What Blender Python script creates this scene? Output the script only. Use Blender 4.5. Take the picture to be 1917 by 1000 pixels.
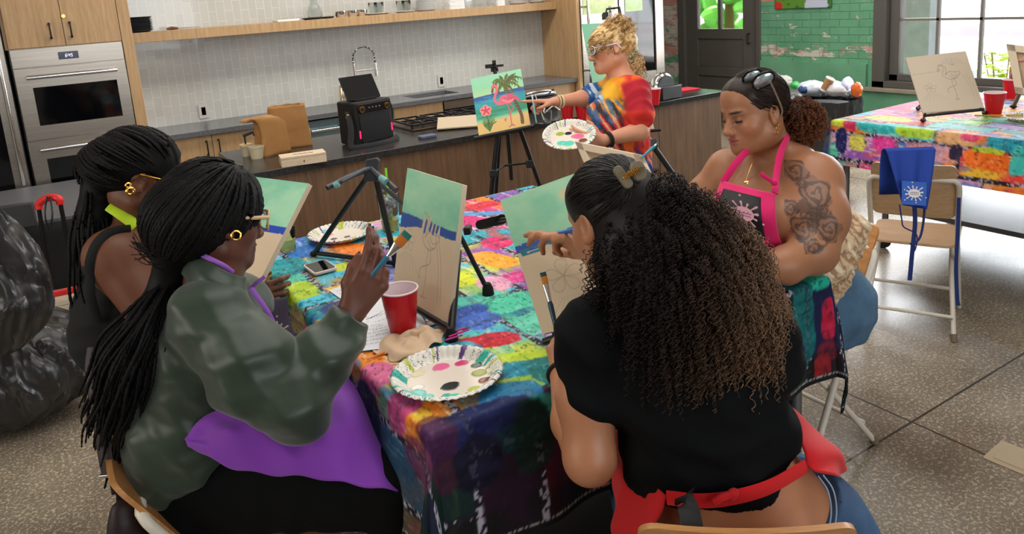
import bpy, math, random
import numpy as np
from mathutils import Vector, Matrix
for _o in list(bpy.data.objects):
    bpy.data.objects.remove(_o)
SC = bpy.context.scene
COL = SC.collection
random.seed(7)
RNG = np.random.default_rng(7)

# ------------------------------------------------------------------ camera
F_PX, CX, CY = 1400.0, 958.5, 283.0
_y, _p, _r = math.radians(31.5), math.radians(11.5), math.radians(4.0)
FWD = np.array([math.sin(_y) * math.cos(_p), math.cos(_y) * math.cos(_p), -math.sin(_p)])
_r0 = np.array([math.cos(_y), -math.sin(_y), 0.0])
_u0 = np.cross(_r0, FWD)
RIGHT = math.cos(_r) * _r0 - math.sin(_r) * _u0
UP = np.cross(RIGHT, FWD)
EYE = np.array([0, 0, 1.75])
cam_data = bpy.data.cameras.new('camera')
cam_data.sensor_width = 36.0
cam_data.lens = F_PX / 1917.0 * 36.0
cam_data.shift_y = -(500.0 - CY) / 1917.0
cam_data.clip_start = 0.02
cam = bpy.data.objects.new('camera', cam_data)
COL.objects.link(cam)
_m = Matrix.Identity(4)
for _i in range(3):
    _m[_i][0], _m[_i][1], _m[_i][2], _m[_i][3] = RIGHT[_i], UP[_i], -FWD[_i], EYE[_i]
cam.matrix_world = _m
SC.camera = cam

# ------------------------------------------------------------------ world, lights, exposure
SC.view_settings.view_transform = 'Standard'
SC.view_settings.look = 'None'
SC.view_settings.gamma = 1.0
SC.view_settings.use_curve_mapping = False
SC.view_settings.exposure = 0.0
world = bpy.data.worlds.new('world')
SC.world = world
world.use_nodes = True
_bg = world.node_tree.nodes['Background']
_bg.inputs[0].default_value = (0.80, 0.90, 1.0, 1)
_bg.inputs[1].default_value = 3.6


def area_light(name, loc, target, sx, sy, power, color=(1, 1, 1), spread=180):
    l = bpy.data.lights.new(name, 'AREA')
    l.shape = 'RECTANGLE'
    l.size, l.size_y = sx, sy
    l.energy = power
    l.color = color
    l.spread = math.radians(spread)
    o = bpy.data.objects.new(name, l)
    COL.objects.link(o)
    o.location = loc
    d = Vector(target) - Vector(loc)
    o.rotation_euler = d.to_track_quat('-Z', 'Y').to_euler()
    return o


# daylight through the tall windows behind and beside the photographer, and the row along the right wall
area_light('window_daylight_rear', (1.2, -3.6, 2.2), (1.2, 3, 0.9), 3.4, 2.0, 105, (0.93, 0.97, 1.0))
area_light('window_daylight_left', (-3.6, 2.0, 2.2), (1.0, 2.4, 0.9), 3.0, 1.8, 70, (1.0, 0.95, 0.86))
area_light('window_daylight_right', (7.25, 3.4, 1.75), (2.5, 2.2, 0.6), 2.6, 1.9, 120, (0.97, 0.98, 1.0))
area_light('fill_light_kitchen', (2.4, 5.2, 3.3), (2.4, 5.5, 0.9), 3.6, 0.5, 75, (1.0, 0.93, 0.82))  # added overhead fill for the kitchen run, not a fixture
area_light('fill_light_table', (1.6, 2.0, 3.4), (1.5, 2.0, 0.9), 3.0, 3.0, 75, (1.0, 0.97, 0.93))  # added overhead fill above the painting table, not a fixture
area_light('fill_light_right', (5.9, 4.6, 3.4), (6.6, 5.0, 0.9), 2.4, 2.4, 80, (1.0, 0.97, 0.93))  # added fill to brighten the door and green wall, not a fixture
sun_d = bpy.data.lights.new('sun', 'SUN')
sun_d.energy = 18.0
sun_d.angle = math.radians(0.6)
sun_d.color = (1.0, 0.9, 0.75)
sun = bpy.data.objects.new('sun', sun_d)
COL.objects.link(sun)
sun.rotation_euler = Vector((-0.62, -0.28, -0.62)).to_track_quat('-Z', 'Y').to_euler()


# ------------------------------------------------------------------ helpers
def P(px, py, D):
    """world point seen at photo pixel (px,py) at depth D metres along the view axis"""
    return EYE + (FWD + RIGHT * (px - CX) / F_PX - UP * (py - CY) / F_PX) * D


def Z(px, py, z):
    d = FWD + RIGHT * (px - CX) / F_PX - UP * (py - CY) / F_PX
    return EYE + d * ((z - EYE[2]) / d[2])


def PX(px, py, x):
    d = FWD + RIGHT * (px - CX) / F_PX - UP * (py - CY) / F_PX
    return EYE + d * ((x - EYE[0]) / d[0])


def PY(px, py, y):
    d = FWD + RIGHT * (px - CX) / F_PX - UP * (py - CY) / F_PX
    return EYE + d * ((y - EYE[1]) / d[1])


def depth(p):
    return float((np.asarray(p, float) - EYE) @ FWD)


def cdir(r, u, t):
    """direction from components: image right, image up, towards the viewer"""
    v = RIGHT * r + UP * u - FWD * t
    return v / np.linalg.norm(v)


def A(*v):
    return np.array(v if len(v) > 1 else v[0], float)


def nrm(v):
    v = A(v)
    n = np.linalg.norm(v)
    return v / n if n > 1e-12 else v


def frame(fwd, up):
    """3x3 whose columns are right(x), forward(y), up(z)"""
    f = nrm(fwd)
    r = nrm(np.cross(f, up))
    return np.stack([r, f, np.cross(r, f)], 1)


def rotz(a):
    c, s = math.cos(a), math.sin(a)
    return np.array([[c, -s, 0], [s, c, 0], [0, 0, 1.0]])


def rotx(a):
    c, s = math.cos(a), math.sin(a)
    return np.array([[1.0, 0, 0], [0, c, -s], [0, s, c]])


I3 = np.eye(3)


def lin(c):
    if isinstance(c, str):
        c = [int(c[i:i + 2], 16) for i in (0, 2, 4)]
    c = np.array(c, float) / 255.0
    return tuple(np.where(c <= 0.04045, c / 12.92, ((c + 0.055) / 1.055) ** 2.4))


def catmull(pts, n=8):
    pts = [A(p) for p in pts]
    q = [2 * pts[0] - pts[1]] + pts + [2 * pts[-1] - pts[-2]]
    out = []
    for i in range(1, len(q) - 2):
        for k in range(n):
            t = k / n
            out.append(0.5 * ((2 * q[i]) + (-q[i - 1] + q[i + 1]) * t + (2 * q[i - 1] - 5 * q[i] + 4 * q[i + 1] - q[i + 2]) * t * t + (-q[i - 1] + 3 * q[i] - 3 * q[i + 1] + q[i + 2]) * t ** 3))
    out.append(pts[-1])
    return out


class MB:
    """collects vertices and faces of one mesh"""

    def __init__(s):
        s.v, s.f, s.m, s.cur, s.col, s.n = [], [], [], 0, None, 0

    def add(s, v, f):
        v = np.asarray(v, float).reshape(-1, 3)
        b = s.n
        s.v.append(v)
        s.n += len(v)
        for q in f:
            s.f.append([b + i for i in q])
            s.m.append(s.cur)
        return s

    def box(s, c, d, R=None):
        c, d = A(c), A(d) / 2
        k = np.array([[x, y, z] for x in (-1, 1) for y in (-1, 1) for z in (-1, 1)], float) * d
        if R is not None:
            k = k @ np.asarray(R).T
        return s.add(k + c, [(0, 1, 3, 2), (4, 6, 7, 5), (0, 4, 5, 1), (2, 3, 7, 6), (0, 2, 6, 4), (1, 5, 7, 3)])

    def bb(s, lo, hi):
        lo, hi = A(lo), A(hi)
        return s.box((lo + hi) / 2, hi - lo)

    def tube(s, pts, r, n=8, closed=False, flat=None, cap=True):
        pts = np.array([A(p) for p in pts])
        m = len(pts)
        rr = np.full(m, r, float) if np.isscalar(r) else np.interp(np.linspace(0, 1, m), np.linspace(0, 1, len(r)), r)
        T = np.gradient(pts, axis=0) if not closed else (np.roll(pts, -1, 0) - np.roll(pts, 1, 0))
        T /= np.maximum(np.linalg.norm(T, axis=1, keepdims=True), 1e-9)
        u = np.cross(T[0], [0.3, 0.5, 0.81])
        if np.linalg.norm(u) < 0.2:
            u = np.cross(T[0], [1, 0, 0])
        if flat is not None:
            u = A(flat[0])
        rings = []
        an = np.arange(n) * 2 * math.pi / n
        fy = 1.0 if flat is None else flat[1]
        for i in range(m):
            if flat is not None:
                u = A(flat[0])
            u = u - T[i] * (u @ T[i])
            u /= max(np.linalg.norm(u), 1e-9)
            w = np.cross(T[i], u)
            rings.append(pts[i] + rr[i] * (np.cos(an)[:, None] * u * fy + np.sin(an)[:, None] * w))
        f = []
        for i in range(m if closed else m - 1):
            a, b = i * n, ((i + 1) % m) * n
            for k in range(n):
                f.append((a + k, a + (k + 1) % n, b + (k + 1) % n, b + k))
        if cap and not closed:
            f.append(tuple(range(n - 1, -1, -1)))
            f.append(tuple((m - 1) * n + k for k in range(n)))
        return s.add(np.concatenate(rings), f)

    def cyl(s, a, b, r0, r1=None, n=24):
        return s.tube([a, b], [r0, r0 if r1 is None else r1], n)

    def lathe(s, prof, o=(0, 0, 0), R=None, n=40, ends=True):
        o = A(o)
        an = np.arange(n) * 2 * math.pi / n
        v = []
        for r, z in prof:
            v.append(np.stack([np.cos(an) * r, np.sin(an) * r, np.full(n, z)], 1))
        v = np.concatenate(v)
        if R is not None:
            v = v @ np.asarray(R).T
        f = []
        for i in range(len(prof) - 1):
            for k in range(n):
                f.append((i * n + k, i * n + (k + 1) % n, (i + 1) * n + (k + 1) % n, (i + 1) * n + k))
        if ends:
            f.append(tuple(range(n - 1, -1, -1)))
            f.append(tuple((len(prof) - 1) * n + k for k in range(n)))
        return s.add(v + o, f)

    def ell(s, c, r, R=None, nu=16, nv=10):
        r = A(r) if not np.isscalar(r) else A([r] * 3)
        v = [[0, 0, -1.0]]
        for j in range(1, nv):
            t = -math.pi / 2 + math.pi * j / nv
            for i in range(nu):
                p = 2 * math.pi * i / nu
                v.append([math.cos(t) * math.cos(p), math.cos(t) * math.sin(p), math.sin(t)])
        v.append([0, 0, 1.0])
        v = np.array(v) * r
        if R is not None:
            v = v @ np.asarray(R).T
        f = []
        for i in range(nu):
            f.append((0, 1 + (i + 1) % nu, 1 + i))
        for j in range(nv - 2):
            for i in range(nu):
                a, b = 1 + j * nu, 1 + (j + 1) * nu
                f.append((a + i, a + (i + 1) % nu, b + (i + 1) % nu, b + i))
        a = 1 + (nv - 2) * nu
        for i in range(nu):
            f.append((a + i, a + (i + 1) % nu, a + nu))
        return s.add(v + A(c), f)

    def grid(s, G):
        """G: (m,n,3) array of points"""
        G = np.asarray(G, float)
        m, n = G.shape[:2]
        idx = np.arange(m * n).reshape(m, n)
        f = np.stack([idx[:-1, :-1], idx[1:, :-1], idx[1:, 1:], idx[:-1, 1:]], -1).reshape(-1, 4)
        return s.add(G.reshape(-1, 3), f.tolist())

    def prism(s, poly, o, ax, ay, h):
        """2-D polygon extruded by vector h; (ax, ay) in-plane axes, o origin"""
        n = len(poly)
        ax, ay, h, o = A(ax), A(ay), A(h), A(o)
        a = np.array([o + ax * p[0] + ay * p[1] for p in poly])
        f = [tuple(range(n - 1, -1, -1)), tuple(range(n, 2 * n))]
        f += [(i, (i + 1) % n, n + (i + 1) % n, n + i) for i in range(n)]
        return s.add(np.concatenate([a, a + h]), f)


def rrect(w, h, r, k=5):
    out = []
    for cx, cy, a0 in ((w / 2 - r, h / 2 - r, 0), (-w / 2 + r, h / 2 - r, 90), (-w / 2 + r, -h / 2 + r, 180), (w / 2 - r, -h / 2 + r, 270)):
        for i in range(k + 1):
            a = math.radians(a0 + 90 * i / k)
            out.append((cx + r * math.cos(a), cy + r * math.sin(a)))
    return out


def make_mesh(name, V, Fc, mats, smooth=True, midx=None, colors=None, angle=40):
    me = bpy.data.meshes.new(name)
    V = np.asarray(V, np.float32)
    if isinstance(Fc, np.ndarray):
        nf, k = Fc.shape
        me.vertices.add(len(V))
        me.vertices.foreach_set('co', V.ravel())
        me.loops.add(nf * k)
        me.loops.foreach_set('vertex_index', Fc.ravel().astype(np.int32))
        me.polygons.add(nf)
        me.polygons.foreach_set('loop_start', np.arange(nf, dtype=np.int32) * k)
        me.polygons.foreach_set('loop_total', np.full(nf, k, np.int32))
        me.update(calc_edges=True)
    else:
        me.from_pydata(V.tolist(), [], Fc)
    for m in (mats if isinstance(mats, (list, tuple)) else [mats]):
        me.materials.append(m)
    if midx is not None and len(me.materials) > 1:
        me.polygons.foreach_set('material_index', np.asarray(midx, np.int32))
    if smooth:
        me.polygons.foreach_set('use_smooth', np.ones(len(me.polygons), bool))
        if angle < 180:
            try:
                me.set_sharp_from_angle(angle=math.radians(angle))
            except Exception:
                pass
    if colors is not None:
        at = me.color_attributes.new('paint', 'FLOAT_COLOR', 'POINT')
        c = np.ones((len(V), 4), np.float32)
        c[:, :3] = colors
        at.data.foreach_set('color', c.ravel())
    me.update()
    return me


def tag(o, label=None, cat=None, group=None, kind=None):
    if label:
        o['label'] = label
    if cat:
        o['category'] = cat
    if group:
        o['group'] = group
    if kind:
        o['kind'] = kind
    return o


def thing(name, label, cat, loc=(0, 0, 0), group=None, rz=0.0):
    o = bpy.data.objects.new(name, None)
    o.empty_display_size = 0.05
    COL.objects.link(o)
    o.location = tuple(float(x) for x in loc)
    o.rotation_euler = (0, 0, rz)
    return tag(o, label, cat, group)


def worldloc(o):
    p = np.zeros(3)
    while o is not None:
        p = p + A(o.location)
        o = o.parent
    return p


def mesh_obj(name, V, Fc, mats, parent=None, local=False, bevel=0, seg=2, label=None, solid=0, base=True, subd=0, **k):
    V = np.asarray(V, float)
    loc = np.zeros(3)
    if parent is not None and not local:
        V = V - worldloc(parent)
    if parent is None and base and not local:
        lo, hi = V.min(0), V.max(0)
        loc = A((lo[0] + hi[0]) / 2, (lo[1] + hi[1]) / 2, lo[2])
        V = V - loc
    me = make_mesh(name, V, Fc, mats, **k)
    o = bpy.data.objects.new(name, me)
    COL.objects.link(o)
    o.location = tuple(loc)
    if parent is not None:
        o.parent = parent
    if label:
        o['label'] = label
    if solid:
        md = o.modifiers.new('solid', 'SOLIDIFY')
        md.thickness = solid
        md.offset = 0
    if bevel:
        md = o.modifiers.new('bevel', 'BEVEL')
        md.width = bevel
        md.segments = seg
        md.limit_method = 'ANGLE'
        md.angle_limit = math.radians(35)
        md.harden_normals = False
    if subd:
        md = o.modifiers.new('subd', 'SUBSURF')
        md.levels = md.render_levels = subd
    return o


def build(name, mb, mats, parent=None, **k):
    return mesh_obj(name, np.concatenate(mb.v), mb.f, mats, parent, midx=mb.m, **k)


def solo(name, label, cat, mb, mats, group=None, **k):
    return tag(build(name, mb, mats, None, **k), label, cat, group)


def struct(name, mb, mats, **k):
    return tag(build(name, mb, mats, None, base=False, **k), kind='structure')


def dup(root, loc=None, rz=None, label=None, group=None):
    r = root.copy()
    COL.objects.link(r)
    if loc is not None:
        r.location = tuple(float(x) for x in loc)
    if rz is not None:
        r.rotation_euler = (0, 0, rz)
    if label:
        r['label'] = label
    if group:
        r['group'] = group
    for ch in list(root.children):
        c = ch.copy()
        COL.objects.link(c)
        c.parent = r
        for g in list(ch.children):
            d = g.copy()
            COL.objects.link(d)
            d.parent = c
    return r


# ------------------------------------------------------------------ materials
_MC = {}


class NT:
    def __init__(s, name):
        s.m = bpy.data.materials.new(name)
        s.m.use_nodes = True
        s.t = s.m.node_tree
        s.b = s.t.nodes['Principled BSDF']

    def n(s, typ, **k):
        nd = s.t.nodes.new(typ)
        for a, v in k.items():
            if a.startswith('i_'):
                nd.inputs[int(a[2:]) if a[2:].isdigit() else a[2:]].default_value = v
            else:
                setattr(nd, a, v)
        return nd

    def l(s, a, b):
        s.t.links.new(a, b)

    def math(s, op, a, b=None, c=None):
        nd = s.t.nodes.new('ShaderNodeMath')
        nd.operation = op
        for i, x in enumerate((a, b, c)):
            if x is None:
                continue
            if isinstance(x, (int, float)):
                nd.inputs[i].default_value = x
            else:
                s.l(x, nd.inputs[i])
        return nd.outputs[0]

    def coord(s, kind='Object', scale=None, rot=None, loc=None):
        tc = s.n('ShaderNodeTexCoord')
        if scale is None and rot is None and loc is None:
            return tc.outputs[kind]
        mp = s.n('ShaderNodeMapping')
        if scale is not None:
            mp.inputs['Scale'].default_value = (scale,) * 3 if np.isscalar(scale) else scale
        if rot is not None:
            mp.inputs['Rotation'].default_value = rot
        if loc is not None:
            mp.inputs['Location'].default_value = loc
        s.l(tc.outputs[kind], mp.inputs[0])
        return mp.outputs[0]

    def noise(s, vec, scale, detail=4, rough=0.6, dist=0.0):
        nd = s.n('ShaderNodeTexNoise')
        nd.inputs['Scale'].default_value = scale
        nd.inputs['Detail'].default_value = detail
        nd.inputs['Roughness'].default_value = rough
        nd.inputs['Distortion'].default_value = dist
        s.l(vec, nd.inputs['Vector'])
        return nd.outputs['Fac']

    def ramp(s, fac, stops, interp='LINEAR'):
        nd = s.n('ShaderNodeValToRGB')
        nd.color_ramp.interpolation = interp
        e = nd.color_ramp.elements
        while len(e) < len(stops):
            e.new(0.5)
        for i, (p, c) in enumerate(stops):
            e[i].position = p
            c = lin(c) if (isinstance(c, str) or max(c) > 1.0) else c
            e[i].color = (*c[:3], 1)
        s.l(fac, nd.inputs[0])
        return nd.outputs[0]

    def mix(s, fac, a, b, mode='MIX'):
        nd = s.t.nodes.new('ShaderNodeMix')
        nd.data_type = 'RGBA'
        nd.blend_type = mode
        for sock, x in ((nd.inputs[0], fac), (nd.inputs[6], a), (nd.inputs[7], b)):
            if isinstance(x, (int, float)):
                sock.default_value = x
            elif isinstance(x, (tuple, list, str, np.ndarray)):
                x = lin(x) if (isinstance(x, str) or max(x) > 1.0) else x
                sock.default_value = (*x[:3], 1)
            else:
                s.l(x, sock)
        return nd.outputs[2]

    def bump(s, h, strength=0.3, dist=0.01):
        nd = s.n('ShaderNodeBump')
        nd.inputs['Strength'].default_value = strength
        nd.inputs['Distance'].default_value = dist
        s.l(h, nd.inputs['Height'])
        s.l(nd.outputs[0], s.b.inputs['Normal'])

    def base(s, c):
        if isinstance(c, (str, tuple, list)):
            c = lin(c) if (isinstance(c, str) or max(c) > 1.0) else c
            s.b.inputs['Base Color'].default_value = (*c[:3], 1)
        else:
            s.l(c, s.b.inputs['Base Color'])

    def set(s, **k):
        for a, v in k.items():
            s.b.inputs[a.replace('_', ' ')].default_value = v
        return s


def M(name, col=None, rough=0.5, metal=0.0, var=None, bump=None, stretch=None, alpha=None, trans=0.0, ior=1.45, emit=None, coat=0.0, sheen=0.0, sss=0.0, spec=0.5, col2=None, vc=False):
    """a principled material; var=(scale, amount) colour variation, bump=(scale, strength, distance)"""
    if name in _MC:
        return _MC[name]
    s = NT(name)
    s.set(Roughness=rough, Metallic=metal)
    s.b.inputs['Transmission Weight'].default_value = trans
    s.b.inputs['IOR'].default_value = ior
    s.b.inputs['Coat Weight'].default_value = coat
    s.b.inputs['Sheen Weight'].default_value = sheen
    s.b.inputs['Specular IOR Level'].default_value = spec
    if sss:
        s.b.inputs['Subsurface Weight'].default_value = sss
        s.b.inputs['Subsurface Radius'].default_value = (0.012, 0.005, 0.003)
        s.b.inputs['Subsurface Scale'].default_value = 1.0
    co = s.coord('Object', scale=stretch)
    if vc:
        at = s.n('ShaderNodeAttribute', attribute_name='paint')
        c = at.outputs['Color']
    else:
        c = lin(col)
    if var:
        f = s.noise(co, var[0], 5, 0.65)
        c2 = lin(col2) if col2 is not None else tuple(np.clip(np.array(lin(col)) * (1 - var[1]), 0, 1)) if not vc else None
        if vc:
            k = s.ramp(f, [(0.3, (1 - var[1],) * 3), (0.7, (1.0, 1.0, 1.0))])
            c = s.mix(1.0, c, k, 'MULTIPLY')
        else:
            rf = s.ramp(f, [(0.35, (0.0, 0.0, 0.0)), (0.65, (1.0, 1.0, 1.0))])
            c = s.mix(rf, c2, c)
    s.base(c)
    if bump:
        s.bump(s.noise(co, bump[0], 6, 0.6), bump[1], bump[2] if len(bump) > 2 else 0.005)
    if emit:
        s.b.inputs['Emission Color'].default_value = (*lin(emit[0]), 1)
        s.b.inputs['Emission Strength'].default_value = emit[1]
    if alpha is not None:
        s.b.inputs['Alpha'].default_value = alpha
    _MC[name] = s.m
    return s.m


def wood(name, c1, c2, grain=(40, 40, 2.0), rough=0.45, bump=0.08):
    if name in _MC:
        return _MC[name]
    s = NT(name)
    s.set(Roughness=rough)
    co = s.coord('Object', scale=grain)
    f = s.noise(co, 1.0, 6, 0.7, 0.4)
    co2 = s.coord('Object', scale=tuple(g * 5 for g in grain))
    f2 = s.noise(co2, 1.0, 3, 0.6)
    c = s.ramp(f, [(0.3, c1), (0.7, c2)])
    k = s.ramp(f2, [(0.3, (0.82, 0.82, 0.82)), (0.6, (1.0, 1.0, 1.0))])
    s.base(s.mix(1.0, c, k, 'MULTIPLY'))
    s.bump(f2, bump, 0.002)
    _MC[name] = s.m
    return s.m


BLACK = M('black_plastic', (22, 22, 24), 0.38)
RUBBER = M('black_rubber', (16, 16, 17), 0.75)
STEEL = M('brushed_steel', (168, 160, 150), 0.28, 0.9, var=(3, 0.18), stretch=(1, 1, 40), bump=(4, 0.05, 0.002))
CHROME = M('chrome', (225, 225, 225), 0.12, 1.0)
GOLD = M('gold_metal', (226, 170, 80), 0.2, 1.0)
WHITE_PL = M('white_plastic', (226, 224, 220), 0.4)
PAPER = M('white_paper', (226, 228, 232), 0.8)
GLASS = M('clear_glass', (240, 245, 245), 0.04, trans=1.0, ior=1.3)
OAK = wood('oak_veneer', (168, 132, 92), (196, 163, 120))
REDP = M('red_cup_plastic', (196, 22, 36), 0.3)
# ================================================================== the setting
def mat_floor():
    s = NT('polished_aggregate_floor')
    co = s.coord('Object')
    big = s.noise(co, 1.1, 4, 0.6)
    sp = s.noise(co, 75, 2, 0.7)
    sp2 = s.noise(co, 160, 2, 0.7)
    base = s.ramp(big, [(0.3, (88, 78, 68)), (0.55, (124, 113, 99)), (0.75, (148, 137, 122))])
    dens = s.ramp(big, [(0.32, (0.05, 0.05, 0.05)), (0.62, (1.0, 1.0, 1.0))])
    f = s.ramp(sp, [(0.53, (0.0, 0.0, 0.0)), (0.62, (1.0, 1.0, 1.0))])
    f2 = s.ramp(sp2, [(0.56, (0.0, 0.0, 0.0)), (0.66, (0.7, 0.7, 0.7))])
    m = s.mix(0.8, f, dens, 'MULTIPLY')
    c = s.mix(m, base, (198, 182, 156))
    m2 = s.mix(1.0, f2, dens, 'MULTIPLY')
    c = s.mix(m2, c, (206, 192, 166))
    # saw-cut joints
    sx = s.n('ShaderNodeSeparateXYZ')
    s.l(co, sx.inputs[0])
    def line(ch, off, per, w):
        a = s.math('SUBTRACT', sx.outputs[ch], off)
        a = s.math('PINGPONG', a, per / 2)
        return s.math('LESS_THAN', a, w)
    j = s.math('MAXIMUM', line(0, 2.68, 3.2, 0.005), line(1, 1.49, 3.2, 0.005))
    c = s.mix(j, c, (48, 42, 36))
    s.base(c)
    r = s.ramp(big, [(0.3, (0.16, 0.16, 0.16)), (0.7, (0.34, 0.34, 0.34))])
    s.l(r, s.b.inputs['Roughness'])
    s.bump(s.noise(co, 7, 3, 0.5), 0.12, 0.004)
    return s.m


struct('floor', MB().bb((-4, -4, -0.1), (7.9, 9.6, 0)), mat_floor())


def mat_tile():
    s = NT('glazed_stacked_tile')
    tc = s.coord('Object')
    sx = s.n('ShaderNodeSeparateXYZ')
    s.l(tc, sx.inputs[0])
    cb = s.n('ShaderNodeCombineXYZ')
    s.l(sx.outputs[2], cb.inputs[0])
    s.l(sx.outputs[0], cb.inputs[1])
    br = s.n('ShaderNodeTexBrick')
    s.l(cb.outputs[0], br.inputs['Vector'])
    br.offset = 0.5
    for k, v in (('Color1', (*lin((190, 190, 186)), 1)), ('Color2', (*lin((184, 184, 180)), 1)), ('Mortar', (*lin((212, 211, 204)), 1)), ('Scale', 1.0), ('Mortar Size', 0.0022), ('Mortar Smooth', 0.2), ('Bias', 0.0), ('Brick Width', 0.165), ('Row Height', 0.066)):
        br.inputs[k].default_value = v
    s.base(br.outputs['Color'])
    s.set(Roughness=0.14)
    s.b.inputs['Coat Weight'].default_value = 0.3
    n = s.noise(tc, 9, 2, 0.5)
    h = s.math('ADD', s.math('MULTIPLY', n, 0.5), s.math('MULTIPLY', br.outputs['Fac'], -0.3))
    s.bump(h, 0.55, 0.004)
    return s.m


WY = 6.75
struct('wall_back', MB().bb((-4, WY, 0), (5.82, WY + 0.15, 3.6)), mat_tile())


def mat_brick(green=True):
    s = NT('peeling_painted_brick')
    tc = s.coord('Object')
    sx = s.n('ShaderNodeSeparateXYZ')
    s.l(tc, sx.inputs[0])
    cb = s.n('ShaderNodeCombineXYZ')
    s.l(sx.outputs[1], cb.inputs[0])
    s.l(sx.outputs[2], cb.inputs[1])
    br = s.n('ShaderNodeTexBrick')
    s.l(cb.outputs[0], br.inputs['Vector'])
    for k, v in (('Color1', (*lin((190, 128, 110)), 1)), ('Color2', (*lin((206, 156, 140)), 1)), ('Mortar', (*lin((196, 188, 176)), 1)), ('Scale', 1.0), ('Mortar Size', 0.007), ('Mortar Smooth', 0.6), ('Bias', 0.0), ('Brick Width', 0.24), ('Row Height', 0.085)):
        br.inputs[k].default_value = v
    co = s.coord('Object', scale=(1, 1.0, 2.6))
    n1 = s.noise(co, 3.4, 6, 0.72)
    n2 = s.noise(s.coord('Object', loc=(3, 7, 1), scale=(1, 1, 2.4)), 5.2, 6, 0.72)
    # paint survives more to the south of the door, the strip beyond the door is nearly bare
    beyond = s.math('GREATER_THAN', sx.outputs[1], 7.55)
    top = s.math('GREATER_THAN', sx.outputs[2], 1.5)
    band = s.math('MULTIPLY', s.math('GREATER_THAN', sx.outputs[2], 0.86), s.math('LESS_THAN', sx.outputs[2], 0.99))
    lo = s.math('GREATER_THAN', sx.outputs[2], 0.80)
    thr = s.math('SUBTRACT', 0.635, s.math('MULTIPLY', beyond, 0.21))
    thr = s.math('SUBTRACT', thr, s.math('MULTIPLY', top, 0.15))
    thr = s.math('SUBTRACT', thr, s.math('MULTIPLY', band, 0.10))
    thr = s.math('ADD', thr, s.math('MULTIPLY', s.math('SUBTRACT', 1.0, lo), 0.06))
    white = s.math('GREATER_THAN', n1, thr)
    redm = s.math('GREATER_THAN', n2, s.math('ADD', s.math('ADD', thr, 0.015), s.math('MULTIPLY', beyond, 0.10)))
    g = s.ramp(s.noise(tc, 2.0, 4), [(0.3, (88, 148, 114)), (0.7, (112, 170, 134))])
    c = s.mix(white, g, (206, 200, 188))
    c = s.mix(redm, c, br.outputs['Color'])
    s.base(c)
    s.set(Roughness=0.6)
    up = s.math('MULTIPLY', br.outputs['Fac'], s.math('MULTIPLY', lo, -1.0))
    h = s.math('SUBTRACT', up, s.math('MULTIPLY', s.math('MAXIMUM', white, redm), 0.25))
    h = s.math('ADD', h, s.math('MULTIPLY', s.noise(tc, 30, 4), 0.4))
    s.bump(h, 0.8, 0.012)
    return s.m


BRK = mat_brick()
# right wall (x = 7.5) with the openings for door and window
DY0, DY1 = 6.28, 7.52
WN0, WN1, WZ0, WZ1 = 1.3, 4.74, 0.56, 3.0
mb = MB()
XW = 7.5
for y0, y1, z0, z1 in ((7.62, 9.6, 0, 3.6), (6.22, 7.62, 2.42, 3.6), (WN1, 6.22, 0, 3.6), (-4, WN0, 0, 3.6), (WN0, WN1, 0, WZ0), (WN0, WN1, WZ1, 3.6)):
    mb.bb((XW, y0, z0), (XW + 0.35, y1, z1))
mb.bb((XW - 0.045, WN1 + 0.06, 0), (XW, 6.2, 0.80))      # thicker lower course
mb.bb((XW - 0.045, -4, 0), (XW, WN1 + 0.06, WZ0 - 0.04))
struct('wall_right', mb, BRK)
struct('wall_far', MB().bb((5.7, 9.5, 0), (7.5, 9.6, 3.6)), BRK)
WP = M('plaster_paint', (190, 184, 174), 0.85)
struct('wall_left', MB().bb((-4.1, -4, 0), (-4, WY, 3.6)), WP)
struct('wall_rear', MB().bb((-4, -4.1, 0), (7.5, -4, 3.6)), WP)
struct('wall_passage', MB().bb((5.76, WY + 0.15, 0), (5.82, 9.5, 3.6)), WP)
struct('ceiling', MB().bb((-4.1, -4.1, 3.6), (7.85, 9.6, 3.7)), M('ceiling_paint', (200, 196, 190), 0.9))

# ---- door_1 on the right wall
DG = M('charcoal_door_paint', (92, 88, 82), 0.5, var=(4, 0.12))
mb = MB()
mb.bb((XW - 0.02, 7.5, 0), (XW + 0.3, 7.62, 2.42)).bb((XW - 0.02, 6.22, 0), (XW + 0.3, 6.29, 2.42)).bb((XW - 0.02, 6.22, 2.3), (XW + 0.3, 7.62, 2.42))
struct('trim_1', mb, DG, bevel=0.006)
mb = MB()
X0, X1 = XW + 0.03, XW + 0.075
for y0, y1, z0, z1 in ((6.29, 6.53, 0, 2.3), (7.3, 7.5, 0, 2.3), (6.53, 7.3, 0, 0.2), (6.53, 7.3, 0.56, 0.68), (6.53, 7.3, 1.05, 1.18), (6.53, 7.3, 2.15, 2.3), (6.89, 6.94, 1.18, 2.15)):
    mb.bb((X0, y0, z0), (X1, y1, z1))
for z0, z1 in ((0.2, 0.56), (0.68, 1.05)):
    mb.bb((X0 + 0.018, 6.53, z0), (X1 - 0.008, 7.3, z1))
d = struct('door_1', mb, DG, bevel=0.004)
build('window_pane', MB().bb((X0 + 0.015, 6.53, 1.18), (X0 + 0.02, 6.89, 2.15)).bb((X0 + 0.015, 6.94, 1.18), (X0 + 0.02, 7.3, 2.15)), GLASS, d)
build('door_handle', MB().tube([(X0 - 0.05, 6.42, 1.0), (X0 - 0.05, 6.42, 1.12)], 0.008).tube([(X0, 6.42, 1.0), (X0 - 0.05, 6.42, 1.0)], 0.007).tube([(X0, 6.42, 1.12), (X0 - 0.05, 6.42, 1.12)], 0.007), BLACK, d)

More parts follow.
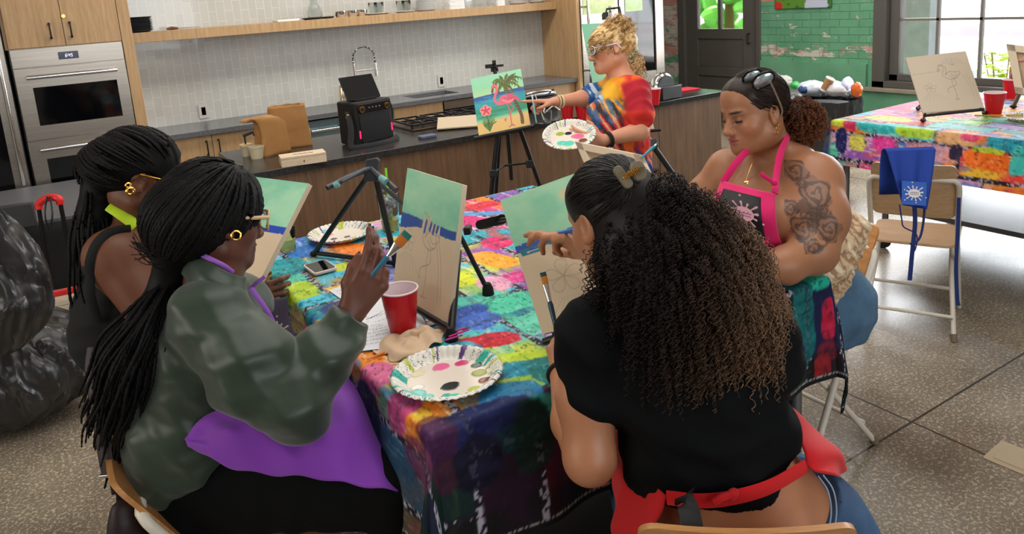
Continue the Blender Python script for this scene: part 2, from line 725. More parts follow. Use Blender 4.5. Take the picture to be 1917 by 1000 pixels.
# ---- window_1 with its heavy dark frame
FR = M('dark_frame_paint', (90, 87, 82), 0.45)
mb = MB()
mb.bb((XW - 0.03, 4.6, WZ0), (XW + 0.2, WN1, WZ1)).bb((XW - 0.03, WN0, WZ0), (XW + 0.2, WN0 + 0.14, WZ1))
mb.bb((XW - 0.03, WN0, WZ0), (XW + 0.2, WN1, WZ0 + 0.07)).bb((XW - 0.03, WN0, WZ1 - 0.1), (XW + 0.2, WN1, WZ1))
mb.bb((XW + 0.05, 4.5, WZ0 + 0.07), (XW + 0.16, 4.6, WZ1)).bb((XW + 0.05, WN0, WZ0 + 0.07), (XW + 0.16, WN1, WZ0 + 0.14))
w = struct('window_1', mb, FR, bevel=0.006)
mb = MB()
WM = M('window_bar_grey', (120, 116, 110), 0.5)
yy = 4.12
while yy > WN0 + 0.1:
    mb.bb((XW + 0.07, yy - 0.013, WZ0 + 0.14), (XW + 0.11, yy + 0.013, WZ1))
    yy -= 0.41
for zz in (1.262, 1.92, 2.58):
    mb.bb((XW + 0.07, WN0 + 0.1, zz - 0.012), (XW + 0.11, 4.52, zz + 0.012))
build('glazing_bars', mb, WM, w)
build('pane', MB().bb((XW + 0.088, WN0 + 0.1, WZ0 + 0.12), (XW + 0.092, 4.52, WZ1)), GLASS, w)
struct('trim_2', MB().bb((XW - 0.09, WN0 - 0.1, WZ0 - 0.04), (XW + 0.03, WN1 + 0.08, WZ0)), M('sill_stone', (158, 146, 130), 0.7, var=(8, 0.2)), bevel=0.006)

# ---- the street outside
mo = M('street_concrete', (214, 210, 204), 0.9)
struct('ground_outside', MB().bb((7.9, -12, -0.25), (40, 26, -0.15)), mo)
mb = MB()
mb.bb((10.5, -12, -0.15), (16.5, 26, -0.13))
struct('road_outside', mb, M('pink_brick_paving', (206, 180, 184), 0.9, var=(1.2, 0.12)))
mb = MB()
mb.bb((16.5, -12, -0.15), (17.2, 26, 0.25))
struct('trim_3', mb, mo)
struct('ground_outside', MB().bb((20.5, -12, -0.15), (40, 26, 0.3)), M('brick_street_far', (206, 166, 178), 0.9, var=(2, 0.15)))
g = MB()
for k in range(3):
    g.bb((9.9, 3.0 - k * 1.4, -0.15), (9.96, 3.06 - k * 1.4, 0.75))
g.bb((9.9, 0.1, 0.68), (9.96, 3.06, 0.75)).bb((9.9, 0.1, 0.3), (9.96, 3.06, 0.35))
solo('fence', 'low grey metal fence outside the window, beside the leafy shrub', 'fence', g, M('fence_grey', (130, 134, 140), 0.6))
pt = PX(1686, 60, 9.2)
g = MB().bb((9.1, 5.05, -0.15), (9.35, 5.45, 2.6))
solo('stone_post', 'tall grey stone post standing outside close to the window edge', 'post', g, M('grey_stone', (120, 124, 126), 0.9, var=(6, 0.2)), bevel=0.01)
g = MB().bb((8.5, 4.35, -0.15), (8.95, 4.8, 0.62))
solo('planter_box', 'pale blue-grey box planter standing outside the window corner', 'planter', g, M('pale_planter', (164, 180, 184), 0.8, var=(8, 0.15)), bevel=0.015)
g = MB()
c0 = PX(1880, 118, 8.6)
for i in range(90):
    a, b_, r_ = random.uniform(0, 6.28), random.uniform(-0.5, 1.2), random.uniform(0.03, 0.30)
    c = c0 + A(r_ * math.cos(a) * 0.6, r_ * math.sin(a), -0.12 + 0.2 * b_)
    g.ell(c, (0.05, 0.018, 0.006), rotz(random.uniform(0, 6.3)) @ rotx(random.uniform(-1, 1)), 8, 5)
t = thing('leafy_shrub', 'yellow-green leafy shrub outside the window beside the low fence', 'shrub', (c0[0], c0[1], -0.15))
build('foliage', g, M('shrub_leaf', (168, 190, 40), 0.6), t)
g = MB()
for i in range(7):
    a = i * 0.9
    g.tube([(c0[0], c0[1], -0.15), (c0[0] + 0.05 * math.cos(a), c0[1] + 0.08 * math.sin(a), 0.3), c0 + A(0.1 * math.cos(a), 0.2 * math.sin(a), 0.1)], 0.006, 5)
build('stem', g, M('shrub_stem', (110, 90, 50), 0.8), t)
g = MB()
RR = random.Random(5)
for i in range(260):
    c = A(11.5 + RR.uniform(-.9, .9), 10.3 + RR.uniform(-2.2, 2.6), 1.6 + RR.uniform(-1.4, 1.6))
    g.ell(c, (0.28, 0.2, 0.12), rotz(RR.uniform(0, 6.3)) @ rotx(RR.uniform(-1, 1)), 8, 5)
t = thing('garden_tree', 'bright green tree seen through the small panes of the charcoal door', 'tree', (11.5, 10.3, -0.15))
build('foliage', g, M('tree_leaf', (110, 190, 70), 0.7, var=(2, 0.4)), t)
build('trunk', MB().cyl((11.5, 10.3, -0.15), (11.5, 10.3, 1.8), 0.12, 0.08, 10), M('shrub_stem', (110, 90, 50), 0.8), t)

# poster on the green wall
def paint_poster(u, v, n):
    c = np.zeros(u.shape + (3,)) + A(90, 140, 50)
    c[n(u * 3, v * 3) > 0.5] = (60, 110, 50)
    c[(np.hypot(u - .75, (v - .05) * .8) < .2)] = (190, 196, 215)
    c[(np.hypot(u - .05, (v - .06) * .9) < .1)] = (200, 50, 40)
    return c
# ================================================================== kitchen run along the back wall
BH = M('black_handle', (30, 29, 28), 0.35, 0.3)


def pull(parent, x, y, z0, z1, name='handle'):
    m = MB().tube([(x, y, z0 + .012), (x, y - .028, z0 + .008), (x, y - .03, z0 + .02), (x, y - .03, z1 - .02), (x, y - .028, z1 - .008), (x, y, z1 - .012)], 0.0055, 8)
    m.cyl((x, y, z0 + .012), (x, y - .012, z0 + .012), 0.009, n=10).cyl((x, y, z1 - .012), (x, y - .012, z1 - .012), 0.009, n=10)
    return build(name, m, BH, parent)


TY = 6.15
t = thing('upper_cabinet', 'oak two-door cupboard with a round lock above the double oven', 'cabinet', (0.2, 6.4, 1.64))
build('body', MB().bb((-0.19, TY + 0.022, 1.64), (0.60, WY-.002, 2.7)), OAK, t)
build('side_panel', MB().bb((0.525, TY, 0.1), (0.60, TY + .597, 2.7)), OAK, t, label='narrow oak panel running down beside the ovens')
for x0, x1, hx in ((-0.17, 0.168, 0.09), (0.172, 0.52, 0.215)):
    dr = build('door', MB().bb((x0, TY, 1.645), (x1, TY + 0.02, 2.7)), OAK, t, bevel=0.0015)
    pull(dr, hx, TY, 1.69, 1.81)
dr['label'] = 'right-hand oak door with the round brass lock'
build('lock', MB().cyl((0.185, TY, 1.845), (0.185, TY - 0.008, 1.845), 0.012, n=20).cyl((0.185, TY - .008, 1.845), (0.185, TY - 0.011, 1.845), 0.006, n=12), GOLD, t, label='small round brass lock')

OVG = M('black_oven_glass', (6, 7, 10), 0.06, spec=0.6)
t = thing('double_oven', 'stainless steel built-in double oven with a dark clock display', 'oven', (0.18, 6.4, 0.42))
build('body', MB().bb((-0.17, TY + 0.02, 0.42), (0.52, WY-.002, 1.64)), STEEL, t)
cp = build('control_panel', MB().bb((-0.168, TY - 0.012, 1.513), (0.518, TY + 0.02, 1.638)), STEEL, t, bevel=0.002)
dz = PY(128, 103, TY - 0.014)
build('clock_display', MB().bb((dz[0] - .062, TY - 0.0145, dz[2] - .026), (dz[0] + .062, TY - 0.012, dz[2] + .026)), M('display_navy', (14, 16, 46), 0.15, emit=((14, 16, 46), 0.6)), cp)
SEG = {'6': 'afgcde', '4': 'fgbc', '5': 'afgcd'}
m = MB()
def seg7(m, ch, x, y, z, w, h, r):
    pts = {'a': ((0, h), (w, h)), 'g': ((0, h / 2), (w, h / 2)), 'd': ((0, 0), (w, 0)), 'f': ((0, h / 2), (0, h)), 'e': ((0, 0), (0, h / 2)), 'b': ((w, h / 2), (w, h)), 'c': ((w, 0), (w, h / 2))}
    for s_ in SEG[ch]:
        (a, b), (c, d) = pts[s_]
        sh = 0.2
        m.tube([(x + a + b * sh, y, z + b), (x + c + d * sh, y, z + d)], r, 5)
for i, ch in enumerate('645'):
    seg7(m, ch, dz[0] - .02 + (0, .018, .034)[i], TY - 0.0152, dz[2] - .011, 0.009, 0.020, 0.0012)
m.ell((dz[0] - .006, TY - .0155, dz[2] - .004), 0.0015, None, 6, 4).ell((dz[0] - .004, TY - .0155, dz[2] + .005), 0.0015, None, 6, 4)
build('clock_digits', m, M('display_white', (230, 235, 255), 0.4, emit=((230, 235, 255), 1.2)), cp, label='clock digits reading 6:45')
for k, (z0, z1) in enumerate(((1.012, 1.508), (0.50, 1.005))):
    dr = build('oven_door', MB().bb((-0.168, TY - 0.015, z0), (0.518, TY + 0.018, z1)), STEEL, t, bevel=0.002, label='upper oven door' if k == 0 else 'lower oven door')
    build('oven_window', MB().bb((-0.075, TY - 0.017, z0 + .095), (0.445, TY - 0.0145, z1 - .135)), OVG, dr, bevel=0.001)
    zh = z1 - 0.062
    m = MB().cyl((-0.10, TY - 0.065, zh), (0.455, TY - 0.065, zh), 0.014, n=20)
    for x in (-0.07, 0.43):
        m.cyl((x, TY - 0.015, zh), (x, TY - 0.065, zh), 0.009, n=10)
    build('handle', m, CHROME, dr)
# wine cooler at the frame's left edge
t = thing('wine_cooler', 'tall steel wine cooler with wooden racks behind dark glass', 'cooler', (-0.5, 6.4, 0.1))
build('body', MB().bb((-0.85, TY + .03, 0.1), (-0.195, WY-.002, 2.7)), M('cooler_inside', (20, 20, 22), 0.5), t)
build('door_frame', MB().bb((-0.29, TY - .02, 0.1), (-0.20, TY + .03, 2.7)).bb((-0.85, TY - .02, 0.1), (-0.8, TY + .03, 2.7)).bb((-0.8, TY - .02, 0.1), (-.29, TY + .03, 0.2)), STEEL, t, bevel=.002)
build('handle', MB().cyl((-0.235, TY - 0.07, 0.72), (-0.235, TY - 0.07, 1.62), 0.013, n=16).cyl((-0.235, TY - 0.02, 0.78), (-0.235, TY - 0.07, 0.78), 0.008, n=10).cyl((-0.235, TY - 0.02, 1.56), (-0.235, TY - 0.07, 1.56), 0.008, n=10), CHROME, t)
build('glass_door', MB().bb((-0.8, TY, 0.2), (-0.29, TY + .008, 2.7)), M('smoked_glass', (60, 60, 64), 0.04, trans=0.85), t)
RW = wood('rack_wood', (150, 84, 40), (196, 124, 66), (6, 40, 40))
for i in range(8):
    build('bottle_rack', MB().bb((-0.79, TY + .012, 0.62 + i * .105), (-0.30, TY + .028, 0.665 + i * .105)), RW, t)

# wall shelf and the things on it
t = thing('wall_shelf', 'long oak shelf on the tiled wall holding plates and glassware', 'shelf', (2.6, 6.6, 1.61))
build('board', MB().bb((0.602, 6.45, 1.612), (4.618, WY - .001, 1.69)), OAK, t, bevel=0.002)
SZ = 1.69
DK = M('dark_stoneware', (58, 60, 66), 0.45)
WH = M('white_china', (226, 226, 226), 0.25)
PLATE = [(0.0, 0.004), (0.055, 0.004), (0.075, 0.008), (0.108, 0.018), (0.112, 0.016), (0.078, 0.0), (0.0, 0.0)]


ORD = 'lowest second third fourth fifth sixth seventh eighth ninth'.split()


def stack(name, label, cat, x, y, n, mt, prof, dz_, group, scale=1.0, sq=False):
    first = None
    for i in range(n):
        lb = '%s, %s' % (label, 'topmost' if i == n - 1 else ORD[i] + ' from bottom' if i else 'lowest')
        jx, jy = RNG.normal(0, 0.0018, 2)
        if first is None:
            mm = MB()
            if sq:
                hw, hd = prof
                mm.prism(rrect(hw, hd, .02), (0, 0, 0), (1, 0, 0), (0, 1, 0), (0, 0, dz_ * .8))
            else:
                mm.lathe([(r * scale, z * scale) for r, z in prof], n=36, ends=False)
            first = solo(name, lb, cat, mm, mt, group, local=True)
            first.location = (x, y, SZ)
            o = first
        else:
            o = dup(first, (x + jx, y + jy, SZ + i * dz_), RNG.uniform(0, 6) if not sq else RNG.normal(0, .03), lb)
    return first


def sx(px, y=6.6):
    return float(PY(px, 40 - (px - 640) * .075 , y)[0])


stack('dinner_plate', 'dark grey plate in the tall pile on the shelf', 'plate', sx(258), 6.6, 9, DK, PLATE, 0.0125, 'dark plates on the wall shelf', 1.1)
m = MB().tube([(sx(315), 6.52, SZ + .012), (sx(330), 6.52, SZ + .014)], 0.012, 10).tube([(sx(330), 6.52, SZ + .012), (sx(368), 6.5, SZ + .006)], [0.006, 0.004], 8)
t = thing('serving_knife', 'serving knife with a wooden grip lying near the dark plates on the shelf', 'knife', (sx(330), 6.52, SZ))
build('handle', MB().tube([(sx(311), 6.52, SZ + .012), (sx(320), 6.52, SZ + .016), (sx(332), 6.52, SZ + .012)], [0.008, .014, .009], 10), wood('grip_wood', (90, 44, 24), (130, 74, 44)), t)
build('blade', MB().tube([(sx(331), 6.52, SZ + .012), (sx(371), 6.5, SZ + .012)], [0.012, 0.008], 8, flat=((0, 0, 1), 0.3)), CHROME, t)
solo('napkin_stack', 'thin white folded cloth lying on the wall shelf left of the carafe', 'napkin', MB().bb((sx(515), 6.5, SZ), (sx(556), 6.66, SZ + .018)), WH, bevel=.004)
GL2 = M('thin_glass', (236, 240, 240), 0.03, trans=1.0, ior=1.15)
CAR = [(0.0, 0.0), (0.045, 0.0), (0.062, 0.02), (0.066, 0.06), (0.05, 0.1), (0.03, 0.14), (0.028, 0.2), (0.036, 0.22)]
def saucer(x, mt, label, sc=.85):
    o = solo('saucer', label, 'plate', MB().lathe([(r * sc, z) for r, z in PLATE], n=36, ends=False), mt, local=True)
    o.location = (x, 6.58, SZ)
saucer(sx(585), DK, 'dark saucer under the glass carafe on the wall shelf')
o = solo('glass_carafe', 'clear glass carafe standing on the dark saucer', 'carafe', MB().lathe(CAR, n=32, ends=False), GL2, local=True, solid=.003)
o.location = (sx(590), 6.58, SZ + .008)
saucer(sx(612), DK, 'dark saucer left of the metal bowls on the wall shelf', .6)
m = MB().lathe([(0.0, 0.0), (0.04, 0.0), (0.05, 0.02), (0.052, 0.055), (0.049, 0.055), (0.046, .02), (0, .006)], n=28, ends=False)
b0 = None
for i, px in enumerate((640, 652, 664)):
    lb = ('dark-lined metal bowl, leftmost of the three small bowls on the shelf', 'shiny metal bowl between the two others on the shelf', 'shiny metal bowl, rightmost of the three small bowls on the shelf')[i]
    if b0 is None:
        b0 = solo('metal_bowl', lb, 'bowl', m, CHROME, 'metal bowls on the wall shelf', local=True)
        b0.location = (sx(px) - .02, 6.55, SZ)
    else:
        dup(b0, (sx(px) + .035 * i, 6.55 + .02 * i, SZ), 0, lb)
GLS = [(0.0, 0.004), (0.028, 0.0), (0.036, 0.05), (0.038, 0.1)]
g0 = None
for k, (px, wd, nm) in enumerate(((706, .1, 'left'), (757, .085, 'right'))):
    o = solo('serving_plate', 'white plate under the %s cluster of glasses on the shelf' % nm, 'plate', MB().lathe([(r * (1.1 if k == 0 else .85), z) for r, z in PLATE], n=36, ends=False), WH, local=True)
    o.location = (sx(px), 6.58, SZ)
    for j, (dx, dy) in enumerate(((-.04, 0), (.035, .02), (0, -.04))):
        lb = 'upturned clear glass on the %s white plate, %s' % (nm, ('at its left', 'at its right', 'nearest the shelf edge')[j])
        if g0 is None:
            g0 = solo('drinking_glass', lb, 'glass', MB().lathe(GLS, n=24, ends=False), GL2, 'glasses on the wall shelf', local=True, solid=.003)
            g0.location = (sx(px) + dx, 6.58 + dy, SZ + .012)
        else:
            dup(g0, (sx(px) + dx, 6.58 + dy, SZ + .012), 0, lb)
stack('side_plate', 'white round plate in the pile beside the glasses', 'plate', sx(797), 6.58, 9, WH, [(r * .9, z) for r, z in PLATE], 0.0115, 'white plates in round pile on shelf')
stack('square_plate', 'white squarish plate beside the clear tray on shelf', 'plate', sx(850), 6.58, 9, WH, (.17, .14), 0.010, 'white squarish plates on shelf', sq=True)
solo('clear_tray', 'clear plastic tray standing between two white piles on the shelf', 'tray', MB().bb((sx(876), 6.5, SZ), (sx(914), 6.66, SZ + .08)), GL2, bevel=.004)
stack('white_dish', 'small square white dish in the shelf pile', 'dish', sx(931), 6.57, 4, WH, (.10, .12), 0.016, 'small white square dishes on shelf', sq=True)
stack('salad_plate', 'wide white plate in the low shelf pile', 'plate', sx(967), 6.58, 4, WH, [(r * .85, z) for r, z in PLATE], 0.009, 'wide white plates in low pile')
stack('oval_plate', 'white plate piled nearest the oak end panel', 'plate', sx(1003), 6.58, 3, WH, [(r * .8, z) for r, z in PLATE], 0.009, 'white plates at the right shelf end')

# back counter
def mat_stone(name, c1, c2, rough=.22):
    s = NT(name)
    co = s.coord('Object')
    f = s.noise(co, 120, 3, .7)
    s.base(s.ramp(f, [(0.35, c1), (0.7, c2)]))
    s.set(Roughness=rough)
    s.bump(s.noise(co, 40, 3), 0.06, .002)
    return s.m
STN = mat_stone('dark_granite', (60, 61, 65), (124, 126, 132), .24)
STN2 = mat_stone('black_granite', (30, 29, 30), (64, 62, 62), .2)
SKX0, SKX1, SKY0, SKY1 = 2.86, 3.32, 6.3, 6.6
t = thing('back_worktop', 'grey speckled granite worktop running along the tiled wall', 'worktop', (2.6, 6.4, .87))
m = MB()
for x0, x1, y0, y1 in ((0.602, SKX0, TY, WY - .001), (SKX1, 4.618, TY, WY - .001), (SKX0, SKX1, TY, SKY0), (SKX0, SKX1, SKY1, WY - .001)):
    m.bb((x0, y0, 0.872), (x1, y1, 0.91))
build('slab', m, STN, t)
build('sink_basin', MB().bb((SKX0, SKY0, .80), (SKX1, SKY1, .81)).bb((SKX0 - .01, SKY0 - .01, .80), (SKX0, SKY1 + .01, .872)).bb((SKX1, SKY0 - .01, .80), (SKX1 + .01, SKY1 + .01, .872)).bb((SKX0, SKY1, .80), (SKX1, SKY1 + .01, .872)).bb((SKX0, SKY0 - .01, .80), (SKX1, SKY0, .872)), STEEL, t)
BF = TY + 0.045
def base_unit(x0, x1, label, doors, handles=True, drawer=False):
    t = thing('base_cabinet', label, 'cabinet', ((x0 + x1) / 2, 6.5, 0), 'oak base cabinets along the wall')
    build('body', MB().bb((x0, BF + .02, 0.08), (x1, WY-.002, 0.795)).bb((x0 + .01, BF + .06, 0), (x1 - .01, WY-.002, 0.08)), OAK, t)
    n = doors
    w_ = (x1 - x0) / n
    for i in range(n):
        dr = build('door' if not drawer else 'drawer', MB().bb((x0 + i * w_ + .002, BF, 0.1), (x0 + (i + 1) * w_ - .002, BF + .02, 0.865)), OAK, t, bevel=.0015)
        if handles:
            hx = x0 + (i + 1) * w_ - .045 if i % 2 == 0 else x0 + i * w_ + .045
            pull(dr, hx, BF, .70, .83)
xa = float(PY(398, 270, BF)[0])
base_unit(0.602, xa - .42, 'oak base cabinet next to the double oven, mostly behind heads', 1)
base_unit(xa - .418, xa + .42, 'oak base cabinet with two black handles behind the plastic tubs', 2)
xd0, xd1 = float(PY(572, 235, BF)[0]), float(PY(640, 235, BF)[0])
if xd0 > xa + .45:
    base_unit(xa + .422, xd0 - .002, 'oak base cabinet behind the brown paper bag', 1)
t = thing('dishwasher', 'bluish steel dishwasher with a bar handle under the worktop', 'dishwasher', ((xd0 + xd1) / 2, 6.5, 0.08))
build('body', MB().bb((xd0, BF + .02, 0.0), (xd1, WY-.002, 0.795)), M('dark_gap', (20, 20, 20), .6), t)
build('door', MB().bb((xd0 + .01, BF - .005, 0.1), (xd1 - .01, BF + .02, 0.855)), M('blue_steel', (120, 148, 158), .3, .7), t, bevel=.003)
build('handle', MB().cyl((xd0 + .03, BF - .05, .775), (xd1 - .03, BF - .05, .775), .011, n=16).cyl((xd0 + .05, BF, .775), (xd0 + .05, BF - .05, .775), .007, n=8).cyl((xd1 - .05, BF, .775), (xd1 - .05, BF - .05, .775), .007, n=8), CHROME, t)
xr0, xr1 = float(PY(829, 190, BF)[0]), float(PY(975, 180, BF)[0])
base_unit(xd1 + .002, xr0 - .002, 'plain oak base cabinet under the sink, no handles showing', 2, False)
t = thing('under_counter_fridge', 'steel and black under-counter drawer fridge with bar handle behind the easel', 'fridge', ((xr0 + xr1) / 2, 6.5, 0))
build('body', MB().bb((xr0, BF + .02, 0.0), (xr1, WY-.002, 0.795)), M('dark_gap', (20, 20, 20), .6), t)
build('control_panel', MB().bb((xr0 + .01, BF - .005, .785), (xr1 - .01, BF + .02, .86)), STEEL, t, bevel=.002)
build('drawer', MB().bb((xr0 + .01, BF - .005, .1), (xr1 - .01, BF + .02, .775)), M('dark_steel', (52, 54, 58), .25, .8), t, bevel=.002)
build('handle', MB().cyl((xr0 + .05, BF - .05, .715), (xr1 - .05, BF - .05, .715), .011, n=16).cyl((xr0 + .08, BF, .715), (xr0 + .08, BF - .05, .715), .007, n=8).cyl((xr1 - .08, BF, .715), (xr1 - .08, BF - .05, .715), .007, n=8), CHROME, t)
base_unit(xr1 + .002, 4.612, 'oak base cabinet beside the tall oak end panel', 2)
solo('end_panel', 'tall oak end panel closing the worktop beside the steel fridge', 'panel', MB().bb((4.62, 6.12, 0), (4.66, WY-.002, 2.7)), OAK)

# faucet
fx = A(PY(667, 168, 6.62)[0], 6.62, .91)
t = thing('kitchen_faucet', 'tall spring-neck chrome faucet standing behind the speaker', 'faucet', fx)
build('base', MB().cyl(fx, fx + A(0, 0, .05), .022, .016, 20).cyl(fx + A(0, 0, .05), fx + A(0, 0, .36), .010, n=14), CHROME, t)
L = .21
arc = [fx + A(0, 0, .36)] + [fx + A(L / 2 - L / 2 * math.cos(a), 0, .40 + .10 * math.sin(a)) for a in np.linspace(0, math.pi, 14)] + [fx + A(L, 0, .33)]
ac = catmull(arc, 6)
build('hose', MB().tube(ac, .006, 8), BLACK, t)
sp = []
N = 900
acn = np.array(ac)
ts = np.linspace(0, len(acn) - 1, N)
c_ = np.stack([np.interp(ts, np.arange(len(acn)), acn[:, k]) for k in range(3)], 1)
T_ = np.gradient(c_, axis=0); T_ /= np.linalg.norm(T_, axis=1, keepdims=True)
nb = np.cross(T_, [0, 1, 0]); nb /= np.linalg.norm(nb, axis=1, keepdims=True)
ph = np.linspace(0, 34 * 2 * math.pi, N)
build('spring', MB().tube(c_ + .011 * (np.cos(ph)[:, None] * nb + np.sin(ph)[:, None] * A(0, 1, 0)), .0022, 5), CHROME, t)
build('spray_head', MB().cyl(fx + A(L, 0, .34), fx + A(L, 0, .22), .013, .017, 16), CHROME, t)
build('support_arm', MB().cyl(fx + A(0, 0, .285), fx + A(L, 0, .285), .006, n=10), CHROME, t)
for px, py, lb in ((381, 208, 'wall outlet plate on the tiles above the oak cabinets'), (826, 151, 'wall outlet plate on the tiles left of the flamingo painting')):
    c = PY(px, py, WY)
    t = thing('wall_outlet', lb, 'outlet', (c[0], WY - .006, c[2] - .06))
    build('plate', MB().prism(rrect(.078, .12, .006), (c[0], WY-.002, c[2]), (1, 0, 0), (0, 0, 1), (0, -.007, 0)), M('outlet_grey', (188, 186, 180), .4), t)
    build('socket', MB().prism(rrect(.034, .068, .004), (c[0], WY - .007, c[2]), (1, 0, 0), (0, 0, 1), (0, -.002, 0)), M('outlet_dark', (34, 34, 38), .4), t)
c = PY(643, 180, 6.5)
solo('soap_dispenser', 'chrome toaster-like canister behind the speaker on the worktop', 'canister', MB().lathe([(.0, 0), (.035, 0), (.04, .02), (.04, .16), (.03, .185), (0, .19)], (c[0], 6.5, .91), n=28), M('cream_chrome', (224, 214, 186), .15, .8))

# fridge and glass-door cooler to the right
t = thing('refrigerator', 'tall stainless steel refrigerator behind the standing woman', 'refrigerator', (4.92, 6.4, 0))
build('body', MB().bb((4.67, TY + .03, 0), (5.17, WY-.002, 2.7)), M('fridge_side', (90, 88, 86), .4, .5), t)
build('door', MB().bb((4.675, TY - .03, .1), (5.165, TY + .028, 2.7)), STEEL, t, bevel=.004)
build('handle', MB().cyl((4.72, TY - .1, .9), (4.72, TY - .1, 1.68), .017, n=18).cyl((4.72, TY - .03, .98), (4.72, TY - .1, .98), .012, n=10).cyl((4.72, TY - .03, 1.62), (4.72, TY - .1, 1.62), .012, n=10), CHROME, t)
t = thing('glass_door_fridge', 'tall black glass-door fridge with a steel frame beside the brick strip', 'refrigerator', (5.5, 6.4, 0))
build('body', MB().bb((5.18, TY + .03, 0), (5.80, WY-.002, 2.7)), M('cooler_inside', (20, 20, 22), .5), t)
m = MB().bb((5.18, TY - .03, .75), (5.25, TY + .03, 2.7)).bb((5.68, TY - .03, .75), (5.80, TY + .03, 2.7)).bb((5.25, TY - .03, .75), (5.68, TY + .03, .88)).bb((5.18, TY - .03, .1), (5.80, TY + .03, .74))
build('door_frame', m, STEEL, t, bevel=.003)
build('glass_panel', MB().bb((5.25, TY - .01, .88), (5.68, TY + .01, 2.7)), OVG, t)
pc = PY(1118, -5, TY - .035)
for nm, (x0, y0, x1, y1), cA, lb in (('paper_notice', (1092, -30, 1150, 28), (226, 222, 196), 'cream and pale green poster taped to the refrigerator door'), ('paper_notice', (1173, -30, 1204, 22), (214, 232, 214), 'white and green poster stuck on the black glass fridge door')):
    a, b = PY(x0, y1, TY - .034), PY(x1, y0, TY - .034)
    s_ = M('notice_print_%d' % x0, cA, .6, var=(5, .3), col2=(176, 206, 130))
    yq = TY - .0335 if x0 < 1150 else TY - .013
    solo(nm, lb, 'poster', MB().bb((a[0], yq, a[2]), (b[0], yq + .002, b[2])), s_)

# ================================================================== island
DW = wood('island_front_walnut', (92, 66, 46), (130, 98, 70), (30, 30, 1.6), .5)
IX0, IX1, IY0, IY1 = 0.87, 4.61, 4.17, 5.03
t = thing('kitchen_island', 'long wood-fronted island cabinet behind the painting easel', 'island', (2.7, 4.6, 0))
build('front_panel', MB().bb((IX0 + .03, IY0 + .03, .08), (3.90, IY0 + .05, .868)).bb((3.906, IY0 + .03, .08), (IX1 - .03, IY0 + .05, .868)), DW, t)
build('body', MB().bb((IX0 + .03, IY0 + .052, .08), (IX1 - .03, IY1 - .03, .868)).bb((IX0 + .08, IY0 + .1, 0), (IX1 - .08, IY1 - .1, .08)), OAK, t)
solo('island_worktop', 'black granite island worktop carrying the speaker and paper bag', 'worktop', MB().bb((IX0, IY0, .87), (IX1, IY1, .91)), STN2, bevel=.003)
IZ = .91
# paper bag
KR = M('kraft_paper', (176, 126, 72), .75, var=(7, .12), bump=(14, .5, .01))


def crumple(V, amp, sc=9.0, seed=0):
    V = np.asarray(V, float)
    r = np.random.default_rng(seed)
    out = V.copy()
    for k in range(7):
        d = nrm(r.normal(size=3))
        e = nrm(r.normal(size=3))
        f = sc * (1 + k * .7)
        out += np.abs(np.sin(V @ d * f + r.uniform(0, 6)))[:, None] * e * amp / (1 + .5 * k)
    return out


def bag(o, w, d, h, R, seed, fold=None):
    """an upright paper sack: rings of a pleated rectangle, leaning and crumpled"""
    rows = []
    for i in range(19):
        s_ = i / 18
        ww, dd = w * (1 - .12 * s_), d * (1 - .55 * s_)
        q = []
        cs = [(-ww / 2, -dd / 2), (ww / 2, -dd / 2), (ww / 2 - .03 * s_, 0), (ww / 2, dd / 2), (-ww / 2, dd / 2), (-ww / 2 + .03 * s_, 0)]
        for k in range(6):
            a, b = A(cs[k]), A(cs[(k + 1) % 6])
            for j in range(6):
                p = a + (b - a) * j / 6
                q.append([p[0], p[1], h * s_])
        q.append(q[0])
        rows.append(q)
    G = np.array(rows)
    G2 = crumple(G.reshape(-1, 3), .012, 15, seed).reshape(G.shape)
    G2[:, -1] = G2[:, 0]
    G2[0, :, 2] = 0
    if fold is not None:
        z0, dr = fold
        for i in range(19):
            s_ = i / 18
            if s_ > z0:
                k = (s_ - z0) / (1 - z0)
                G2[i, :, 0] += dr * k * h
                G2[i, :, 2] -= k * k * h * .34
    return (G2.reshape(-1, 3) @ R.T + A(o)).reshape(G.shape)


b1 = Z(552, 275, IZ)
b2 = Z(515, 290, IZ)
RB = rotz(math.radians(-14))
t = thing('paper_bag', 'large crumpled brown paper bag standing behind the wooden box', 'bag', b1)
build('sack', MB().grid(bag(b1 + A(0, .05, 0), .26, .15, .27, RB, 3)), KR, t, solid=.002)
t = thing('paper_bag', 'brown paper bag with a folded-over top leaning left of the large bag', 'bag', b2)
build('sack', MB().grid(bag(b2 + A(-.0, .06, 0), .17, .13, .33, rotz(math.radians(12)), 8, (.58, -.30))), KR, t, solid=.002)
# plastic tubs with sauce pump
TUB = M('translucent_tub', (226, 214, 180), .3, trans=.25)
for (px, py, r_, lb) in ((463, 292, .034, 'small plastic tub with a black pump, left one by the paper bag'), (482, 296, .045, 'wider round plastic tub of pale sauce in front of the paper bag')):
    c = Z(px, py, IZ)
    t = thing('plastic_tub', lb, 'tub', c, 'plastic tubs on the island')
    build('tub', MB().lathe([(0, 0), (r_ * .8, 0), (r_, .062), (r_ * 1.06, .064), (r_ * 1.06, .07), (0, .07)], c, n=28), TUB, t)
    build('lid', MB().lathe([(0, .070), (r_ * 1.08, .070), (r_ * 1.08, .075), (0, .076)], c, n=28), M('peach_lid', (226, 190, 140), .4) if r_ < .04 else TUB, t)
    if r_ < .04:
        build('pump', MB().cyl(c + A(0, 0, .076), c + A(0, 0, .12), .006, n=10).tube([c + A(-.01, 0, .13), c + A(.05, -.01, .145), c + A(.055, -.01, .12)], [.014, .011, .006], 10), M('pump_grey', (44, 48, 56), .4), t)
